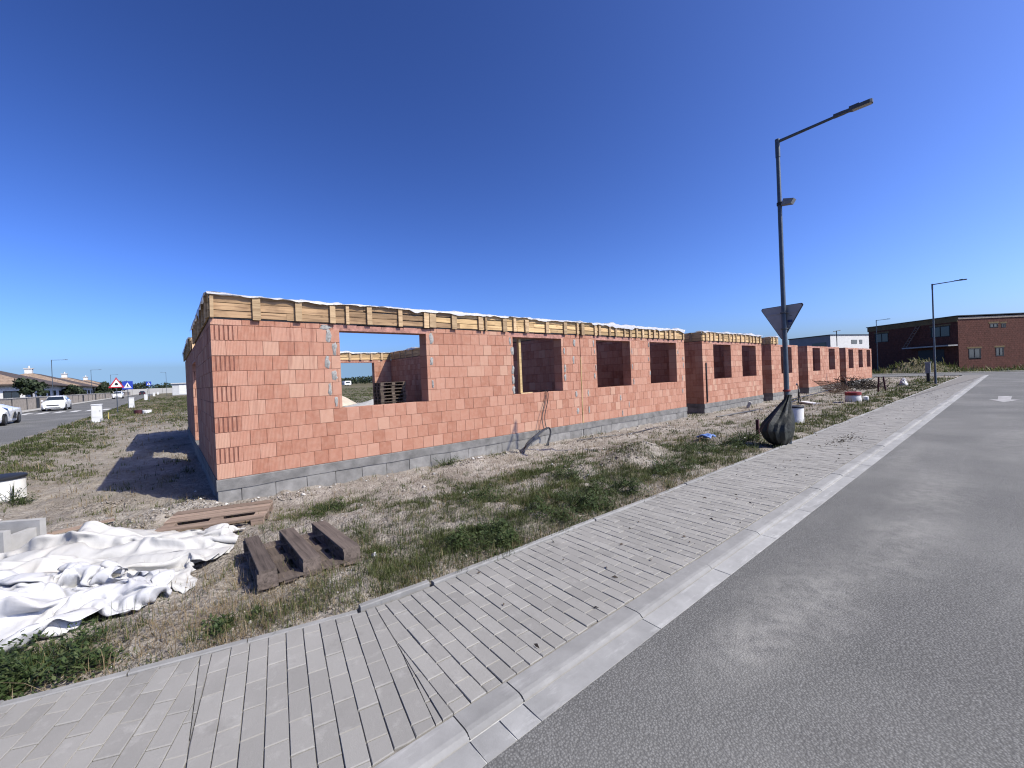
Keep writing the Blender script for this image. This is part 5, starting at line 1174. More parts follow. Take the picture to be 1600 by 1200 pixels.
TARP_B = [-1270,-1862,16,26,0,6,28,-5,15,35,-7,24,22,-18,23,22,-11,2,22,-2,-13,32,7,-16,22,4,-21,13,-10,-17,18,-8,-10,16,-10,-15,18,-4,-11,20,-2,-8,19,-3,-10,
19,-4,-9,18,-13,-6,17,-17,-11,16,-19,-7,20,-10,-1,24,11,-4,32,19,0,34,19,1,31,13,0,25,3,-1,20,-7,-4,18,-15,-1,15,-3,18,15,0,16,17,0,14,12,11,14,18,-7,
11,18,-3,-11,16,1,-15,21,4,-6,24,8,5,22,16,4,14,20,3,13,19,-13,12,-5,-27,26,-14,0,24,-5,-1,22,3,-2,18,12,-10,1,21,2,20,-10,-3,7,19,9,10,18,11,19,9,-8,
-12,-1,0,-901,-44,135,24,2,14,22,8,9,18,0,14,20,-11,-1,20,-3,-16,24,6,-22,20,1,-33,2,-24,-17,14,-5,-16,24,0,-9,27,0,-4,24,-4,3,18,6,-11,20,-4,-12,23,
-7,-6,23,-3,-7,21,-7,-5,16,-16,-6,16,-21,-7,15,-14,2,21,-8,2,27,2,-6,29,8,-5,26,4,0,20,-2,8,15,-3,18,14,-2,20,17,3,13,21,13,8,21,23,3,21,21,-3,20,15,
-7,22,7,-1,21,0,-3,19,5,-10,15,0,-16,13,-12,-14,15,-14,-8,26,-11,2,24,-6,3,16,11,-8,19,8,-17,6,34,4,18,-22,18,16,12,22,22,5,4,18,11,-2,3,3,-21,8,6,
-17,-914,8,137,11,-7,15,19,2,4,23,3,1,20,-6,-7,20,-2,-14,19,0,-19,22,-6,-18,12,-14,-11,10,-1,-13,24,-1,-6,28,-1,2,25,-7,7,22,-3,-5,20,1,-12,15,4,-18,
28,-9,-8,24,-2,-5,20,-7,-4,18,-12,-6,17,-17,-6,17,-16,-4,18,-12,1,19,-2,10,22,-2,5,16,1,9,16,-1,15,17,5,12,21,17,10,26,27,-13,34,8,-26,32,-6,-16,23,5,
-2,8,14,5,10,20,12,15,9,7,16,-5,-14,13,-9,-17,21,-13,-8,22,-9,4,16,0,-13,20,18,1,11,13,24,13,-18,24,25,0,20,23,2,8,19,6,-5,18,12,-13,2,10,-24,12,11,
-8,-903,13,128,-12,-5,-16,17,-5,-1,21,-5,-4,22,-2,-2,19,2,-5,19,-2,-13,20,-1,-13,21,-5,1,17,-3,-12,22,-4,-3,25,-4,-4,26,-2,6,24,-5,2,20,-2,-7,17,0,
-20,22,0,-15,28,-6,-7,24,-9,4,21,0,-9,19,-6,-2,18,-10,-7,19,-10,4,18,-13,-6,17,-9,1,11,4,18,16,8,8,25,11,1,24,-3,-22,37,-11,-14,35,-3,-7,12,8,6,17,12,
-7,8,35,6,14,32,12,14,9,21,21,2,3,9,-1,-20,18,-10,-3,17,1,-12,10,-11,12,13,-8,20,25,1,10,22,-2,13,20,-5,7,16,-7,-6,19,8,-11,12,18,-12,14,16,-15,5,12,
-9,-906,9,135,3,-2,-11,11,-3,-17,19,-6,-10,21,-6,-7,21,-4,-2,22,-1,-2,21,1,-1,20,-2,-10,20,-4,-6,21,-5,-5,22,-3,-7,24,-5,-5,23,-2,3,20,-2,-4,18,-4,
-16,28,-2,-2,26,-5,-6,24,-6,-3,26,-3,-3,20,2,-4,20,0,-13,13,-4,-4,21,-7,-3,20,-9,2,11,-1,1,22,-9,-5,28,2,-4,24,-9,-12,26,-4,-2,22,3,1,9,15,10,16,25,
19,6,30,17,17,26,9,20,12,3,20,0,-9,11,-9,-18,20,-3,-3,15,-8,6,15,-9,10,21,-8,2,20,-7,6,20,-3,13,19,-6,-3,4,-5,-3,15,0,-16,16,24,-1,8,20,-13,12,6,12,
-914,47,136,4,-1,-21,26,0,-24,19,-7,-11,21,-11,-5,21,-11,-2,21,-10,-3,22,-7,-5,21,-6,-5,21,-5,-4,21,-4,-7,22,-3,-5,21,-4,-6,22,-3,-6,21,-3,-6,22,-2,
-5,24,-4,-2,22,-2,-10,24,-4,-2,20,-6,2,23,5,-10,24,1,-4,23,-6,-2,14,-16,2,19,-5,3,21,-2,-6,15,-1,-8,18,2,-13,20,-7,9,22,2,3,19,9,6,15,19,8,16,21,4,15,
20,-4,18,12,3,20,8,2,22,8,1,14,-8,-13,19,-4,-2,15,-12,11,16,-7,4,17,-9,8,22,-5,12,16,-14,10,15,-14,4,22,2,-4,0,10,-23,8,32,-12,10,8,-1,31,19,9,-886,
10,126,11,13,-15,19,15,6,10,-12,-16,7,-15,-13,15,4,-14,17,-10,-8,20,-8,-4,23,-7,-4,22,-5,-6,22,-5,0,22,-3,-6,21,-3,-7,20,-6,-4,20,-3,-6,21,-1,-7,21,
-4,-2,20,-2,-2,21,2,-5,21,3,-8,20,-9,-6,22,-3,-2,22,-1,-1,22,2,0,22,1,-1,21,1,5,19,-2,-8,18,-1,9,11,6,-18,17,-7,10,21,-2,-2,19,10,-4,17,12,6,11,21,-6,
17,14,5,21,7,3,22,3,1,17,-11,6,21,0,-5,20,-9,0,9,-16,10,13,-17,15,19,-13,13,20,-10,7,19,-1,-4,9,19,-21,10,21,-17,6,15,7,19,25,1,40,16,-5,-901,17,130,
19,-8,12,35,-14,11,19,-11,-5,16,-7,-14,7,-10,-21,8,4,-26,10,10,-20,18,-8,-10,22,-7,-2,22,-4,-7,23,-4,1,21,-6,1,21,-5,-7,14,2,-15,20,-2,-4,21,-2,-5,22,
-2,-3,20,-3,5,22,-2,0,17,6,-9,21,5,-4,21,7,-3,21,4,1,22,3,0,21,1,-3,20,-4,0,19,-5,-8,21,-9,8,11,-4,-20,14,-7,13,20,8,-3,14,18,4,15,17,7,16,1,12,18,12,
-4,23,-2,1,21,-5,2,23,-5,-3,16,-8,-2,17,-14,1,15,-17,4,19,-8,7,23,19,-5,15,1,-2,-4,-4,-11,11,11,4,-4,44,10,34,17,12,36,12,-8,-875,29,65,7,-13,-4,15,
-17,20,23,-19,13,24,-26,11,27,-8,7,15,-12,-10,7,4,-27,7,5,-26,15,8,-12,21,-7,-4,23,-5,-6,20,-2,1,18,-9,-1,19,-3,-8,20,5,-13,21,-5,5,18,1,-6,17,-4,-6,
20,0,0,18,8,-4,19,8,0,22,8,1,23,0,4,21,-1,1,22,1,-3,22,5,-6,19,-6,-15,20,-11,8,12,-3,-17,10,-2,10,16,17,5,18,7,18,15,7,5,17,0,2,27,9,3,31,5,1,34,15,
-10,5,-20,-2,21,-4,0,13,-15,10,14,-4,-6,17,4,-5,15,3,-2,0,-23,-5,11,14,-2,11,0,-6,1,21,5,18,11,5,28,17,-14,-877,63,79,-4,-18,-11,18,-17,-12,26,-13,3,
30,-24,14,34,-25,24,33,-9,24,22,-9,4,10,4,-20,10,-5,-25,13,15,-12,19,-2,-10,20,-4,-7,19,-4,-3,16,-5,0,19,3,-15,20,-1,2,20,-1,-4,14,-6,-6,21,4,-1,21,7,
7,22,-3,9,21,2,4,19,-13,0,20,-7,-5,20,-3,-7,21,3,-9,21,15,-3,18,14,-12,19,-4,-1,16,2,-13,10,8,20,8,3,19,27,10,5,24,23,-24,39,19,7,33,-8,-8,11,-16,-5,
12,-8,5,13,-11,7,-1,2,20,17,2,-16,6,-13,-5,8,-8,-7,10,-5,-3,12,-10,-10,12,-11,0,9,0,1,11,-4,-3,11,3,-6,-856,136,71,6,-15,-8,14,-4,-4,22,-2,3,24,-12,1,
30,-27,6,35,-32,19,33,-23,26,22,-5,19,18,-7,-8,16,0,-14,15,13,-11,17,-4,-13,13,15,-9,14,-4,1,19,-11,-8,18,-4,-12,21,1,-3,18,14,3,20,-3,9,22,-11,15,23,
-7,11,22,1,5,17,-15,-1,18,-10,-7,19,-6,-11,19,-1,-16,20,4,-21,21,25,-7,20,25,-8,21,6,-14,20,2,-8,16,21,12,11,26,5,43,14,-1,23,-23,-18,23,2,10,30,-11,
-2,-5,-15,1,2,-6,5,3,11,13,16,4,-1,-2,-10,-1,4,-3,-3,10,-16,-8,11,-11,-6,24,-15,-10,8,-3,-5,12,-7,3,16,-8,-11,-849,153,71,11,-14,8,7,-11,6,15,11,-12,
21,-3,-6,22,-10,5,28,-18,3,32,-25,12,32,-27,15,26,-17,23,19,-8,16,21,0,-6,9,13,-14,10,12,-15,18,6,-13,21,-3,-7,20,-5,-6,22,-6,2,21,3,10,22,1,7,21,-4,
7,20,-10,6,20,-10,6,18,-12,2,19,-9,-6,17,-3,-17,19,9,-19,12,15,-22,32,30,-11,29,23,-6,19,23,0,26,2,-7,21,1,-13,19,-1,-4,7,2,8,29,-11,5,7,-1,-17,15,7,
5,20,-24,13,-4,-4,7,-13,7,12,8,9,-5,8,-11,-7,10,-14,-5,17,-9,-3,7,-9,-4,27,-27,-2,3,11,-3,18,-4,-4,10,-23,-14,-825,147,88,16,-9,-8,-4,-5,18,17,7,-11,
20,1,-8,20,-6,-5,21,-5,-7,23,-6,-1,24,-7,5,24,-7,13,22,-6,16,21,4,8,20,10,4,18,9,-11,21,3,-6,24,-5,-3,23,-11,0,20,-15,-3,20,-7,-7,21,-2,-6,21,0,-6,21,
-1,-5,21,-5,-6,21,-5,-3,22,0,1,21,-1,-10,21,0,-19,33,3,-6,28,5,6,2,24,-2,9,1,-3,11,2,-1,15,-6,3,-4,7,9,24,-8,-10,26,3,-1,1,-4,-8,14,6,0,28,-12,8,-7,
-5,4,-9,19,5,19,-15,0,15,-9,3,23,-16,2,11,-6,-3,13,-19,0,21,-28,-9,4,-10,-7,18,21,0,17,14,-8,-831,104,94,20,12,-1,7,-9,-5,15,1,10,20,-9,-3,19,-11,-6,
17,-12,-8,18,0,-10,19,11,-1,20,8,-3,20,6,-5,22,9,-5,18,-6,-9,15,-13,0,11,-7,1,28,0,0,30,0,6,27,-4,9,24,-4,2,22,-3,-3,22,-3,-6,21,-2,-6,23,-3,-3,22,3,
-2,21,4,-6,22,2,-10,33,9,-5,10,5,-14,9,-3,17,-4,16,0,1,8,-3,11,-12,-9,11,-15,10,13,-9,6,14,0,-12,20,-4,-9,7,1,4,20,-3,-1,11,3,-4,19,-1,1,13,-6,3,17,
-1,3,21,-14,6,16,-8,7,21,3,1,12,-25,-4,13,-25,-6,18,-22,-11,3,-3,-5,16,5,-5,-814,142,71,5,22,1,14,-8,4,16,-14,1,20,-7,-3,19,-12,-1,18,-11,2,18,2,9,17,
0,8,20,-1,8,22,-2,6,21,-3,-3,20,4,-6,23,3,1,24,-2,5,25,-1,9,25,3,7,25,3,1,21,3,-7,19,1,-12,17,0,-13,17,-2,-12,20,2,-10,21,9,-6,20,9,-5,15,10,16,17,13,
-11,8,5,-24,8,8,-10,17,-10,1,10,-13,-4,4,-13,1,9,-21,1,8,-7,6,3,11,-8,12,-9,-1,11,-7,2,52,-23,-13,8,10,-3,13,4,-2,13,-1,6,12,-5,5,16,-3,6,29,-23,1,13,
-7,1,26,6,-4,6,-33,-4,21,-13,-5,12,5,-2,12,10,1,-821,116,48,7,4,-1,7,-8,-2,18,-12,-4,21,-6,-1,21,-3,3,18,4,11,21,0,5,21,-5,6,22,2,8,23,5,9,20,2,11,18,
0,11,21,-2,7,24,1,3,22,2,-1,21,1,-5,17,-6,-9,16,-8,-14,18,-3,-15,17,4,-14,19,7,-9,21,7,-3,24,6,2,22,4,8,19,10,0,12,14,-12,2,-3,-16,11,5,-5,10,9,-13,
14,-16,4,12,-16,-5,9,-15,7,8,-7,1,0,5,2,8,-1,-1,29,-29,-11,25,-6,7,37,-7,-8,-2,12,3,11,1,-7,17,-6,-2,9,7,-1,37,-16,13,19,-30,0,9,-19,-3,11,-20,-8,27,
13,4,16,22,11,7,-4,3,-838,105,17,24,-10,-2,11,3,1,24,1,0,18,-4,4,19,-2,6,22,0,1,21,-1,7,21,3,11,21,8,16,21,3,19,19,-7,12,21,-2,5,22,2,-1,20,5,-8,18,1,
-2,20,-2,-10,16,-6,-7,21,-8,1,20,-8,-6,20,-3,-11,19,2,-9,22,8,1,22,13,8,20,17,0,11,11,-21,10,3,-15,2,3,-4,12,-3,-13,12,-6,-6,9,-16,4,8,-12,1,10,-6,-2,
11,-10,-5,9,-4,2,1,12,-1,24,-6,1,31,-31,-5,16,0,-1,14,-3,0,13,10,-1,23,-4,1,7,7,-9,1,-13,10,58,-15,12,6,-1,-7,13,-81,-6,25,21,-9,27,39,31,-40,20,-6,
-819,68,4,29,4,-4,27,7,10,24,1,2,17,-9,16,20,4,8,21,-1,7,20,-1,10,21,3,16,20,2,19,21,5,15,22,4,0,20,0,-9,19,1,-10,20,-1,-9,21,-2,-8,19,-5,-8,19,-10,
-6,16,-17,-2,20,-7,-11,17,10,-9,19,8,-4,22,6,0,21,-1,7,25,3,0,17,5,-6,17,-6,-22,-4,14,-9,9,1,-2,4,16,-8,12,-21,3,10,-11,4,9,-8,-4,7,-3,-3,17,-8,2,15,
-16,0,11,5,1,23,-14,-10,17,-13,-2,12,9,-1,22,7,-4,11,1,0,8,-6,1,14,-4,9,52,-5,5,4,16,-4,17,-54,0,35,-8,7,-10,23,19,-15,-3,-10,-809,95,-7,24,8,5,36,7,
19,8,-22,20,18,-4,17,21,-1,9,20,7,3,17,4,4,18,10,5,22,5,-1,22,2,-2,18,-6,-11,16,-15,-9,17,-12,-9,20,-6,-8,19,-7,-4,21,-5,-5,20,-1,-10,19,9,-10,18,9,
-2,19,8,8,20,0,10,15,-5,-15,17,3,-14,26,18,-1,15,16,-1,-3,7,3,24,-18,-2,24,-10,-2,-1,6,2,13,-6,-5,7,-9,4,16,-3,-2,13,-7,-5,10,-1,6,9,-24,-6,21,4,-1,
21,-11,-3,12,-2,-2,14,-4,-3,13,2,4,20,1,1,17,-2,-3,13,-11,-1,16,-10,5,27,17,-2,9,13,1,16,-3,5,12,-24,28,-11,-12,-14,-775,113,23,10,-13,11,15,-9,22,11,
-15,12,21,3,5,22,14,-1,18,14,-16,10,-12,-22,18,-4,-14,21,-4,-7,21,-3,-4,20,0,-8,21,7,-1,15,4,-5,21,3,-2,22,1,1,22,1,3,19,3,10,7,-9,19,17,7,12,19,8,0,
19,0,-7,20,-8,-6,11,-5,0,20,-12,-2,21,-7,-8,14,6,5,7,22,-13,-1,10,-2,17,-7,-11,12,-7,-8,19,-9,0,15,-9,4,14,-15,0,14,-9,-8,13,-2,3,12,2,2,17,-3,-3,17,
-9,-6,23,-5,6,15,-6,-3,13,4,2,20,0,-4,17,-7,0,17,-10,-3,23,5,7,22,23,2,8,-5,19,-8,-25,9,15,-1,-5,-775,93,31,1,-5,13,15,-2,11,21,2,-4,25,14,-13,9,-6,
-36,21,8,-27,20,20,0,11,0,-11,22,-4,1,21,-5,6,13,-1,14,19,1,-7,18,0,12,21,0,6,22,0,1,15,-8,10,10,-13,15,20,3,-6,19,2,-1,17,-5,5,18,1,-8,12,0,4,16,-9,
8,18,-13,2,20,-14,1,24,-3,-4,19,5,-5,-9,16,1,-6,21,-5,9,5,-20,5,-7,-17,11,1,-7,34,-14,6,26,-30,1,15,-2,-2,24,-8,2,14,3,-7,20,-8,-1,13,-11,-1,20,-12,
-3,13,4,6,19,0,1,19,-7,-6,39,5,-2,25,14,9,-10,6,6,4,-16,10,0,-7,-1,15,-8,10,-761,96,-33,12,-9,15,16,0,5,16,12,-13,12,24,-16,17,27,0,12,15,13,10,-7,11,
16,-11,-4,16,-10,2,22,-7,8,19,-2,-1,22,-1,-4,20,1,8,20,1,3,13,-11,14,13,-12,15,20,1,0,21,-1,-5,20,3,-7,20,-5,2,14,-2,2,19,1,-5,19,-5,11,16,-10,10,16,
-9,-1,18,-16,-2,18,3,7,9,1,-11,-6,14,-18,-3,20,1,5,5,-9,8,-6,-7,3,-1,-14,37,-15,-5,17,-19,6,33,-20,2,14,2,-9,25,-5,-6,7,2,-1,26,5,-7,27,-33,7,9,-6,8,
35,11,-7,9,-2,-3,25,27,3,-9,-9,31,3,-6,-20,8,-11,0,10,-12,8,-738,128,-34,18,-5,4,-10,8,13,12,3,-1,12,15,-6,16,10,9,16,0,16,20,-2,7,24,-5,0,21,-12,-1,
8,-7,7,22,2,-1,17,3,-7,21,2,8,11,-14,15,20,-2,11,17,-3,-14,22,0,-1,21,-7,3,15,-2,14,20,-3,1,18,2,-4,11,-17,0,20,-5,7,18,-7,10,12,-12,4,21,-2,-4,21,5,
-4,10,4,-22,2,-2,-14,-3,6,-2,2,4,-3,10,-1,-4,9,2,-5,38,9,-28,13,-25,9,7,-17,7,16,-12,0,11,4,0,28,-17,-1,47,-10,-1,25,8,-17,19,-25,17,8,18,-16,7,40,2,
-2,-9,20,11,5,9,9,-11,-12,0,-15,-10,-2,-17,3,-726,133,-33,14,4,13,-2,-14,9,7,-5,20,18,-1,11,20,0,6,21,1,6,21,4,6,21,6,6,20,9,6,15,5,-12,14,0,-6,19,-3,
13,21,0,10,21,1,-1,15,-4,-12,20,-1,11,20,-5,8,15,-5,-3,22,1,-2,19,-10,5,13,-12,11,20,-6,0,13,-13,-7,17,-4,11,18,-6,4,17,-5,-12,23,7,-9,10,-1,-19,7,
-10,-13,7,-4,-3,3,-2,-2,-8,7,-8,10,2,-4,21,4,-6,24,-4,1,16,-11,-3,-15,-26,14,27,3,-2,58,4,-25,14,-18,5,26,10,-6,17,1,-8,12,-8,9,8,13,9,-2,-12,2,10,-6,
3,16,-9,2,9,-1,-1,-19,10,-7,-733,131,-21,23,2,2,2,-7,15,15,-3,13,19,-3,10,16,3,6,20,6,5,22,4,3,20,6,5,21,5,2,15,6,-3,20,-4,8,20,-5,-2,20,-4,2,18,5,11,
17,-14,7,23,1,7,18,11,1,18,-6,-7,11,-18,-6,20,-4,4,21,-6,2,16,-10,-7,20,-3,5,19,-6,9,16,-8,0,15,-4,-8,21,-3,-8,15,-18,-8,-5,-20,-9,21,-6,-10,10,3,-5,
-9,7,-6,8,7,0,10,-2,2,46,48,-35,15,-5,29,4,-23,-21,11,-12,5,20,5,16,4,-14,-1,4,-8,-7,10,-13,-8,8,-4,-1,3,12,9,13,-13,-4,7,-21,4,8,-9,17,16,-16,13,-12,
-13,13,-698,203,-75,18,-5,-3,10,-3,30,19,-4,7,8,-7,16,22,-1,-7,20,5,4,22,4,3,20,6,7,20,8,6,20,3,5,20,-3,-3,23,-3,3,23,-4,1,21,-6,2,17,-10,12,16,5,17,
20,0,13,20,-6,-4,9,-1,-15,16,-7,-17,22,-6,5,19,-6,10,15,-9,12,15,-15,8,18,-12,2,19,-11,-5,15,-11,-8,12,-12,-13,10,-12,-12,4,2,-16,11,1,-16,-4,4,-2,9,
-2,6,18,32,-4,12,-19,22,26,-14,40,13,15,-11,-1,8,-24,29,-11,-9,-7,-27,-5,-11,-18,1,20,-5,-11,2,16,-5,9,-12,8,9,2,27,21,3,13,22,0,6,17,7,-8,12,-23,1,
-717,181,-86,18,-4,-6,18,-13,19,16,-6,13,8,4,22,19,-7,-1,10,11,-14,20,6,3,21,4,3,22,4,3,21,-1,2,23,1,2,22,0,3,23,-5,2,20,-10,1,23,-6,12,19,-2,17,18,6,
15,20,-3,8,16,-13,-9,-1,-20,-3,18,-1,7,12,-18,2,13,-18,1,14,-19,5,16,-12,9,21,-6,-4,22,-10,-3,26,6,-11,14,2,-27,7,-4,-6,2,-3,-17,-12,7,-7,14,2,1,12,
-7,21,26,13,58,12,10,-14,1,5,-21,18,2,-3,17,-15,-5,3,-22,2,11,-18,1,7,2,-12,2,14,-12,13,-2,0,16,-8,6,8,10,18,21,-1,5,21,-2,2,21,-18,-12,-718,176,-83,
11,-6,15,22,-6,3,16,-12,9,11,-1,19,10,2,18,17,3,-11,10,12,-16,17,-4,-11,22,-3,2,22,-3,1,22,-1,1,22,2,2,22,3,2,23,-3,4,21,-7,7,21,3,8,22,0,10,21,-3,11,
16,-10,13,4,-14,17,5,-18,14,8,-23,5,11,-21,3,15,-17,2,18,-11,3,25,-1,3,30,11,-12,33,17,-12,1,11,-11,11,4,-15,-9,-14,-7,9,-24,-12,11,15,2,9,-2,29,13,0,
25,13,7,-16,12,15,-5,14,-16,0,17,-12,2,11,-19,5,17,-9,-11,9,-1,-10,7,6,-18,5,17,-9,13,-7,-3,13,6,8,10,-8,-6,20,-7,-1,16,9,9,-692,154,-51,18,-8,10,-7,
-2,14,7,-2,6,18,-5,-13,3,1,22,20,3,0,17,-2,-12,20,-1,-7,17,1,-13,20,-7,-8,22,-2,2,22,-2,3,23,-1,2,22,-3,1,21,1,6,21,1,7,20,1,9,18,-5,12,18,-9,13,17,
-12,12,13,-16,12,12,-13,14,14,-12,14,9,-4,19,21,-6,-3,25,3,-8,27,10,-17,-12,-1,-22,21,5,-24,14,-12,9,6,-13,-2,-4,-17,17,9,11,-11,17,-1,5,4,3,28,9,1,
-2,19,4,3,18,-12,-1,12,-11,-1,22,-11,2,16,-7,-14,2,3,-18,2,-1,-8,19,7,3,12,11,-16,16,5,-4,19,-5,-3,6,-4,-17,-9,-13,-1,-696,150,9,-1,14,-8,2,4,-10,11,
9,9,22,-1,-8,14,-11,-7,12,-11,-2,24,-3,0,23,7,7,25,-4,5,24,-5,-6,18,-4,-14,24,-3,4,23,-3,1,18,-3,15,20,0,7,22,3,4,16,-6,14,15,-7,14,15,-9,15,14,-9,14,
14,-6,16,21,0,7,22,-1,-3,20,-8,-8,23,0,-3,16,0,-10,4,-9,-11,19,-3,-18,14,-9,3,9,-8,0,8,-15,14,-2,-18,17,13,0,-8,15,14,-16,7,2,26,7,5,11,15,-11,9,14,2,
-11,18,-11,2,21,-11,-1,17,-7,-14,-4,1,-21,2,-3,-20,15,11,11,22,6,-3,24,4,-2,4,7,-14,4,-4,-12,1,-13,-6,-720,148,19,1,10,-15,-6,-7,-13,17,10,-5,12,-4,
-10,15,-2,-14,14,8,-10,25,-1,2,23,-5,4,27,1,5,27,0,7,24,0,9,23,-5,9,22,-8,8,22,-7,9,20,-7,10,16,-10,11,16,-10,11,17,-7,13,17,-3,12,20,1,9,22,1,4,20,
-7,-7,22,-5,-6,18,-1,11,19,2,-8,6,-14,-16,21,0,-5,21,-7,2,9,-14,10,17,-6,-12,5,-12,18,4,-19,-6,10,1,18,9,13,-17,14,3,6,3,2,17,17,-2,9,12,-10,-10,18,
-6,-6,16,-8,-1,19,-4,-8,-6,-3,-21,4,0,-20,19,4,1,18,8,2,17,0,-8,21,8,-7,-7,-6,-21,17,-8,4,-751,155,22,17,2,7,-3,5,-21,15,-11,-4,11,7,-17,10,8,-15,20,
5,-7,24,-7,-2,23,-2,13,28,5,8,25,-4,14,23,-7,13,23,-5,10,22,-5,7,21,-3,1,18,-8,5,17,-8,9,21,-6,3,21,-5,6,20,-5,8,20,-4,7,17,-4,-9,21,0,6,14,-8,3,18,1,
11,18,-6,-11,12,-8,-18,21,-6,-4,15,-7,16,14,-11,-4,14,-8,-7,17,-7,8,7,-16,-5,-7,1,23,14,7,0,4,7,-15,15,8,8,9,-18,-1,19,-4,3,14,-4,4,12,-13,-6,19,3,-3,
-1,-8,-16,9,-2,-18,14,5,-14,13,13,14,13,-2,-16,20,6,1,4,-2,-23,20,-11,-8,-754,181,18,16,3,15,17,0,9,9,-7,0,18,-11,1,18,-9,-9,23,3,-4,22,16,1,18,9,13,
28,1,20,29,5,13,28,6,4,17,-8,15,20,-9,8,14,-16,8,12,-16,-14,8,11,-23,18,-10,-18,21,-18,4,20,-13,8,22,-5,9,16,-2,0,17,-1,2,18,-10,-9,15,-8,5,15,-13,-8,
22,2,-7,19,-2,5,18,-7,7,12,-13,-12,19,-9,-1,10,-8,-2,8,-10,10,-10,2,24,21,5,8,4,11,-16,6,0,-7,11,-9,-13,17,-3,9,7,-18,-1,16,-6,5,17,-2,-11,9,-4,-5,5,
-3,-14,10,5,-9,17,11,-5,11,6,-1,19,0,-3,-5,-3,-20,17,-9,-14,-736,210,3,14,0,17,19,-3,8,19,-5,-2,23,-2,1,21,0,7,18,3,15,25,-2,5,24,2,8,26,-2,9,23,-5,
15,23,6,9,22,-5,6,20,-11,3,17,-15,3,11,-11,12,13,-6,5,7,13,-20,10,2,-20,12,-7,-21,12,-18,-5,22,-19,-1,22,-16,3,22,-8,7,17,-13,-3,21,-3,7,18,-7,-7,17,
-3,3,20,-4,-1,11,-14,-11,17,-9,-9,18,-3,12,-8,-1,24,5,3,24,14,8,-1,15,10,-13,5,2,-13,10,-12,-12,12,-19,-3,6,-18,-4,17,-12,8,17,6,3,10,-7,2,10,-6,-11,
5,1,-6,14,10,-5,15,16,-6,14,1,-16,0,3,-14,1,-13,-18,-711,205,-12,4,13,20,19,-10,3,21,-1,8,21,0,7,21,-1,7,20,-8,2,19,-11,1,19,-11,0,22,-5,1,17,-11,11,
23,-4,5,13,-9,9,7,-13,13,18,-12,7,20,11,6,20,14,8,15,13,6,19,16,1,18,12,-10,18,3,-12,18,-16,-12,17,-27,-14,15,-29,-10,23,-17,8,20,-11,3,22,-3,1,16,-6,
-9,20,-5,-7,20,-4,5,10,-10,17,-5,-17,14,-1,-2,24,10,12,9,18,7,-13,18,14,-4,20,-4,-9,11,-10,-15,11,-22,2,7,-21,-12,1,-9,11,15,-2,8,6,-18,8,16,-15,-4,
16,-8,-13,14,13,-11,17,14,-5,10,9,-17,11,8,-17,-9,-10,-7,-706,202,-25,0,12,3,17,7,9,19,-1,4,14,-16,-2,16,-10,-2,18,-11,0,19,-13,0,16,-13,4,19,-11,6,
24,3,3,18,-11,10,6,-11,14,9,-15,9,21,4,-4,21,5,-1,20,3,6,21,3,15,18,20,6,8,34,5,23,8,-4,18,3,-14,21,-12,-9,26,-17,-3,21,-23,-1,21,-14,-5,21,-6,-1,20,
-5,8,10,-13,14,9,-15,13,0,-18,8,-2,-17,11,7,6,9,18,12,0,19,5,-12,19,3,-12,20,-4,-6,19,-8,-8,17,-16,-3,15,-19,3,4,-18,11,5,1,12,10,-10,17,18,-10,-7,15,
-11,-12,15,-14,-11,10,2,-20,14,14,-12,0,6,-18,-9,0,4,]

# ------------------------------------------------------------------ pallets
def pallet_parts(parent, mat, upside=False, missing=(), base=None):
    """1.2 x 0.8 m pallet, long side along local x, standing on local z = 0"""
    W0 = base if base is not None else PW[parent.name]
    F = Matrix.Identity(4)
    if upside: F = T(0, 0, .144) @ Matrix.Rotation(math.pi, 4, 'X')
    def put(name, me, x, y, z, r=0.0): obj(name, me, parent, W0 @ F @ T(x, y, z) @ rz(r))
    for y, w in ((-.3275, .145), (0, .145), (.3275, .145)):      # bottom skids
        if ('skid', y) in missing: continue
        put('skid', boxmesh(1.2, w - random.uniform(0, .02), .022, mat, .003), 0, y, 0)
        for x in (-.5275, 0, .5275):
            put('block', boxmesh(.145, w - .002, .078, mat, .004), x, y + random.uniform(-.004, .004), .022, random.uniform(-.03, .03))
    for x in (-.5275, 0, .5275):
        put('stringer', boxmesh(.145, .8, .022, mat), x, 0, .100)
    for y, w in ((-.3275, .145), (-.165, .1), (0, .145), (.165, .1), (.3275, .145)):
        if ('deck', y) in missing: continue
        put('deck_board', boxmesh(1.2, w, .022, mat, .003), random.uniform(-.008, .008), y, .122, random.uniform(-.004, .004))
def pallet(label, x, y, z, rot, mat, upside=False, missing=(), group='timber pallets', tilt=(0, 0), sx=1.0):
    o = bpy.data.objects.new('pallet', None); o.empty_display_size = .2
    link(o, None, T(x, y, z) @ rz(rot) @ Matrix.Rotation(tilt[0], 4, 'X') @ Matrix.Rotation(tilt[1], 4, 'Y'))
    tag(o, label, 'pallet', group)
    pallet_parts(o, mat, upside, missing)
    return o
# reddish pallet below the house corner: front edge (-.93,-1.28) to (.35,-1.83)
pa = math.atan2(-.42, 1.24)
pallet('brown pallet lying flat on the bare earth beside the house corner', -.085, -1.22, -.375, pa, 'pallet_wood', missing={('deck', -.165)}, tilt=(.02, -.01))
# dark pallet upside down near the pavement; its skids run away from the viewer
pallet('dark weathered pallet lying upside down in the grass by the pavement', .355, -3.66, -.165, math.radians(90) - .04, 'old_pallet_wood', True, set(), tilt=(.0, .075))
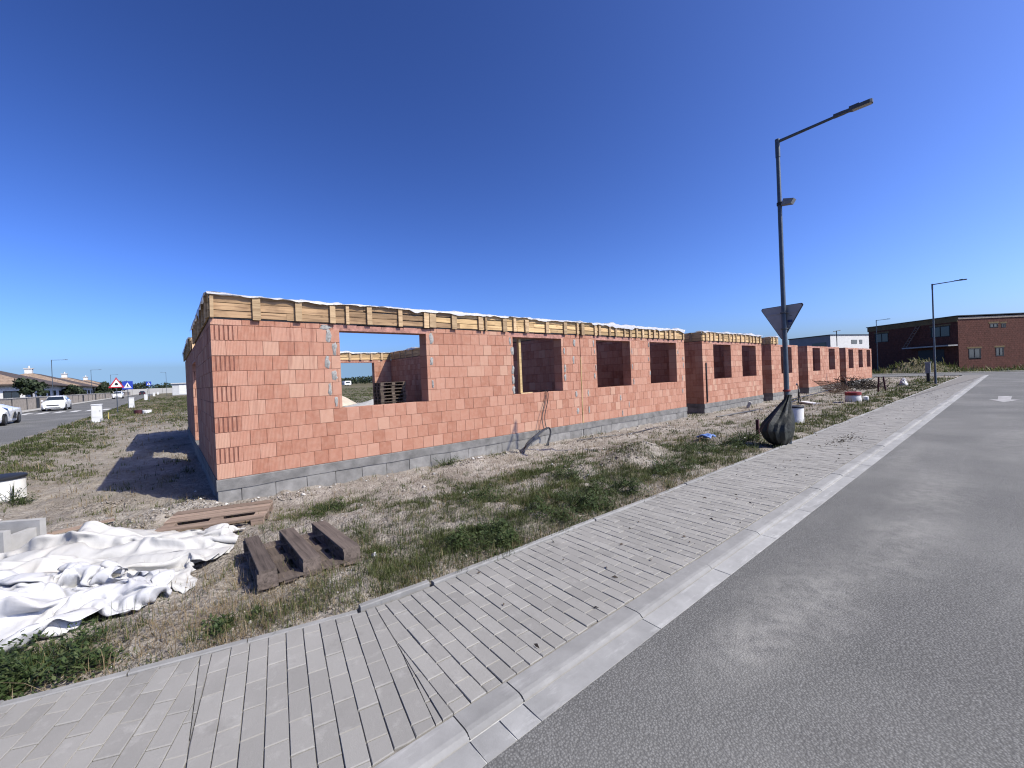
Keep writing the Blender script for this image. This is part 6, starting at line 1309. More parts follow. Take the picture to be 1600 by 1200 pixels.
# stack inside the house
ORD = ['topmost', 'second', 'third', 'fourth', 'fifth', 'sixth', 'seventh', 'eighth', 'ninth']
for k in range(10):
    lab = 'lowest pallet of the dark stack inside the nearest house' if k == 0 else ('topmost pallet of the dark stack inside the nearest house' if k == 9 else ORD[9 - k] + ' pallet from the top of the dark stack inside the nearest house')
    pallet(lab, 7.3 + random.uniform(-.02, .02), 9.4 + random.uniform(-.02, .02), -.01 + k * .1455, random.uniform(-.015, .015), 'old_pallet_wood', group='pallets stacked inside the nearest house')

# ------------------------------------------------------------------ tarpaulins (draped sheets)
def unpack(s, n):
    return np.cumsum(np.array(s, float).reshape(n, 3), axis=0) / 500.0
def refine(G, k=3):
    """denser sheet grid by smooth interpolation, then sharp little creases along the sheet"""
    def up(A):
        n = A.shape[0]; t = np.linspace(0, n - 1, (n - 1) * k + 1); i = np.clip(t.astype(int), 0, n - 2); f = (t - i)[:, None, None]
        p0, p1, p2, p3 = A[np.maximum(i - 1, 0)], A[i], A[i + 1], A[np.minimum(i + 2, n - 1)]
        return .5 * (2 * p1 + (p2 - p0) * f + (2 * p0 - 5 * p1 + 4 * p2 - p3) * f ** 2 + (3 * p1 - p0 - 3 * p2 + p3) * f ** 3)
    G = up(G); G = up(G.transpose(1, 0, 2)).transpose(1, 0, 2)
    du = np.gradient(G, axis=1); dv = np.gradient(G, axis=0); N = np.cross(du, dv); N /= np.linalg.norm(N, axis=2, keepdims=True) + 1e-9
    m_, n_ = G.shape[:2]; v, u = np.meshgrid(np.linspace(0, 1, m_), np.linspace(0, 1, n_), indexing='ij')
    w1 = fbm(u * 4, v * 4, 3, 3); w2 = fbm(u * 4 + 9, v * 4, 6, 3)
    rid = lambda q: (1 - np.abs(2 * q - 1)) ** 5
    D = .38 * (.013 * rid(vnoise(u * 6 + 3 * w1, v * 20 + 5 * w2, 1)) + .010 * rid(vnoise(u * 17 + 4 * w2, v * 9 + 3 * w1, 2)) + .006 * rid(vnoise(u * 34 + 5 * w1, v * 40 + 5 * w2, 4)) + .004 * (vnoise(u * 70, v * 70, 5) - .5))
    return G + N * D[..., None]
def tarp(name, data, nx, ny, mat, label, cat, flat=1.0):
    P = unpack(data, nx * ny)
    g0 = zbase(P[:, 0], P[:, 1]); P[:, 2] = g0 + (P[:, 2] - g0) * flat
    G = refine(P.reshape(ny, nx, 3)); ny, nx = G.shape[:2]; P = G.reshape(-1, 3)
    P[:, 2] = np.maximum(P[:, 2], zg(P[:, 0], P[:, 1]) + .010)
    I = (np.arange(ny - 1)[:, None] * nx + np.arange(nx - 1)[None, :]).ravel()
    F = np.stack([I, I + 1, I + nx + 1, I + nx], 1)
    c = np.array([P[:, 0].mean(), P[:, 1].mean(), P[:, 2].min()])
    o = obj(name, npmesh(name, P - c, F, mat, np.zeros(len(F)), smooth=True), None, T(*c))
    sd_ = o.modifiers.new('thickness', 'SOLIDIFY'); sd_.thickness = .002; sd_.offset = 0
    tag(o, label, cat, 'white sheets heaped on the ground')
tarp('tarpaulin', TARP_A, 55, 50, 'tarp_soiled', 'crumpled soiled white tarpaulin spread behind and under the cleaner sheet', 'tarpaulin', .72)
tarp('tarpaulin', TARP_B, 50, 36, 'tarp_white', 'clean bright white sheet on top of the crumpled tarpaulin nearest the pavement', 'tarpaulin', .85)

# concrete channel block behind the tarpaulin, broken boards beside it
m = MB()
cb = thing('concrete_block', 'grey concrete channel block at the left edge behind the tarpaulin', 'block', (-2.38, -.42, -.40), -.55)
Wb = PW[cb.name]
m.box((-.5, -.25, 0), (.5, -.17, .36), M=Wb); m.box((-.5, .17, 0), (.5, .25, .36), M=Wb); m.box((-.5, -.17, 0), (.5, .17, .08), M=Wb); m.box((.38, -.17, .08), (.46, .17, .27), M=Wb)
m.build('shell', 'concrete_light', cb)
for i, (x, y, a, L, lab) in enumerate([(-1.80, -.30, .5, .62, 'short rough plank lying beside the concrete channel block'), (-1.72, -.52, .9, .5, 'short plank lying across the ground between block and tarpaulin'), (-1.62, -.10, .25, .8, 'thin grey lath on the earth behind the tarpaulin')]):
    o = obj('plank', boxmesh(L, .09, .022, 'old_pallet_wood' if i != 2 else 'pallet_wood'), None, T(x, y, float(zg(x, y)) + .015 + .02 * i) @ rz(a)); tag(o, lab, 'plank', 'loose boards by the tarpaulin')

# ------------------------------------------------------------------ shaft rings with lids
def shaft(label, x, y, r, h, lid='black_lid', body='white_paint', z=None, lidh=.05, group='shaft rings'):
    z = float(zg(x, y)) - .03 if z is None else z
    o = thing('shaft_ring', label, 'shaft ring', (x, y, z), group=group)
    m = MB(); m.lathe([(r * 1.02, 0), (r, .02), (r, h - .02), (r * .985, h)], (x, y, z), 36); m.build('ring', body, o, smooth=True)
    m = MB(); m.lathe([(r * 1.06, h + .001), (r * 1.07, h + .01), (r * 1.07, h + lidh - .01), (r * 1.03, h + lidh), (r * .6, h + lidh + .006), (.01, h + lidh + .008)], (x, y, z), 36); m.build('lid', lid, o, smooth=True)
    return o
shaft('white shaft ring with a dark lid at the left edge of the picture', -3.02, 3.28, .33, .36)
shaft('white shaft ring with a dark lid behind the lamp post with the yield sign', 13.35, -4.05, .205, .44)
o = thing('shaft_ring', 'low white shaft with a red rim on the grass strip', 'shaft ring', (21.8, -3.75, -.2), group='shaft rings')
m = MB(); m.lathe([(.26, 0), (.27, .02), (.25, .27), (.24, .30)], (21.8, -3.75, -.2), 28); m.build('ring', 'white_paint', o, smooth=True)
m = MB(); m.lathe([(.255, .295), (.262, .30), (.262, .42), (.23, .43)], (21.8, -3.75, -.2), 28); m.build('rim', 'red_paint', o, smooth=True)
m = MB(); m.lathe([(.08, 0), (.1, .03), (.1, .2), (.02, .24)], (22.02, -4.1, -.18), 12); tag(m.build('bucket', 'white_paint', None, smooth=True), 'small white bucket leaning against the shaft with the red rim', 'bucket')
o = thing('shaft_ring', 'half sunken ring, dark red and white, far left in the dry grass', 'shaft ring', (-2.13, 31.45, -.1), group='shaft rings')
m = MB(); m.lathe([(.28, 0), (.28, .28), (.24, .29)], (-2.35, 31.45, -.12), 20); m.build('rim', 'stake_maroon', o, smooth=True)
m = MB(); m.lathe([(.27, 0), (.28, .24), (.26, .26)], (-1.88, 31.3, -.12), 20); m.build('ring', 'white_paint', o, smooth=True)

# ------------------------------------------------------------------ lamp posts
def lamp_post(label, x, y, h, arm=1.36, d=(0, -1), lamp=True, detail=True, z0=None, r=.049):
    z0 = float(zbase(x, y)) - .02 if z0 is None else z0
    o = thing('street_lamp', label, 'street lamp', (x, y, z0), group='street lamps')
    s = 14 if detail else 8
    zt = z0 + h
    m = MB(); m.tube([(x, y, z0), (x, y, z0 + .9), (x, y, z0 + 1.0), (x, y, zt - .32)], [r * 1.18, r * 1.15, r * .95, r * .72], s); m.build('pole', 'galvanised', o, smooth=True)
    m = MB(); m.tube([(x, y, zt - .33), (x, y, zt + .03)], r * .86, s); m.build('sleeve', 'galvanised', o, smooth=True)
    ax, ay = x + d[0] * (arm - .42), y + d[1] * (arm - .42)
    m = MB(); m.tube([(x, y, zt - .02), (ax, ay, zt + .01)], [r * .62, r * .5], s if detail else 6); m.build('arm', 'galvanised', o, smooth=True)
    L = math.atan2(d[1], d[0])
    M = T(ax, ay, zt + .01) @ rz(L)
    hd = MB()
    pl = [(-.06, -.035), (.08, -.035), (.12, -.025), (.15, -.025), (.20, -.06), (.44, -.062), (.47, -.04), (.47, .04), (.44, .062), (.20, .06), (.15, .025), (.12, .025), (.08, .035), (-.06, .035)]
    hd.prism(pl, -.018, .038, M=M); hd.box((.16, -.04, .038), (.30, .04, .062), M=M)
    hb = hd.build('lamp_head', 'lamp_grey', o)
    ln = MB(); ln.prism([(.205, -.05), (.43, -.05), (.455, -.03), (.455, .03), (.43, .05), (.205, .05)], -.024, -.0185, M=M); ln.build('lens', 'lamp_lens', hb)
    return o
LX, LY = 9.24, -5.06
L1 = lamp_post('near galvanised street lamp beside the pavement, carrying a yield sign', LX, LY, 6.10)
# small camera-like spotlight half way up the pole
sp = thing('spotlight', 'small grey spotlight clamped half way up the near lamp post', 'spotlight', (LX, LY - .05, 4.6))
m = MB(); m.lathe([(.05, 0), (.052, .03), (.05, .06)], (LX, LY, 4.66), 16); m.build('clamp', 'dark_steel', sp)
m = MB(); M = T(LX + .0, LY - .05, 4.70) @ rz(-1.57) @ Matrix.Rotation(.35, 4, 'Y')
m.add([M @ Vector(p) for p in [(0, -.045, -.06), (0, .045, -.06), (0, .045, .07), (0, -.045, .07), (.17, -.075, -.02), (.17, .075, -.02), (.19, .075, .075), (.19, -.075, .075)]], [(3, 2, 1, 0), (4, 5, 6, 7), (0, 1, 5, 4), (1, 2, 6, 5), (2, 3, 7, 6), (3, 0, 4, 7)])
m.build('housing', 'utility_grey', sp)
# yield sign seen from behind
sg = thing('yield_sign', 'back of a triangular yield sign on the near lamp post', 'traffic sign', (LX + .06, LY, 1.8))
AX = Vector((math.cos(-1.75), math.sin(-1.75), 0)); NX = Vector((AX.y, -AX.x, 0))
NX = NX if NX.x < 0 else -NX     # towards the viewer
side = .82; hh = side * .866; zt = 2.665
cc = Vector((LX + .075, LY + .06, zt))
def rounded_tri(a, rad, n=5):
    P = [Vector((-a / 2, 0)), Vector((a / 2, 0)), Vector((0, -a * .866))]; out = []
    for i in range(3):
        p = P[i]; d0 = (P[i - 1] - p).normalized(); d1 = (P[(i + 1) % 3] - p).normalized()
        bis = (d0 + d1).normalized(); c = p + bis * (rad / math.sin(math.radians(30)))
        a0 = math.atan2(-(d0.x * 0 + 0), 1)
        s0 = p + d0 * (rad / math.tan(math.radians(30))); s1 = p + d1 * (rad / math.tan(math.radians(30)))
        for k in range(n + 1):
            v = (s0 - c).lerp(s1 - c, k / n).normalized() * rad; out.append(c + v)
    return out
def sign_plate(tri, off, thick):
    return [cc + AX * p.x + Vector((0, 0, p.y)) + NX * off for p in tri], [cc + AX * p.x + Vector((0, 0, p.y)) + NX * (off - thick) for p in tri]
m = MB(); tri = rounded_tri(side, .035); f, b = sign_plate(tri, 0, .018); n = len(tri)
m.add(f + b, [tuple(range(n)), tuple(range(2 * n - 1, n - 1, -1))] + [(i, (i + 1) % n, n + (i + 1) % n, n + i) for i in range(n)]); m.build('rim', 'sign_edge', sg)
tri2 = [p * .955 + Vector((0, -.0105)) for p in tri]
m = MB(); f, b = sign_plate(tri2, .004, .003); m.add(f + b, [tuple(range(n)), tuple(range(2 * n - 1, n - 1, -1))] + [(i, (i + 1) % n, n + (i + 1) % n, n + i) for i in range(n)]); plate = m.build('plate', 'sign_back', sg)
tri3 = [p * .95 + Vector((0, -.0115)) for p in tri]
m = MB(); f, b = sign_plate(tri3, -.021, .002); m.add(f + b, [tuple(range(n)), tuple(range(2 * n - 1, n - 1, -1))] + [(i, (i + 1) % n, n + (i + 1) % n, n + i) for i in range(n)]); m.build('face', 'sign_red', sg)
tri4 = [p * .72 + Vector((0, -.066)) for p in tri]
m = MB(); f, b = sign_plate(tri4, -.0235, .002); m.add(f + b, [tuple(range(n)), tuple(range(2 * n - 1, n - 1, -1))] + [(i, (i + 1) % n, n + (i + 1) % n, n + i) for i in range(n)]); m.build('face_centre', 'sign_white', sg)
def on_plate(s0, s1, z0, z1, off, thick, mat, name, parent):
    m = MB(); vs = []
    for o_ in (off, off - thick):
        vs += [cc + AX * s + Vector((0, 0, z)) + NX * o_ for s, z in ((s0, z0), (s1, z0), (s1, z1), (s0, z1))]
    m.add(vs, [(0, 1, 2, 3), (7, 6, 5, 4), (0, 4, 5, 1), (1, 5, 6, 2), (2, 6, 7, 3), (3, 7, 4, 0)]); return m.build(name, mat, parent)
on_plate(-.29, .30, -.165, -.143, .016, .011, 'sign_back', 'rail', plate)
on_plate(-.12, .16, -.485, -.465, .016, .011, 'sign_back', 'rail', plate)
stk = on_plate(.105, .195, -.355, -.30, .0052, .0008, 'sticker_blue', 'sticker', plate)
on_plate(.105, .195, -.375, -.365, .0052, .0008, 'sticker_blue', 'sticker_line', stk); on_plate(.115, .190, -.398, -.390, .0052, .0008, 'sticker_blue', 'sticker_line', stk); on_plate(.14, .19, -.225, -.219, .0052, .0008, 'sign_black', 'sticker_line', stk)
for z in (-.154, -.475):
    m = MB(); m.lathe([(.056, 0), (.062, .004), (.062, .022), (.056, .026)], (LX, LY, zt + z - .013), 16); m.build('clamp', 'lamp_grey', sg, smooth=True)

# dark olive sack tied to the lamp post
def sack():
    n, k = 30, 44; V = []
    levels = np.linspace(0, 1, n)
    for t_ in levels:
        z = -.06 + 1.00 * t_
        # pear outline, bulging to the left of the pole (towards -x/+y in the view)
        w = np.interp(t_, [0, .05, .16, .3, .45, .6, .75, .88, .95, 1.0], [.11, .19, .265, .295, .265, .20, .13, .075, .055, .06])
        cx = np.interp(t_, [0, .15, .3, .45, .6, .75, .9, 1], [-.20, -.25, -.28, -.25, -.18, -.105, -.03, .0])
        for j in range(k):
            a = 2 * math.pi * j / k
            fold = 1 + .16 * (float(vnoise(a * 3.2 + 1, t_ * 1.6, 5)) - .5) * 2 * min(1, (1 - t_) * 2 + .25) + .13 * math.sin(a * 6 + 2 * t_ + 2 * float(vnoise(a, t_ * 2, 9))) * min(1, t_ * 1.6 + .15) + .08 * math.sin(a * 11 - 4 * t_ + 3 * float(vnoise(a * 2, t_ * 3, 4)))
            x = w * fold * math.cos(a); y = w * .85 * fold * math.sin(a)
            V.append((x, y, z, cx))
    R = []
    dirx = Vector((-rt.x, -rt.y, 0))      # the bulge hangs to one side of the pole
    for x, y, z, cx in V:
        q = dirx * (-cx) + Vector((fwd.x, fwd.y, 0)) * -.05
        R.append((LX + q.x + x, LY + q.y + y, z - .07))
    F = [(i * k + j, i * k + (j + 1) % k, (i + 1) * k + (j + 1) % k, (i + 1) * k + j) for i in range(n - 1) for j in range(k)]
    return np.array(R), F
R, F = sack(); c = np.array([R[:, 0].mean(), R[:, 1].mean(), R[:, 2].min()])
bagt = thing('plastic_sack', 'dark olive plastic sack tied round the foot of the near lamp post', 'sack', tuple(c))
m = MB(); m.add(R, F + [tuple(range(43, -1, -1)), tuple(range(29 * 44, 30 * 44))]); o = m.build('sack_body', 'bag_olive', bagt, smooth=True)
m = MB(); m.lathe([(.062, 0), (.066, .008), (.066, .03), (.062, .038)], (LX, LY, .93), 16); m.build('tie', 'red_paint', bagt, smooth=True)
# stake with a knob beside the sack
o = obj('stake', boxmesh(.055, .055, .50, 'stake_maroon', .004), None, T(9.55, -4.42, -.2) @ Matrix.Rotation(-.05, 4, 'Y')); tag(o, 'dark maroon wooden stake in the grass left of the olive sack', 'stake', 'maroon stakes')
o = obj('stake', boxmesh(.07, .07, .85, 'stake_maroon', .004), None, T(30.2, -3.25, -.25) @ Matrix.Rotation(.05, 4, 'X')); tag(o, 'left one of two maroon stakes beside the rusty mesh', 'stake', 'maroon stakes')
o = obj('stake', boxmesh(.07, .07, .85, 'stake_maroon', .004), None, T(30.6, -3.5, -.25) @ Matrix.Rotation(-.10, 4, 'X')); tag(o, 'right one of two maroon stakes beside the rusty mesh', 'stake', 'maroon stakes')
lamp_post('second street lamp on the same pavement, beside a grey utility cabinet', 37.6, -4.80, 6.29, 1.38)
lamp_post('third street lamp across the far street, in front of the dark brick building', 74.1, 3.3, 7.05, 1.3, detail=False)
lamp_post('street lamp by the garden walls, nearest of those along the side street', -13.4, 75, 6.5, 1.6, (1, 0), detail=False)
lamp_post('second street lamp by the garden walls along the side street', -13.4, 112, 6.5, 1.6, (1, 0), detail=False)
lamp_post('third street lamp by the garden walls, above the warning sign', -13.4, 149, 6.5, 1.6, (1, 0), detail=False)
lamp_post('street lamp next to the pale kiosk', -1.0, 136.7, 6.5, 1.2, (-1, 0), detail=False)

# ------------------------------------------------------------------ things lying about the grass strip
def plate_box(name, label, cat, x, y, z, dx, dy, dz, rot, mat, group=None, tilt=0):
    o = obj(name, boxmesh(dx, dy, dz, mat, min(.006, dz / 4)), None, T(x, y, z) @ rz(rot) @ Matrix.Rotation(tilt, 4, 'X')); tag(o, label, cat, group); return o
plate_box('plank', 'pale wide plank on the ground before the third brick shell', 'plank', 22.0, -2.2, -.30, 1.5, .3, .06, .6, 'white_paint', 'loose boards')
plate_box('concrete_block', 'pale block leaning on the plinth of the second brick shell', 'block', 19.9, -.5, -.38, .25, .12, .28, .3, 'concrete_light', None, .4)
# crushed blue packet
n_ = 14; u = np.linspace(-.5, .5, n_)
UX, UY = np.meshgrid(u, u); V = np.stack([9.25 + UX.ravel() * .42, -3.46 + UY.ravel() * .26, float(zg(9.25, -3.46)) + .035 + .10 * vnoise(UX.ravel() * 5, UY.ravel() * 4, 3)], 1)
I = (np.arange(n_ - 1)[:, None] * n_ + np.arange(n_ - 1)[None, :]).ravel()
o = obj('packet', npmesh('packet', V, np.stack([I, I + 1, I + n_ + 1, I + n_], 1), 'blue_pack', np.zeros((n_ - 1) ** 2)), None); o.modifiers.new('thickness', 'SOLIDIFY').thickness = .02
tag(o, 'crumpled blue and white packet lying in the grass', 'packet')
def lump_bag(label, x, y, rx, ry, h, mat, seed, cat='bag', name='bag'):
    n, k = 10, 18; z0 = float(zg(x, y)); vs = []; fs = []
    for i in range(n):
        t_ = i / (n - 1); r = math.sin(math.pi * (.08 + .9 * t_) / 1.96) if False else math.cos(t_ * math.pi / 2) ** .55
        for j in range(k):
            a = 2 * math.pi * j / k; q = 1 + .35 * (float(vnoise(a * 1.9 + seed, t_ * 3, seed)) - .5)
            vs.append((x + rx * r * q * math.cos(a), y + ry * r * q * math.sin(a), z0 - .03 + h * t_ * (1 + .3 * (float(vnoise(a * 2, seed, 2)) - .5))))
    fs = [(i * k + j, i * k + (j + 1) % k, (i + 1) * k + (j + 1) % k, (i + 1) * k + j) for i in range(n - 1) for j in range(k)] + [tuple(range((n - 1) * k, n * k))]
    m = MB(); m.add(vs, fs); o = m.build(name, mat, None, smooth=True); tag(o, label, cat); return o
lump_bag('white sack lying on the grass strip beyond the rusty mesh', 36.4, -3.5, .30, .22, .42, 'tarp_white', 3)
lump_bag('small white sack farther along the grass strip', 44.0, -2.6, .26, .2, .4, 'tarp_white', 5)
bp = thing('brush_pile', 'dark pile of dry brushwood between the rusty mesh and the white sack', 'brush pile', (34.2, -1.6, -.35))
m = MB(); rb = random.Random(9)
for i in range(260):
    x, y = 34.2 + rb.gauss(0, 1.1), -1.7 + rb.gauss(0, .55); a = rb.uniform(0, 6.28); L = rb.uniform(.3, .9); z = -.42 + max(0, .75 - .5 * abs(x - 34.2) / 1.1 * .6) * rb.random()
    m.tube([(x, y, z), (x + L * .5 * math.cos(a), y + L * .5 * math.sin(a), z + rb.uniform(.05, .3)), (x + L * math.cos(a), y + L * math.sin(a), z + rb.uniform(-.05, .45))], .016, 3)
m.build('twigs', 'brush_dark', bp, 'stuff')
# rusty reinforcing mesh leaning in a heap
ms = thing('rebar_mesh', 'rusty reinforcing mesh leaning in the grass near the maroon stakes', 'mesh', (30, -2.0, -.35))
Mm = T(29.3, -2.0, -.32) @ rz(.55) @ Matrix.Rotation(.75, 4, 'X')
m = MB()
for i in range(21): m.tube([Mm @ Vector((-1.9 + i * .19, 0, 0)), Mm @ Vector((-1.9 + i * .19, 1.1 + .08 * math.sin(i), 0))], .012, 4)
m.build('vertical_bars', 'rust', ms)
m = MB()
for j in range(6): m.tube([Mm @ Vector((-1.95, j * .21, .01)), Mm @ Vector((0, j * .21 - .04, .05)), Mm @ Vector((1.95, j * .21, .01))], .012, 4)
m.build('cross_bars', 'rust', ms)
m = MB(); m.tube([(32.8, -1.2, -.35)] + [(32.8 + .5 * math.cos(a), -1.2 + .35 * math.cos(a), -.1 + .75 * math.sin(a)) for a in np.linspace(math.pi, 0.3, 9)], .02, 5); tag(m.build('hoop', 'stake_maroon', None), 'bent maroon hoop standing behind the rusty mesh', 'hoop')
# cables by the nearest house and in front of the fourth
def cable(parent, pts, r, name='cable', mat='black_plastic', seg=6):
    P = [np.array(p, float) for p in pts]; out = []
    for i in range(len(P) - 1):      # Catmull-Rom
        p0 = P[max(i - 1, 0)]; p1 = P[i]; p2 = P[i + 1]; p3 = P[min(i + 2, len(P) - 1)]
        for k in range(8):
            t_ = k / 8
            out.append(.5 * ((2 * p1) + (-p0 + p2) * t_ + (2 * p0 - 5 * p1 + 4 * p2 - p3) * t_ ** 2 + (-p0 + 3 * p1 - 3 * p2 + p3) * t_ ** 3))
    out.append(P[-1]); m = MB(); m.tube(out, r, seg); return m.build(name, mat, parent, smooth=True)
cb1 = thing('cable_bundle', 'black service pipes and cables rising from the ground at the nearest house wall', 'cables', (7.0, -.3, -.4))
def gz(x, y): return float(zg(x, y))
for i, (x0, y0) in enumerate([(5.88, -.62), (6.0, -.66), (6.18, -.5)]):
    cable(cb1, [(x0, y0, -.48), (6.4, -.48 + .03 * i, -.26 + .02 * i), (6.9, -.34, -.06 + .02 * i), (7.25, -.28, .06), (7.40, -.26, .04), (7.38, -.30, -.10), (7.22, -.36, -.28), (6.98 + .1 * i, -.42, -.46)], .021, 'pipe')
cable(cb1, [(7.2, -.25, .02), (7.28, -.12, .35), (7.50, -.04, .80), (7.56, -.02, 1.03), (7.5, .12, 1.02)], .011)
cable(cb1, [(7.3, -.25, .02), (7.40, -.10, .35), (7.60, -.05, .80), (7.60, -.03, 1.04), (7.5, .16, 1.02)], .011)
tag(cable(None, [(7.9, -.75, gz(7.9, -.75) + .02), (8.8, -.85, gz(8.8, -.85) + .02), (10.0, -1.05, gz(10, -1.05) + .02), (11.2, -1.0, gz(11.2, -1.0) + .02), (12.4, -.7, gz(12.4, -.7) + .02), (13.6, -.9, gz(13.6, -.9) + .02)], .014, 'hose'), 'thin dark hose lying along the ground before the second half of the nearest block', 'hose')
c2 = thing('cable_bundle', 'black cable loop sticking out of the ground before the third brick shell', 'cables', (23.5, -1.2, -.4))
cable(c2, [(20.4, -2.2, .6), (21.2, -2.0, .62), (22.1, -1.8, .48), (22.5, -1.7, .1), (22.4, -1.7, -.4)], .022); cable(c2, [(22.5, -1.8, -.4), (22.2, -1.8, .1), (22.3, -1.75, .45), (22.7, -1.65, .3), (22.8, -1.6, -.2), (23.6, -1.4, -.36)], .022)
tag(cable(None, [(15.6, -1.0, gz(15.6, -1) + .03), (17.5, -1.5, gz(17.5, -1.5) + .03), (20, -1.6, gz(20, -1.6) + .03), (24, -1.2, -.3)], .03, 'hose'), 'dark hose lying before the second brick shell', 'hose')
tag(cable(None, [(23, -.9, -.3), (27, -1.1, -.2), (31, -1.0, -.15), (35, -.9, -.05), (37, -1.0, -.1)], .022, 'hose'), 'dark hose running along the ground before the fourth shell', 'hose')
# grey utility cabinet by the second lamp
uc = thing('utility_cabinet', 'grey utility cabinet standing behind the second street lamp', 'cabinet', (40.2, -4.3, -.15))
m = MB(); m.box((40.08, -4.38, .50), (40.30, -4.14, 1.22)); m.build('body', 'utility_grey', uc); m = MB(); m.box((40.05, -4.42, 1.221), (40.33, -4.10, 1.26)); m.build('roof', 'panel_grey', uc)
m = MB(); m.box((40.13, -4.34, -.2), (40.25, -4.18, .499)); m.build('foot', 'dark_steel', uc)

# ------------------------------------------------------------------ side street: cabinets, signs, cars
def rise(y): return .003 * max(0, y - 15)
for i, (x, y, w, lab) in enumerate([(-3.81, 24.0, .44, 'nearest and tallest white meter cabinet on the verge of the side street'), (-3.6, 47.5, .42, 'second white meter cabinet on the verge, right of the crossing sign'), (-3.75, 85.5, .45, 'third white meter cabinet along the verge of the side street'), (-3.8, 138, .5, 'fourth white meter cabinet, small in the distance'), (-3.6, 180, .5, 'farthest white meter cabinet on the verge')]):
    z = -.16 + rise(y)
    o = thing('meter_cabinet', lab, 'cabinet', (x, y, z), group='white meter cabinets')
    m = MB(); m.box((x - w / 2, y - .13, z), (x + w / 2, y + .13, z + .98)); m.build('body', 'cabinet_white', o)
    m = MB(); m.add([(x - w / 2 - .02, y - .16, z + .981), (x + w / 2 + .02, y - .16, z + .981), (x + w / 2 + .02, y + .16, z + .981), (x - w / 2 - .02, y + .16, z + .981), (x - w / 2 - .02, y - .16, z + 1.0), (x + w / 2 + .02, y - .16, z + 1.0), (x + w / 2 + .02, y + .16, z + 1.03), (x - w / 2 - .02, y + .16, z + 1.03)], [(3, 2, 1, 0), (4, 5, 6, 7), (0, 1, 5, 4), (1, 2, 6, 5), (2, 3, 7, 6), (3, 0, 4, 7)]); m.build('roof', 'cabinet_white', o)
    m = MB(); m.box((x - w / 2 + .03, y - .142, z + .30), (x + w / 2 - .03, y - .131, z + .93)); d = m.build('door', 'cabinet_white', o)
    m = MB(); m.box((x + w / 2 - .09, y - .150, z + .60), (x + w / 2 - .07, y - .1425, z + .68)); m.build('handle', 'dark_steel', d)
    m = MB(); m.box((x + w / 2 - .05, y - .2, z - .02), (x + w / 2 + .05, y - .135, z + .22)); m.build('foot', 'concrete_light', o)
def road_sign(label, x, y, kind, top, size, group='road signs', cat='traffic sign'):
    z0 = -.16 + rise(y)
    o = thing('road_sign', label, cat, (x, y, z0), group=group)
    m = MB(); m.tube([(x, y, z0), (x, y, z0 + top)], .03, 8); m.build('post', 'galvanised', o, smooth=True)
    c = Vector((x, y - .045, z0 + top))
    def plate(pl, off, mat, name, par):
        m = MB(); n = len(pl)
        m.add([(c.x + a, c.y - off, c.z + b) for a, b in pl] + [(c.x + a, c.y - off + .006, c.z + b) for a, b in pl], [tuple(range(n)), tuple(range(2 * n - 1, n - 1, -1))] + [(i, n + i, n + (i + 1) % n, (i + 1) % n) for i in range(n)])
        return m.build(name, mat, par)
    if kind == 'tri':
        h = size * .866
        T0 = lambda k: [(-size / 2 * k, -h + h * (1 - k) / 3), (size / 2 * k, -h + h * (1 - k) / 3), (0, -h + h * (1 - k) / 3 + h * k)]
        p = plate(T0(1), 0, 'sign_red', 'plate', o); q = plate(T0(.72), .008, 'sign_white', 'field', p)
        zz = -h * .66
        plate([(-.10, zz - .06), (-.02, zz - .08), (.06, zz - .08), (.10, zz - .05), (.10, zz + .02), (.05, zz + .10), (-.02, zz + .12), (-.08, zz + .06)], .016, 'sign_black', 'symbol', q)
    else:
        s = size / 2
        p = plate([(-s, -size), (s, -size), (s, 0), (-s, 0)], 0, 'sign_blue', 'plate', o)
        q = plate([(-s * .74, -size * .84), (s * .74, -size * .84), (0, -size * .14)], .008, 'sign_white', 'field', p)
        zz = -size * .55
        plate([(-.05, zz - .14), (-.02, zz - .14), (.005, zz - .03), (.05, zz - .14), (.085, zz - .14), (.035, zz + .02), (.03, zz + .10), (-.02, zz + .10), (-.06, zz + .0)], .016, 'sign_black', 'walker', q)
        plate([(-.018, zz + .11), (.018, zz + .11), (.018, zz + .15), (-.018, zz + .15)], .016, 'sign_black', 'walker_head', q)
        for k in range(5): plate([(-.22 + k * .1, -size * .82), (-.17 + k * .1, -size * .82), (-.17 + k * .1, -size * .78), (-.22 + k * .1, -size * .78)], .016, 'sign_black', 'stripe', q)
    return o
road_sign('triangular warning sign with a red border and black symbol beside the side street', -3.71, 34.4, 'tri', 2.78, .92)
road_sign('blue pedestrian crossing sign just right of the red triangular sign', -3.72, 45.4, 'ped', 2.66, .80)
road_sign('smaller distant blue crossing sign seen from the verge, near the kiosk', -2.9, 72, 'ped', 3.0, .62)
o = obj('stake', boxmesh(.04, .04, .45, 'yellow_stake'), None, T(-3.56, 26.6, -.16)); tag(o, 'small yellow survey stake right of the nearest meter cabinet', 'stake')

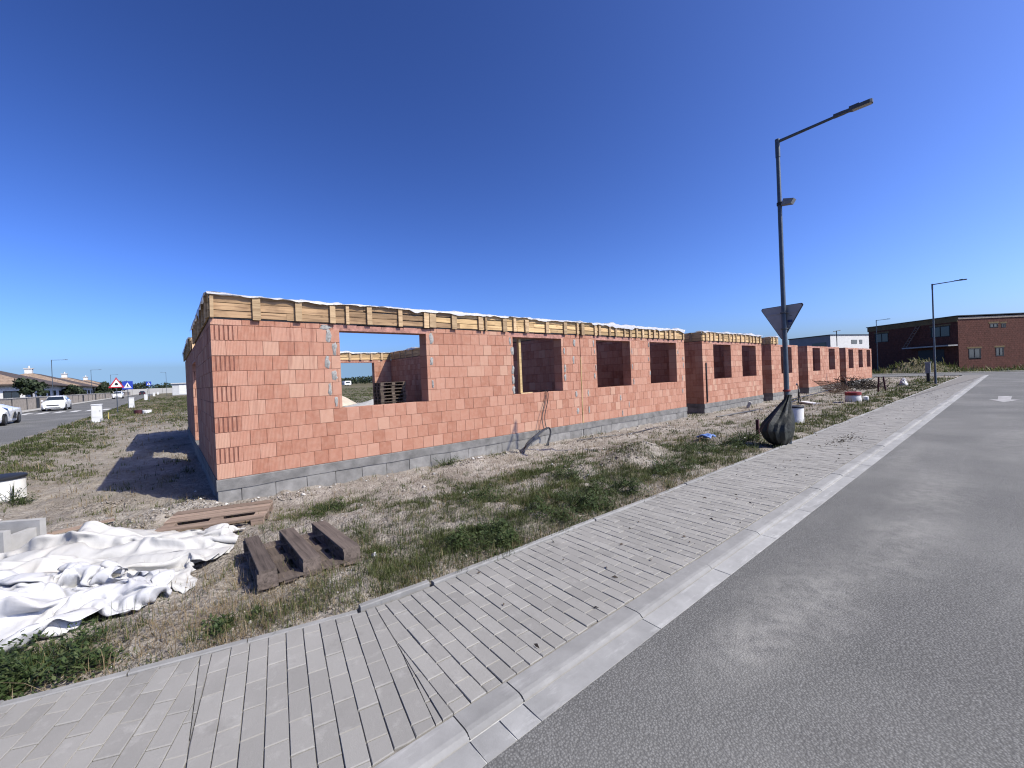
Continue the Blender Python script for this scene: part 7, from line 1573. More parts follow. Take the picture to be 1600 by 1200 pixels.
def loft(secs, closed_ends=True):
    """secs: list of rings with equal point counts"""
    m = MB(); k = len(secs[0]); vs = [p for s in secs for p in s]
    fs = [(i * k + j, i * k + (j + 1) % k, (i + 1) * k + (j + 1) % k, (i + 1) * k + j) for i in range(len(secs) - 1) for j in range(k)]
    if closed_ends: fs += [tuple(range(k - 1, -1, -1)), tuple(range((len(secs) - 1) * k, len(secs) * k))]
    m.add(vs, fs); return m
def car(name, label, cat, x, y, rot, prof, paint, width=.86, group='cars on the side street', wheel=.31, sporty=False, wb=(.78, -1.72)):
    """prof: rows (s, z_bottom, z_belt, z_top, roof half-width); s from the nose backwards; local +x is forward"""
    z0 = -.142 + rise(y)
    o = thing(name, label, cat, (x, y, z0), rot, group); M = PW[o.name]
    def ring(s, zb, zl, zt, rw, nose):
        w = width * nose
        h = [(w * .86, zb), (w * .97, zb + .10), (w, (zb + zl) / 2), (w * .985, zl - .04), (w * .93, zl), (max(rw, .02) if zt > zl + .05 else w * .80, zt - (.04 if zt > zl + .05 else -.0)), ((max(rw, .02) if zt > zl + .05 else w * .8) * .55, zt + .015)]
        return [M @ Vector((-s, a, b)) for a, b in h] + [M @ Vector((-s, -a, b)) for a, b in h[::-1]]
    secs = [ring(*p) for p in prof]
    body = loft(secs).build('body', paint, o, smooth=True)
    # glass: windscreen, rear window and side panes sit just proud of the cabin
    cab = [p for p in prof if p[3] > p[2] + .30]
    f0, f1, r0, r1 = [p for p in prof if p[3] <= p[2] + .05 and p[0] < cab[0][0]][-1], cab[0], cab[-1], [p for p in prof if p[0] > cab[-1][0]][0]
    def pane(pts, nm, out):
        m = MB(); m.add([M @ (Vector(p) + Vector(out) * .012) for p in pts] + [M @ Vector(p) for p in pts], [(0, 1, 2, 3), (0, 4, 5, 1), (1, 5, 6, 2), (2, 6, 7, 3), (3, 7, 4, 0)]); return m.build(nm, 'window_glass', o)
    a, b = f0, f1
    la = lambda A_, B_, t_: A_ + (B_ - A_) * t_
    pane([(-la(a[0], b[0], .12), width * .76, la(a[3], b[3], .14) + .02), (-la(a[0], b[0], .12), -width * .76, la(a[3], b[3], .14) + .02), (-la(a[0], b[0], .93), -b[4] * .92, la(a[3], b[3], .93)), (-la(a[0], b[0], .93), b[4] * .92, la(a[3], b[3], .93))], 'windscreen', (.9, 0, .7))
    a, b = r1, r0
    pane([(-la(a[0], b[0], .15), width * .72, la(a[3], b[3], .15) + .02), (-la(a[0], b[0], .93), b[4] * .9, la(a[3], b[3], .93)), (-la(a[0], b[0], .93), -b[4] * .9, la(a[3], b[3], .93)), (-la(a[0], b[0], .15), -width * .72, la(a[3], b[3], .15) + .02)], 'rear_window', (-.9, 0, .7))
    sc = [f1[0] - .12, (f1[0] + r0[0]) / 2 - .03, (f1[0] + r0[0]) / 2 + .03, r0[0] + .10]
    zl = f1[2] + .01; zt = f1[3] - .09
    for sy in (1, -1):
        for s0, s1 in ((sc[0], sc[1]), (sc[2], sc[3])):
            d0 = .18 if s0 == sc[0] else 0; d1 = .14 if s1 == sc[3] else 0
            q = [(-s0, sy * width * .945, zl), (-s1, sy * width * .945, zl), (-s1 + d1, sy * (f1[4] + .015), zt), (-s0 - d0, sy * (f1[4] + .015), zt)]
            pane(q if sy < 0 else q[::-1], 'side_window', (0, sy, .2))
    for s in wb:
        for sy in (1, -1):
            cx = s if s > 0 else s
            m = MB(); ctr = Vector((-abs(s) if s < 0 else -s, sy * (width * (1.065 if sporty else 1.0) - .10), wheel))
            m.tube([M @ (ctr + Vector((0, -.11, 0))), M @ (ctr + Vector((0, .11, 0)))], wheel, 20); w = m.build('wheel', 'tyre', o, smooth=True)
            m = MB(); e = ctr + Vector((0, sy * .112, 0)); m.tube([M @ e, M @ (e + Vector((0, sy * .012, 0)))], wheel * .62, 16); m.build('rim', 'rim', w, smooth=True)
    n0 = prof[0]
    for sy in (1, -1):
        m = MB(); s = prof[1][0]; z = prof[1][2] - .10
        m.add([M @ Vector(p) for p in [(-prof[0][0] + .006, sy * width * .58, z - .10), (-s + .03, sy * width * .93, z - .02), (-s - .12, sy * width * .965, z + .08), (-prof[0][0] - .02, sy * width * .55, z + .03)]], [(0, 1, 2, 3) if sy < 0 else (3, 2, 1, 0)]); m.build('headlight', 'headlight', o)
        mi = f1[0] - .25
        m = MB(); m.box((-mi - .05, sy * (width + .02), zl), (-mi + .07, sy * (width + .17), zl + .12) , M=M) if sy > 0 else m.box((-mi - .05, -width - .17, zl), (-mi + .07, -width - .02, zl + .12), M=M); m.build('mirror', paint, o)
        m = MB(); re = prof[-1]; m.box((-re[0] - .012, sy * width * .5 if sy > 0 else -width * .78, re[2] - .28), (-re[0] + .004, sy * width * .78 if sy > 0 else -width * .5, re[2] - .10), M=M); m.build('tail_light', 'sign_red', o)
    m = MB(); m.box((-n0[0], -width * .50, n0[1] + .26), (-n0[0] + .010, width * .50, n0[1] + .36), M=M); m.build('grille', 'sign_black', o)
    m = MB(); m.box((-n0[0], -width * .62, n0[1] + .03), (-n0[0] + .010, width * .62, n0[1] + .10), M=M); m.build('lower_intake', 'sign_black', o)
    m = MB(); m.box((-n0[0] + .011, -.26, n0[1] + .13), (-n0[0] + .016, .26, n0[1] + .23), M=M); m.build('number_plate', 'sign_white', o)
    if sporty:
        for sy in (1, -1):
            m = MB(); wq = width * 1.07; q = [(-2.35, sy * wq, .42), (-3.0, sy * wq, .30), (-3.15, sy * wq, .56), (-2.80, sy * wq, .80)]
            m.add([M @ Vector(p) for p in (q if sy < 0 else q[::-1])], [(0, 1, 2, 3)]); m.build('side_intake', 'sign_black', o)
    return o
hatch = [(0, .24, .66, .66, 0, .80), (.16, .18, .78, .78, 0, .96), (.85, .18, .92, .93, 0, 1.0), (1.15, .18, .95, .98, 0, 1.0), (1.72, .18, .97, 1.43, .58, 1.0), (2.5, .18, .97, 1.48, .60, 1.0), (3.25, .18, .98, 1.42, .57, 1.0), (3.75, .2, .98, 1.02, 0, .98), (3.95, .26, .90, .90, 0, .90)]
car('car', 'white hatchback facing us on the side street by the garden wall', 'car', -9.75, 51.0, -math.pi / 2, hatch, 'car_white', wb=(.80, 3.25))
sport = [(0, .16, .46, .46, 0, .75), (.3, .12, .58, .58, 0, .98), (1.1, .12, .74, .74, 0, 1.02), (1.35, .12, .78, .80, 0, 1.0), (2.05, .12, .84, 1.20, .52, .98), (2.5, .12, .86, 1.22, .52, 1.0), (3.0, .12, .90, 1.24, .50, 1.04), (3.9, .12, .94, .98, 0, 1.06), (4.45, .18, .93, .93, 0, 1.02), (4.6, .28, .86, .86, 0, .96)]
car('sports_car', 'low white sports car cut off by the left edge of the picture', 'car', -8.95, 26.4, -math.pi / 2, sport, 'car_white', width=.95, wheel=.34, sporty=True, wb=(.95, 3.62))
suv = [(0, .3, .80, .80, 0, .85), (.2, .26, .95, .95, 0, .97), (1.0, .26, 1.06, 1.07, 0, 1.0), (1.2, .26, 1.08, 1.10, 0, 1.0), (1.7, .26, 1.1, 1.60, .62, 1.0), (2.6, .26, 1.1, 1.66, .64, 1.0), (3.7, .26, 1.1, 1.62, .62, 1.0), (4.25, .3, 1.1, 1.14, 0, .98), (4.4, .36, 1.0, 1.0, 0, .92)]
car('car', 'distant white car with dark windows behind the triangular sign', 'car', -9.9, 118.0, -math.pi / 2, suv, 'car_white', width=.9, wheel=.35, wb=(.85, 3.5))
car('car', 'small dark car at the far end of the side street', 'car', -8.2, 190.0, math.pi / 2, hatch, 'car_dark', wb=(.80, 3.25))

# ------------------------------------------------------------------ bungalows and garden walls
def window_on(parent, x, y0, y1, z0, z1, frame='sign_white', axis='x', nrm=1):
    """window in a wall whose face is at x (axis x) or at y (axis y)"""
    m = MB(); g = MB(); fr = .07
    def bx(mm, a0, a1, b0, b1, o0, o1):
        lo, hi = (o0, o1) if nrm > 0 else (-o1, -o0)
        if axis == 'x': mm.box((x + lo, a0, b0), (x + hi, a1, b1))
        else: mm.box((a0, x + lo, b0), (a1, x + hi, b1))
    bx(m, y0, y0 + fr, z0, z1, .004, .06); bx(m, y1 - fr, y1, z0, z1, .004, .06); bx(m, y0 + fr, y1 - fr, z0, z0 + fr, .004, .06); bx(m, y0 + fr, y1 - fr, z1 - fr, z1, .004, .06)
    mid_ = (y0 + y1) / 2; bx(m, mid_ - .03, mid_ + .03, z0 + fr, z1 - fr, .004, .055)
    w = m.build('window', frame, parent)
    bx(g, y0 + fr, mid_ - .03, z0 + fr, z1 - fr, .004, .022); bx(g, mid_ + .03, y1 - fr, z0 + fr, z1 - fr, .004, .022); g.build('pane', 'window_glass', w)
for i, (y, lab) in enumerate([(75, 'nearest bungalow with a tan tiled hip roof behind the garden wall, at the left edge'), (113, 'second bungalow with a tan tiled hip roof, behind the white hatchback'), (151, 'third bungalow of the row, its tan roof behind the first street lamp'), (189, 'farthest bungalow of the row, next to the trees')]):
    z = -.1 + rise(y)
    h = thing('bungalow', lab, 'house', (-24, y + 12, z), group='bungalows along the side street')
    m = MB(); m.box((-32, y + .9, z), (-15.9, y + 27, z + 3.12)); m.build('wall', 'render_white', h)
    e = z + 3.2
    P = [(-33, y, e), (-15, y, e), (-15, y + 28, e), (-33, y + 28, e), (-24, y + 8.6, e + 3.25), (-24, y + 19.4, e + 3.25)]
    m = MB(); lo = [(a, b, c - .16) for a, b, c in P[:4]]
    m.add(P[:4] + P[4:], [(0, 1, 4)]); s_ = m.build('south_slope', 'roof_tile', h)
    m = MB()
    for r_ in range(24):     # courses of tiles on the slope that faces us
        t0 = r_ / 24; t1 = (r_ + 1) / 24
        for a, b in ((P[0], P[1]),):
            A0 = Vector(a).lerp(Vector(P[4]), t0); B0 = Vector(b).lerp(Vector(P[4]), t0); A1 = Vector(a).lerp(Vector(P[4]), t1); B1 = Vector(b).lerp(Vector(P[4]), t1)
            up_ = Vector((0, -.02, .055))
            m.add([A0 + up_, B0 + up_, B1 + Vector((0, 0, .012)), A1 + Vector((0, 0, .012)), A0, B0], [(0, 1, 2, 3), (4, 5, 1, 0)])
    m.build('tile_courses', 'roof_tile', h, 'stuff')
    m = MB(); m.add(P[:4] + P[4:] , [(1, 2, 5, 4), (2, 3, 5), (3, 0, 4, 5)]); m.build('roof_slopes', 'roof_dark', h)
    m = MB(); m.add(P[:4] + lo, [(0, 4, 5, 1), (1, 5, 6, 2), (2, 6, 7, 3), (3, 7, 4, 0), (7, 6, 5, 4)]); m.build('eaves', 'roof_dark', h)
    m = MB(); m.box((-24.6, y + 8.0, e + 2.2), (-23.5, y + 9.1, e + 4.05)); c = m.build('chimney', 'render_white', h); m = MB(); m.box((-24.75, y + 7.85, e + 4.051), (-23.35, y + 9.25, e + 4.2)); m.build('cap', 'coping', c); m = MB(); m.tube([(-24, y + 8.5, e + 4.2), (-24, y + 8.5, e + 4.7)], .16, 8); m.build('flue', 'render_white', c)
    for yy, w in ((2.0, 2.2), (5.6, 1.1), (8.4, 2.4), (12.5, 1.2), (16, 2.2), (21, 2.0)): window_on(h, -15.9, y + yy, y + yy + w, z + (0.1 if w < 1.15 else .95), z + 2.3, 'dark_steel')
    for xx in (-30.5, -26, -21, -18.2): window_on(h, y + .9, xx, xx + 1.5, z + .9, z + 2.3, 'dark_steel', 'y', -1)
    # garden wall of this plot
    y0 = y - 37 if i == 0 else y - 8; y1 = y + 30
    gw = thing('garden_wall', ['beige garden wall with dark posts at the left edge, nearest stretch', 'second stretch of beige garden wall, beyond the white hatchback', 'third stretch of the beige garden wall', 'farthest stretch of the beige garden wall'][i], 'garden wall', (-13.35, y0, z), group='garden walls')
    yy = y0 + (8 if i else 0) - (0 if i == 0 else 0); yy = y0
    if i: yy = y - 8
    k = 0
    while yy < y1 - 1:
        e2 = min(yy + 5.6, y1); zz = -.14 + rise(yy)
        m = MB(); m.box((-13.50, yy + .13, zz), (-13.22, e2 - .13, zz + 1.38)); m.build('wall_panel', 'garden_wall', gw)
        m = MB(); m.box((-13.55, yy + .13, zz + 1.381), (-13.17, e2 - .13, zz + 1.45)); m.build('coping', 'coping', gw)
        m = MB(); m.box((-13.46, yy - .12, zz), (-13.20, yy + .12, zz + 1.40)); m.build('post', 'dark_steel', gw)
        if k % 3 == 1:
            m = MB(); m.box((-13.215, e2 - 1.5, zz + .1), (-13.19, e2 - .3, zz + 1.3)); m.build('gate', 'dark_steel', gw)
        yy = e2; k += 1
    # white carport wall in the garden
    m = MB(); m.box((-15.2, y - 4.5, z), (-15.0, y - .8, z + 1.9)); tag(m.build('garden_screen', 'render_white', None), ['white screen wall in the garden of the nearest bungalow', 'white screen wall in the garden of the second bungalow', 'white screen wall in the garden of the third bungalow', 'white screen wall in the garden of the farthest bungalow'][i], 'wall', 'white garden screens')
# kiosk and far wall
ks = thing('kiosk', 'pale flat roofed transformer kiosk at the end of the verge', 'kiosk', (3, 128, .2))
m = MB(); m.box((.2, 127.5, .1), (9, 131, 3.25)); m.build('wall', 'panel_grey', ks); m = MB(); m.box((-.1, 127.1, 3.251), (9.3, 131.4, 3.5)); m.build('roof', 'panel_grey', ks)
m = MB(); m.box((1.6, 127.44, .5), (3.5, 127.498, 2.9)); m.build('door', 'cabinet_white', ks); m = MB(); m.box((5.1, 127.44, .3), (6.6, 127.498, 2.4)); m.build('door', 'cabinet_white', ks)
m = MB(); m.box((.2, 127.45, .1), (9, 127.499, .30)); m.build('skirting', 'plinth_band', ks)
fw = thing('boundary_wall', 'long pale boundary wall closing the far end of the side street', 'wall', (0, 230, .5))
for k in range(9):
    m = MB(); m.box((-34 + k * 5.2, 230, .3), (-34 + k * 5.2 + 5.1, 230.2, 2.9 + .05 * (k % 2))); m.build('panel', 'concrete_light', fw)
# caravan seen through the window openings
cv = thing('caravan', 'tiny white caravan far off, seen through the wide window of the nearest house', 'caravan', (63.8, 179.4, .3), .25)
Mv = PW[cv.name]
prof = [(-1.7, .5), (1.5, .5), (1.75, 1.0), (1.6, 2.3), (-1.5, 2.4), (-1.8, 1.6)]
m = MB(); m.add([Mv @ Vector((a, -.95, b)) for a, b in prof] + [Mv @ Vector((a, .95, b)) for a, b in prof], [tuple(range(6)), tuple(range(11, 5, -1))] + [(i, 6 + i, 6 + (i + 1) % 6, (i + 1) % 6) for i in range(6)]); m.build('body', 'white_paint', cv)
m = MB(); m.box((-1.1, -1.0, 1.3), (1.0, -.955, 1.9), M=Mv); m.build('window', 'window_glass', cv)
for s in (-1, 1):
    m = MB(); m.tube([Mv @ Vector((0, s * .98, .32)), Mv @ Vector((0, s * .8, .32))], .32, 12); m.build('wheel', 'tyre', cv)
# sand heap and pale stones behind the nearest house
def heap(name, label, x, y, rx, ry, h, mat, seed, cat='heap', n=26):
    a = np.linspace(-1, 1, n); XX, YY = np.meshgrid(a, a); r = np.hypot(XX, YY)
    Z = h * np.clip(1 - r, 0, 1) ** .9 * (.8 + .4 * vnoise(XX * 3 + seed, YY * 3, seed)) + .06 * h * (vnoise(XX * 11, YY * 11, seed) - .5) - .04 - np.where(r > .97, .2, 0)
    x_, y_ = x + XX * rx, y + YY * ry
    I = (np.arange(n - 1)[:, None] * n + np.arange(n - 1)[None, :]).ravel()
    o = obj(name, npmesh(name, np.stack([x_.ravel() - x, y_.ravel() - y, Z.ravel()], 1), np.stack([I, I + 1, I + n + 1, I + n], 1), mat, np.zeros((n - 1) ** 2), smooth=True), None, T(x, y, float(zbase(x, y))))
    tag(o, label, cat); return o
heap('sand_heap', 'pale sand heap behind the nearest house, seen through its wide window', 8.9, 24.5, 2.4, 2.2, 1.25, 'tan_sand', 3)
heap('rubble_heap', 'low heap of whitish rubble behind the nearest house', 11.6, 21.8, 2.4, 1.3, .42, 'concrete_light', 6, n=40)

# ------------------------------------------------------------------ dark brick building across the far street
DB = thing('dark_brick_building', 'dark red two storey brick building with a ladder, at the right', 'building', (75.6, -3.7, -.15))
e1 = Vector((math.cos(YAW), -math.sin(YAW), 0)); e2v = Vector((math.sin(YAW), math.cos(YAW), 0)); O = Vector((75.6, -3.7, 0))
MD = Matrix(((e1.x, e2v.x, 0, O.x), (e1.y, e2v.y, 0, O.y), (0, 0, 1, 0), (0, 0, 0, 1)))
m = MB(); m.box((.004, .004, -.3), (17, 11.6, 6.0), M=MD); m.build('wall', 'dark_brick_joint', DB)
winL = [(8.6, 10.6, 4.15, 5.45), (.8, 3.0, 4.15, 5.5)]; winR = [(3.9, 4.9, 4.95, 5.45), (5.3, 5.85, 4.9, 5.4), (1.2, 2.7, 1.3, 2.5), (4.5, 5.5, 1.45, 2.5), (9.0, 10.5, 1.3, 2.5), (10.5, 12, 4.15, 5.45)]
def dbricks(L, wins, put):
    m = MB()
    for k in range(25):
        za = -.1 + k * .25; s = -(.19 if k % 2 else 0)
        while s < L:
            a, b = max(s, 0), min(s + .38, L); s += .38
            for q in [(a, b)]:
                runs = [q]
                for w0, w1, z0, z1 in wins:
                    if z0 < za + .23 and z1 > za + .02: runs = [r for rr in runs for r in cut([rr], w0, w1)]
                for r0, r1 in runs:
                    if r1 - r0 > .03: put(m, r0 + .006, r1 - .006, za + .006, za + .244)
    return m
mL = dbricks(11.6, winL, lambda m, a, b, c, d: m.box((-.03, a, c), (.003, b, d), random.random(), M=MD)); mL.build('brickwork', 'dark_brick', DB, 'stuff')
mR = dbricks(17, winR, lambda m, a, b, c, d: m.box((a, -.03, c), (b, .003, d), random.random(), M=MD)); mR.build('brickwork', 'dark_brick', DB, 'stuff')
def dwin(a, b, z0, z1, left):
    fr = .09
    def bx(m, p, q, r, s, d0, d1):
        if left: m.box((-d1, p, r), (-d0, q, s), M=MD)
        else: m.box((p, -d1, r), (q, -d0, s), M=MD)
    m = MB(); bx(m, a, a + fr, z0, z1, .0, .05); bx(m, b - fr, b, z0, z1, .0, .05); bx(m, a + fr, b - fr, z0, z0 + fr, 0, .05); bx(m, a + fr, b - fr, z1 - fr, z1, 0, .05); bx(m, (a + b) / 2 - .04, (a + b) / 2 + .04, z0 + fr, z1 - fr, 0, .045)
    w = m.build('window', 'dark_steel', DB); m = MB(); bx(m, a + fr, (a + b) / 2 - .04, z0 + fr, z1 - fr, .0, .012); bx(m, (a + b) / 2 + .04, b - fr, z0 + fr, z1 - fr, 0, .012); m.build('pane', 'window_glass', w)
    m = MB(); bx(m, a - .15, b + .15, z1 + .01, z1 + .2, .031, .045); m.build('lintel', 'insulation_tan', DB)
for w in winL: dwin(*w, True)
for w in winR: dwin(*w, False)
m = MB(); m.box((-.10, -.04, 5.86), (.0, 11.7, 6.50), M=MD); m.build('roof_fascia', 'insulation_tan', DB)
m = MB(); m.box((0.0, -.10, 6.12), (17, -.031, 6.36), M=MD); m.build('roof_fascia', 'garden_wall', DB)
m = MB(); m.box((-.2, -.2, 6.501), (17.2, 11.8, 6.6), M=MD); m.build('roof', 'dark_steel', DB)
m = MB(); m.box((-1.2, .0, 2.92), (-.031, 5.6, 3.08), M=MD); m.build('canopy', 'concrete_light', DB)
m = MB(); m.box((-.05, 1.5, -.1), (-.031, 4.6, 2.6), M=MD); m.build('dark_recess', 'sign_black', DB)  # flat black panel: shade of the recess under the canopy put into colour
ld = thing('ladder', 'wooden ladder leaning on the dark brick building', 'ladder', tuple(MD @ Vector((-.9, 5.5, 3.1))))
for d in (-.22, .22):
    m = MB(); m.tube([MD @ Vector((-.9, 5.5 + d, 3.1)), MD @ Vector((-.15, 4.4 + d, 5.85))], .045, 4); m.build('rail', 'pallet_wood', ld)
for k in range(8):
    t_ = (k + .6) / 8.4; c = Vector((-.9, 5.5, 3.1)).lerp(Vector((-.15, 4.4, 5.85)), t_)
    m = MB(); m.tube([MD @ (c + Vector((0, -.22, 0))), MD @ (c + Vector((0, .22, 0)))], .03, 4); m.build('rung', 'pallet_wood', ld)
# pale building farther back
PBd = thing('pale_building', 'pale flat roofed building behind the row of brick shells', 'building', (118, 18, 0))
fp = [(119.2, 25.7), (114.4, 16.8), (128.0, 12.5), (134, 22)]
m = MB(); n = 4; vs = [(a, b, -.3) for a, b in fp] + [(a, b, 7.55) for a, b in fp]; m.add(vs, [(1, 2, 6, 5), (2, 3, 7, 6), (3, 0, 4, 7), (4, 5, 6, 7)]); m.build('wall', 'render_white', PBd)
m = MB(); m.add([vs[0], vs[1], vs[5], vs[4]], [(0, 1, 2, 3)]); m.build('end_wall', 'render_shaded', PBd)  # same white building; the shade on this face is put into its colour
m = MB(); m.prism([(a + (a - 123) * .03, b + (b - 19) * .03) for a, b in fp], 7.551, 7.72); m.build('roof', 'dark_steel', PBd)
d = Vector((128 - 114.4, 12.5 - 16.8, 0)).normalized(); nn_ = Vector((d.y, -d.x, 0)); nn_ = nn_ if nn_.x < 0 else -nn_
def pwin(o0, d_, n_, a, b, z0, z1):
    m = MB(); p = [Vector(o0) + d_ * s + Vector((0, 0, z)) for s, z in ((a, z0), (b, z0), (b, z1), (a, z1))]; m.add([q + n_ * .06 for q in p] + [q + n_ * .003 for q in p], [(0, 1, 2, 3), (0, 4, 5, 1), (1, 5, 6, 2), (2, 6, 7, 3), (3, 7, 4, 0)]); m.build('window', 'window_glass', PBd)
pwin((114.4, 16.8, 0), d, nn_, 7.3, 9.3, 5.6, 6.5); pwin((114.4, 16.8, 0), d, nn_, 10.2, 11.2, 5.6, 6.5)
d3 = Vector((119.2 - 114.4, 25.7 - 16.8, 0)).normalized(); n3_ = Vector((-d3.y, d3.x, 0)); pwin((114.4, 16.8, 0), d3, n3_ if n3_.x < 0 else -n3_, 1.0, 4.2, 4.9, 6.1)
m = MB(); m.tube([(113.9, 15.6, 5.0), (113.9, 15.6, 8.4)], .08, 6); m.tube([(113.2, 16, 8.2), (115.2, 15.2, 8.5)], .07, 6); tag(m.build('antenna', 'dark_steel', None), 'dark antenna mast beside the pale building', 'antenna')

# ------------------------------------------------------------------ vegetation
def blades(name, n, rmin, rmax, mask, hgt, wid, mat, lay=.35, label=None, seed=0, tone_mu=.4, pxw=.0008, per=9, spread=.035):
    """one mesh of grass: tufts spread evenly over what the viewpoint sees, each a handful of blades"""
    g = np.random.default_rng(seed)
    th = g.uniform(-1.05, 1.02, n); r = np.exp(g.uniform(math.log(rmin), math.log(rmax), n))
    a = YAW + .03 + th * .98
    x = CAM.x + r * np.sin(a); y = CAM.y + r * np.cos(a)
    keep = mask(x, y, g.random(n))
    x, y, r = x[keep], y[keep], r[keep]
    tt = g.normal(tone_mu, .17, len(x)); ts = g.lognormal(0, .3, len(x))
    sc = np.clip(r / 7.0, 1, 6.0) ** .62
    x = np.repeat(x, per); y = np.repeat(y, per); r = np.repeat(r, per); tt = np.repeat(tt, per); ts = np.repeat(ts, per); sc = np.repeat(sc, per)
    x = x + g.normal(0, 1, len(x)) * spread * sc * ts; y = y + g.normal(0, 1, len(y)) * spread * sc * ts
    ok = open_ground(x, y); x, y, r, tt, ts, sc = x[ok], y[ok], r[ok], tt[ok], ts[ok], sc[ok]; n = len(x)
    z = np.where((y < edge_y(x) + .01) & (x < 55), PZ - .004, zg(x, y))
    h = hgt * g.lognormal(0, .32, n) * ts * np.clip(r / 7.0, 1, 3.0) ** .3; w = np.maximum(wid, pxw * r) * g.uniform(.7, 1.3, n)
    az = g.uniform(0, 2 * math.pi, n); ln = g.uniform(.1, 1.0, n) * lay * 2
    dx, dy = np.cos(az), np.sin(az); px, py = -dy, dx
    up_ = np.sqrt(np.maximum(.05, 1 - np.minimum(ln, .97) ** 2))
    def P(s, t, zz): return np.stack([x + dx * s + px * t, y + dy * s + py * t, z + zz], 1)
    b0 = P(0, -w / 2, -.01); b1 = P(0, w / 2, -.01)
    m0 = P(h * ln * .35, -w * .4, h * up_ * .6); m1 = P(h * ln * .35, w * .4, h * up_ * .6)
    t0 = P(h * ln, 0 * w, h * up_)
    V = np.stack([b0, b1, m0, m1, t0], 1).reshape(-1, 3)
    k = np.arange(n)[:, None] * 5
    F = np.concatenate([k + np.array([[0, 1, 3]]), k + np.array([[0, 3, 2]]), k + np.array([[2, 3, 4]])], 1).reshape(-1, 3)
    tone = np.clip(tt + g.normal(0, .12, n) + .35 * (fbm(x * .8, y * .8, 41, 3) - .5) * 2, 0, 1)
    o = obj(name, npmesh(name, V, F, mat, np.repeat(tone, 3)), kind='stuff')
    if label: o['label'] = label
    print(name, n)
    return o
HOUSES = [(-.15, 9.2, -.12, 12.6), (9.0, 15.5, -.12, 12), (16.75, 23.4, -.12, 12), (24.55, 29.1, -.12, 12), (30.75, 38.5, -.12, 12), (40.15, 49.5, -.12, 12), (-.2, 9.3, 127, 131.5)]
def open_ground(x, y):
    ok = (y > edge_y(x) - np.where(x > 1.2, .075 * vnoise(x * 2.3, 4.0, 6), 0)) & ~((x < -4.95) & (x > -13.6)) & ~((x > 55.3) & (x < 67.5)) & ~((x < -13) & (y < 30))
    for a, b, c, d in HOUSES: ok &= ~((x > a) & (x < b) & (y > c) & (y < d))
    ok &= ~((x > 55) & (y < -5))
    return ok | ((x > 67.5) & (y > -40))
PATCH = [(1.08, -1.75, .75, .45, .9), (2.04, -2.65, .5, .4, .6), (2.56, -2.84, .7, .4, .8), (3.5, -2.85, 1.1, .6, 1.0), (4.61, -2.76, 1.1, .7, 1.0), (3.15, -4.25, 1.1, .75, 1.0), (1.9, -4.55, .7, .45, 1.0), (1.53, -4.46, .5, .4, .8), (.86, -4.6, .5, .35, .7), (4.15, -4.09, .9, .7, .9), (5.17, -4.05, 1.0, .6, .9), (5.6, -4.5, 1.1, .5, 1.0), (7.02, -4.41, 1.3, .5, 1.0), (8.4, -4.5, 1.3, .5, 1.0), (10.5, -4.5, 2.0, .6, .9), (14, -4.5, 3, .6, .9), (19, -4.5, 4, .7, .9), (26, -4.4, 5, .9, .9), (34, -4.2, 6, 1.2, .9), (43, -4, 8, 1.4, .9),
         (-3.95, 11.5, 1.2, 3.5, 1.0), (-3.7, 14.5, 1.2, 3.5, 1.0), (-2.61, 11.6, .9, 1.0, .6), (-2.41, 5.41, .6, .8, .7), (-3.5, 6.8, .8, 1.5, .9), (-3.0, 2.6, .5, .4, .8), (-1.3, -4.25, .55, .22, .9), (-2.2, -3.9, .6, .4, .9), (.95, -3.9, .25, .5, .6), (.2, -4.6, .6, .2, .5), (-3.9, 20, .9, 5, .8), (6.0, -1.9, .9, .5, .5), (9.0, -2.9, 1.5, .5, .6), (8, -3.6, .8, .5, .7), (-1.5, .95, .5, .25, .6), (-.35, .45, .5, .15, .5), (3.9, -.35, .5, .18, .6), (1.2, -3.3, .5, .4, .35)]
BARE = [(2.72, -.5, 1.9, .7), (1.27, -.5, .9, .5), (-1.79, 3.3, 1.4, 1.4), (-2.1, 1.5, 1.2, 1.0), (8.23, -.7, 2.0, .7), (.2, -.6, 1, .5), (12, -1.0, 2.6, .8), (-1.5, 9, 1.2, 4), (18, -1.2, 3, .9), (-1.2, 16, 1.0, 5), (-.9, -1.9, 1.0, .9)]
def cover(x, y):
    c = .04 + .26 * sst((fbm(x * .9, y * .9, 61, 4) - .46) / .16)
    for a, b, rx, ry, k in PATCH: c = np.maximum(c, k * np.exp(-(((x - a) / rx) ** 2 + ((y - b) / ry) ** 2) ** 1.5))
    for a, b, rx, ry in BARE: c = c * (1 - .93 * np.exp(-(((x - a) / rx) ** 2 + ((y - b) / ry) ** 2) ** 1.5))
    farv = sst((y - 14) / 14); c = c * (1 - farv) + farv * (.30 + .5 * sst((fbm(x * .25, y * .25, 71, 3) - .4) / .25))
    c = np.where((x > -5.1) & (x < -4.2) & (y > 8), np.maximum(c, .85), c)
    c = np.where(x > 67, .85, c)
    clump = sst((fbm(x * 3.3, y * 3.3, 81, 3) - .34) / .22)
    return c * (.25 + .75 * clump)
vegv = np.clip(cover(GX.ravel(), GY.ravel()) * 1.1, 0, 1) * open_ground(GX.ravel(), GY.ravel())
va = ground.data.attributes.new('veg', 'FLOAT', 'POINT'); va.data.foreach_set('value', vegv.astype(np.float32))
blades('grass', 150000, 2.0, 120, lambda x, y, u: open_ground(x, y) & (u < cover(x, y)),   .052, .0036, 'grass_green', .5, 'low green and yellowing grass on the building ground', 5, .34, per=12)
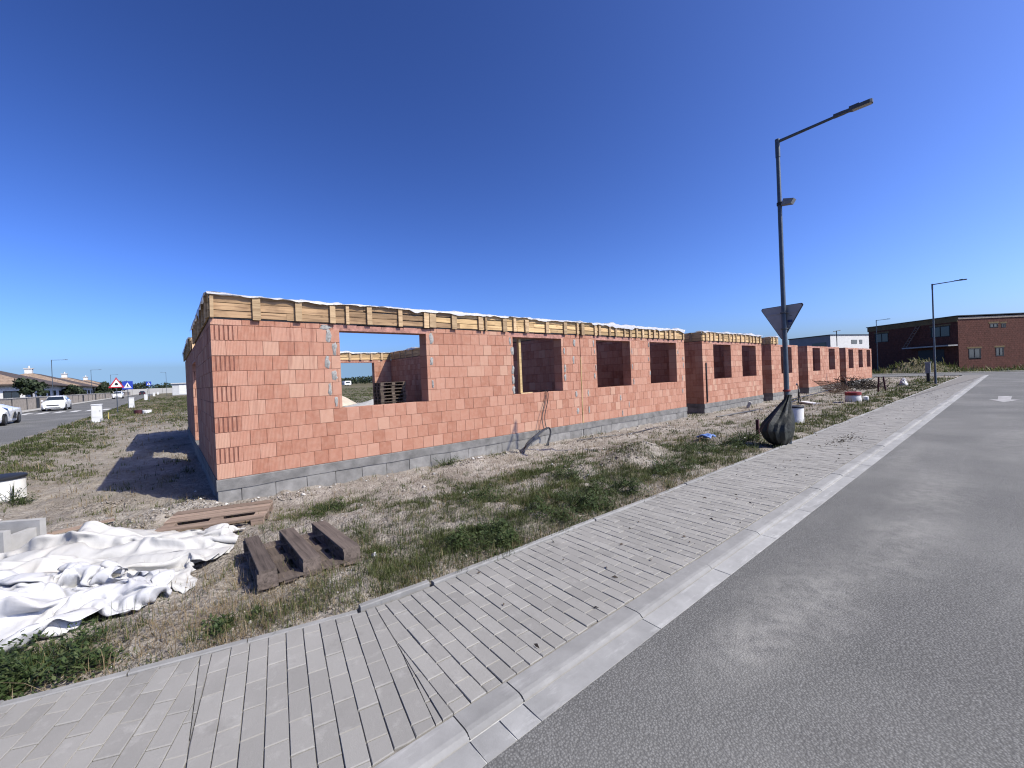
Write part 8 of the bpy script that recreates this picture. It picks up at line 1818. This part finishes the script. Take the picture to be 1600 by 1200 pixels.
def straw_mask(x, y, u):
    s = 0 * x
    for a, b, rx, ry, k in [(-.38, -4.35, .55, .30, .9), (-.15, -4.70, .6, .14, .9), (-.7, -4.45, .5, .22, .8), (.1, -4.42, .5, .3, .5), (4.05, -4.95, .6, .12, .8), (4.7, -4.9, .8, .18, .7), (2.2, -4.95, .5, .1, .6), (-.25, -3.7, .25, .35, .6), (1.0, -4.9, .6, .1, .5), (-2.0, 24, 3, 8, .5), (-1, 40, 4, 14, .5), (5.6, -4.95, .9, .12, .4)]:
        s = np.maximum(s, k * np.exp(-(((x - a) / rx) ** 2 + ((y - b) / ry) ** 2) ** 1.5))
    s = np.maximum(s, .06 + .10 * (vnoise(x * 1.3, y * 1.3, 31) > .62))
    return open_ground(x, y) & (u < s)
blades('dry_grass', 60000, 2.0, 60, straw_mask, .075, .0030, 'grass_dry', .85, 'tan straw and dead grass beside the paving', 6, .5, per=6, spread=.04)
blades('verge_grass', 22000, 50, 100, lambda x, y, u: (x > 67.5) & (u < .9), .26, .02, 'grass_green', .5, 'tall verge grass in front of the dark brick building', 8, .55, .0013, per=6, spread=.08)
# broad-leaved weeds, each clump its own plant
def weed(label, x, y, r, h, n, seed, mat='weed_green'):
    g = np.random.default_rng(seed)
    nc = 9; ca = g.uniform(0, 2 * math.pi, nc); cq = r * np.sqrt(g.random(nc)); cr = r * g.uniform(.18, .5, nc); chh = h * g.uniform(.35, 1.1, nc)
    wv = g.integers(0, nc, n); gx_, gy_ = g.normal(0, .55, n), g.normal(0, .55, n)
    X = x + cq[wv] * np.cos(ca[wv]) + gx_ * cr[wv]; Y = y + cq[wv] * np.sin(ca[wv]) * .8 + gy_ * cr[wv]
    ok = open_ground(X, Y - .03); X, Y, wv, gx_, gy_ = X[ok], Y[ok], wv[ok], gx_[ok], gy_[ok]; n = len(X)
    Z = zg(X, Y) + chh[wv] * g.random(n) * np.exp(-(gx_ ** 2 + gy_ ** 2))
    L = g.uniform(.02, .045, n); Wd = L * g.uniform(.35, .6, n)
    az = g.uniform(0, 2 * math.pi, n); el = g.uniform(-.3, .9, n)
    d = np.stack([np.cos(az) * np.cos(el), np.sin(az) * np.cos(el), np.sin(el)], 1); s = np.stack([-np.sin(az), np.cos(az), 0 * az], 1)
    c = np.stack([X, Y, Z], 1)
    V = np.stack([c, c + d * (L * .5)[:, None] + s * (Wd / 2)[:, None], c + d * L[:, None], c + d * (L * .5)[:, None] - s * (Wd / 2)[:, None]], 1).reshape(-1, 3)
    F = (np.arange(n)[:, None] * 4 + np.array([[0, 1, 2, 3]]))
    o = thing('weed', label, 'weed', (x, y, float(zg(x, y))), group='weeds by the pavement')
    org = np.array([x, y, float(zg(x, y))])
    obj('leaves', npmesh('leaves', V - org, F, mat, g.random(n)), o, T(*org), 'stuff')
    m = MB()
    for k in range(14):
        b = g.uniform(0, 2 * math.pi); rr = r * g.random() * .8
        m.tube([(x, y, org[2] - .01), (x + rr * .6 * math.cos(b), y + rr * .6 * math.sin(b), org[2] + h * .5), (x + rr * math.cos(b), y + rr * math.sin(b), org[2] + h * g.uniform(.6, 1.05))], .003, 4)
    m.build('stems', 'weed_green', o, 'stuff')
weed('dark leafy weed clump at the pavement edge below the tarpaulin', -1.22, -4.42, .33, .20, 2600, 1)
weed('second dark leafy weed at the lower left edge beside the tarpaulin', -1.65, -4.22, .35, .22, 2200, 2)
weed('large dark green weed spilling toward the pavement right of the dark pallet', 1.95, -4.62, .38, .20, 2800, 3)
weed('dark weed at the pavement edge halfway to the sack', 3.15, -4.62, .42, .22, 2600, 4)
weed('weed clump left of the straw patch at the pavement edge', 4.15, -4.55, .35, .24, 1800, 5)
weed('small weed at the pavement edge in front of the tarpaulin', -.30, -4.55, .16, .08, 420, 6)
weed('weed growing at the foot of the left shaft ring', -2.78, 2.92, .30, .35, 900, 7)
weed('weed clump beside the maroon stake and olive sack', 9.15, -4.35, .5, .30, 1500, 8)
weed('weed growing against the plinth of the nearest house', 4.1, -.22, .3, .18, 700, 9)
weed('dark weed between the gravel heap and the blue packet', 8.3, -4.2, .5, .25, 1300, 10)
weed('small weed in the green patch right of the brown pallet', 1.15, -1.8, .3, .14, 700, 11)
weed('taller weed in the grass between the dark pallet and the wall', 2.7, -3.3, .35, .24, 900, 13)
weed('leafy weed in the green patch before the joint strip', 5.2, -2.7, .45, .26, 1000, 14)
weed('scattered weed right of the gravel heap', 7.6, -4.0, .4, .22, 900, 15)
weed('weed on the verge between the gravel heap and the paving', 5.7, -4.4, .45, .25, 1100, 16)
weed('low weed before the green patch near the gravel heap', 4.4, -3.6, .4, .2, 1300, 12)
# rubble and pale stones
def stones(name, n, pick, smin, smax, seed, label, mu=.55):
    g = np.random.default_rng(seed); X, Y = pick(g, n); ok = open_ground(X, Y); X, Y = X[ok], Y[ok]; n = len(X)
    Z = zg(X, Y); s = np.exp(g.uniform(math.log(smin), math.log(smax), n))
    base = np.array([[1, 0, 0], [-1, 0, 0], [0, 1, 0], [0, -1, 0], [0, 0, 1], [0, 0, -1]], float)
    V = base[None] * s[:, None, None] * g.uniform(.55, 1.2, (n, 6, 1)); V += g.normal(0, .15, (n, 6, 3)) * s[:, None, None]
    an = g.uniform(0, 6.28, n); ca, sa = np.cos(an), np.sin(an)
    V = np.stack([V[..., 0] * ca[:, None] - V[..., 1] * sa[:, None], V[..., 0] * sa[:, None] + V[..., 1] * ca[:, None], V[..., 2] * .7], 2)
    V[..., 0] += X[:, None]; V[..., 1] += Y[:, None]; V[..., 2] += (Z + s * .25)[:, None]
    f = np.array([[0, 2, 4], [2, 1, 4], [1, 3, 4], [3, 0, 4], [2, 0, 5], [1, 2, 5], [3, 1, 5], [0, 3, 5]])
    F = (np.arange(n)[:, None, None] * 6 + f[None]).reshape(-1, 3)
    o = obj(name, npmesh(name, V.reshape(-1, 3), F, 'rubble', np.repeat(np.clip(g.normal(mu, .25, n), 0, 1), 8)), kind='stuff'); o['label'] = label
def pick_all(g, n):
    th = g.uniform(-1.0, .95, n); r = np.exp(g.uniform(math.log(2.6), math.log(40), n)); a = YAW + th
    return CAM.x + r * np.sin(a), CAM.y + r * np.cos(a)
stones('pebbles', 3000, pick_all, .006, .022, 3, 'small pebbles and clods scattered over the earth', .35)
def pick_heaps(g, n):
    k = g.integers(0, len(HEAPS), n); H_ = np.array(HEAPS)[k]; return H_[:, 0] + g.normal(0, .6, n) * H_[:, 2], H_[:, 1] + g.normal(0, .6, n) * H_[:, 3]
stones('rubble', 2300, pick_heaps, .01, .036, 4, 'broken grey rubble lying on the small earth heaps', .30)
def pick_white(g, n): return g.uniform(-3.5, 15, n), np.where(g.random(n) < .35, g.uniform(-.45, -.06, n), g.uniform(-4.6, 6, n))
stones('white_chips', 230, pick_white, .012, .05, 5, 'whitish mortar and brick chips on the earth', .95)
def pick_litter(g, n): return g.uniform(5.5, 16, n), g.uniform(-6.1, -5.2, n)
g = np.random.default_rng(12); n = 260
X = np.concatenate([g.normal(10.3, .55, 130), g.uniform(1.0, 30, 130)]); Y = np.concatenate([g.normal(-5.72, .10, 130), g.uniform(-6.15, -5.12, 130)])
s = g.uniform(.008, .028, n); an = g.uniform(0, 6.28, n)
V = np.stack([np.stack([X + s * np.cos(an), Y + s * np.sin(an), 0 * X + PZ + .006], 1), np.stack([X + s * .25 * np.cos(an + 1.6), Y + s * .25 * np.sin(an + 1.6), 0 * X + PZ + .02], 1), np.stack([X - s * np.cos(an), Y - s * np.sin(an), 0 * X + PZ + .006], 1), np.stack([X - s * .25 * np.cos(an + 1.6), Y - s * .25 * np.sin(an + 1.6), 0 * X + PZ + .006], 1)], 1).reshape(-1, 3)
o = obj('pavement_litter', npmesh('pavement_litter', V, np.arange(n)[:, None] * 4 + np.array([[0, 1, 2, 3]]), 'bark', np.zeros(n)), kind='stuff'); o['label'] = 'dry leaf and twig litter on the pavement'
# trees
def tree(label, x, y, z, h, r, n, seed, group, shape=1.0, trunk=True):
    g = np.random.default_rng(seed)
    o = thing('tree', label, 'tree', (x, y, z), group=group)
    k = 9; cs = np.stack([g.normal(0, r * .45, k), g.normal(0, r * .45, k), h * g.uniform(.42, .85, k)], 1); rs = r * g.uniform(.35, .62, k)
    w = g.integers(0, k, n); d = g.normal(0, 1, (n, 3)); d /= np.linalg.norm(d, axis=1)[:, None]
    C3 = cs[w] + d * (rs[w] * g.uniform(.55, 1.05, n))[:, None] * np.array([1, 1, .8]); C3[:, 2] = np.maximum(C3[:, 2], .12 * h)
    L = r * .16 * g.uniform(.6, 1.3, n); a = g.normal(0, 1, (n, 3)); a /= np.linalg.norm(a, axis=1)[:, None]; b = np.cross(a, d); b /= np.linalg.norm(b, axis=1)[:, None] + 1e-6
    V = np.stack([C3 - a * L[:, None], C3 + b * (L * .6)[:, None], C3 + a * L[:, None], C3 - b * (L * .6)[:, None]], 1).reshape(-1, 3)
    obj('crown', npmesh('crown', V, np.arange(n)[:, None] * 4 + np.array([[0, 1, 2, 3]]), 'tree_leaf', g.random(n)), o, T(x, y, z), 'stuff')
    m = MB(); m.tube([(x, y, z - .1), (x + .05 * r, y, z + h * .35), (x + .1 * r, y, z + h * .7)], [r * .09, r * .06, r * .02], 7)
    for q in range(4):
        b_ = g.uniform(0, 6.28); m.tube([(x + .05 * r, y, z + h * (.3 + .08 * q)), (x + r * .5 * math.cos(b_), y + r * .5 * math.sin(b_), z + h * (.55 + .07 * q))], [r * .04, r * .012], 5)
    m.build('trunk', 'bark', o)
for i, (x, y, h, r, lab) in enumerate([(-14.6, 70, 4.6, 1.5, 'slim dark tree in front of the second tan roof'), (-14.8, 98, 3.4, 1.2, 'low dark shrub tree by the second bungalow'), (-15, 104, 3.0, 1.6, 'broad dark shrub beside the white garden screen'), (-14.8, 138, 3.4, 2.0, 'dark shrub near the third bungalow'), (-14.6, 146, 3.2, 1.8, 'rounded shrub before the third bungalow wall'), (-14.8, 178, 4.4, 2.4, 'leafy tree by the farthest bungalow'), (-14.6, 186, 5.2, 2.6, 'tall leafy tree beyond the last tan roof')]):
    tree(lab, x, y, -.1 + rise(y), h, r, 900, 20 + i, 'garden trees along the side street')
g = np.random.default_rng(77); Vs = []; tones = []
for i in range(210):     # far wood on the horizon
    u = g.uniform(-60, 700); Z = g.uniform(300, 420); r_ = (u - 760) / 640.6 * Z
    x = CAM.x + rt.x * r_ + math.sin(YAW) * Z; y = CAM.y + rt.y * r_ + math.cos(YAW) * Z
    hgt = (3.0 + 6.5 * float(vnoise(u * .014, 3, 5)) + g.uniform(0, 2)); n = 90
    d = g.normal(0, 1, (n, 3)); d /= np.linalg.norm(d, axis=1)[:, None]
    c = np.array([x, y, float(zbase(x, y)) + hgt * .45]) + d * np.array([4.6, 4.6, hgt * .5]) * g.uniform(.6, 1.05, (n, 1))
    L = g.uniform(.5, 1.1, (n, 1)); a = g.normal(0, 1, (n, 3)); a /= np.linalg.norm(a, axis=1)[:, None]; b = np.cross(a, d); b /= np.linalg.norm(b, axis=1)[:, None] + 1e-6
    Vs.append(np.stack([c - a * L, c + b * L * .7, c + a * L, c - b * L * .7], 1).reshape(-1, 3)); tones.append(g.random(n))
V = np.concatenate(Vs); n = len(V) // 4
o = obj('far_wood', npmesh('far_wood', V, np.arange(n)[:, None] * 4 + np.array([[0, 1, 2, 3]]), 'tree_leaf', np.concatenate(tones)), kind='stuff'); o['label'] = 'dark far-off wood along the horizon'
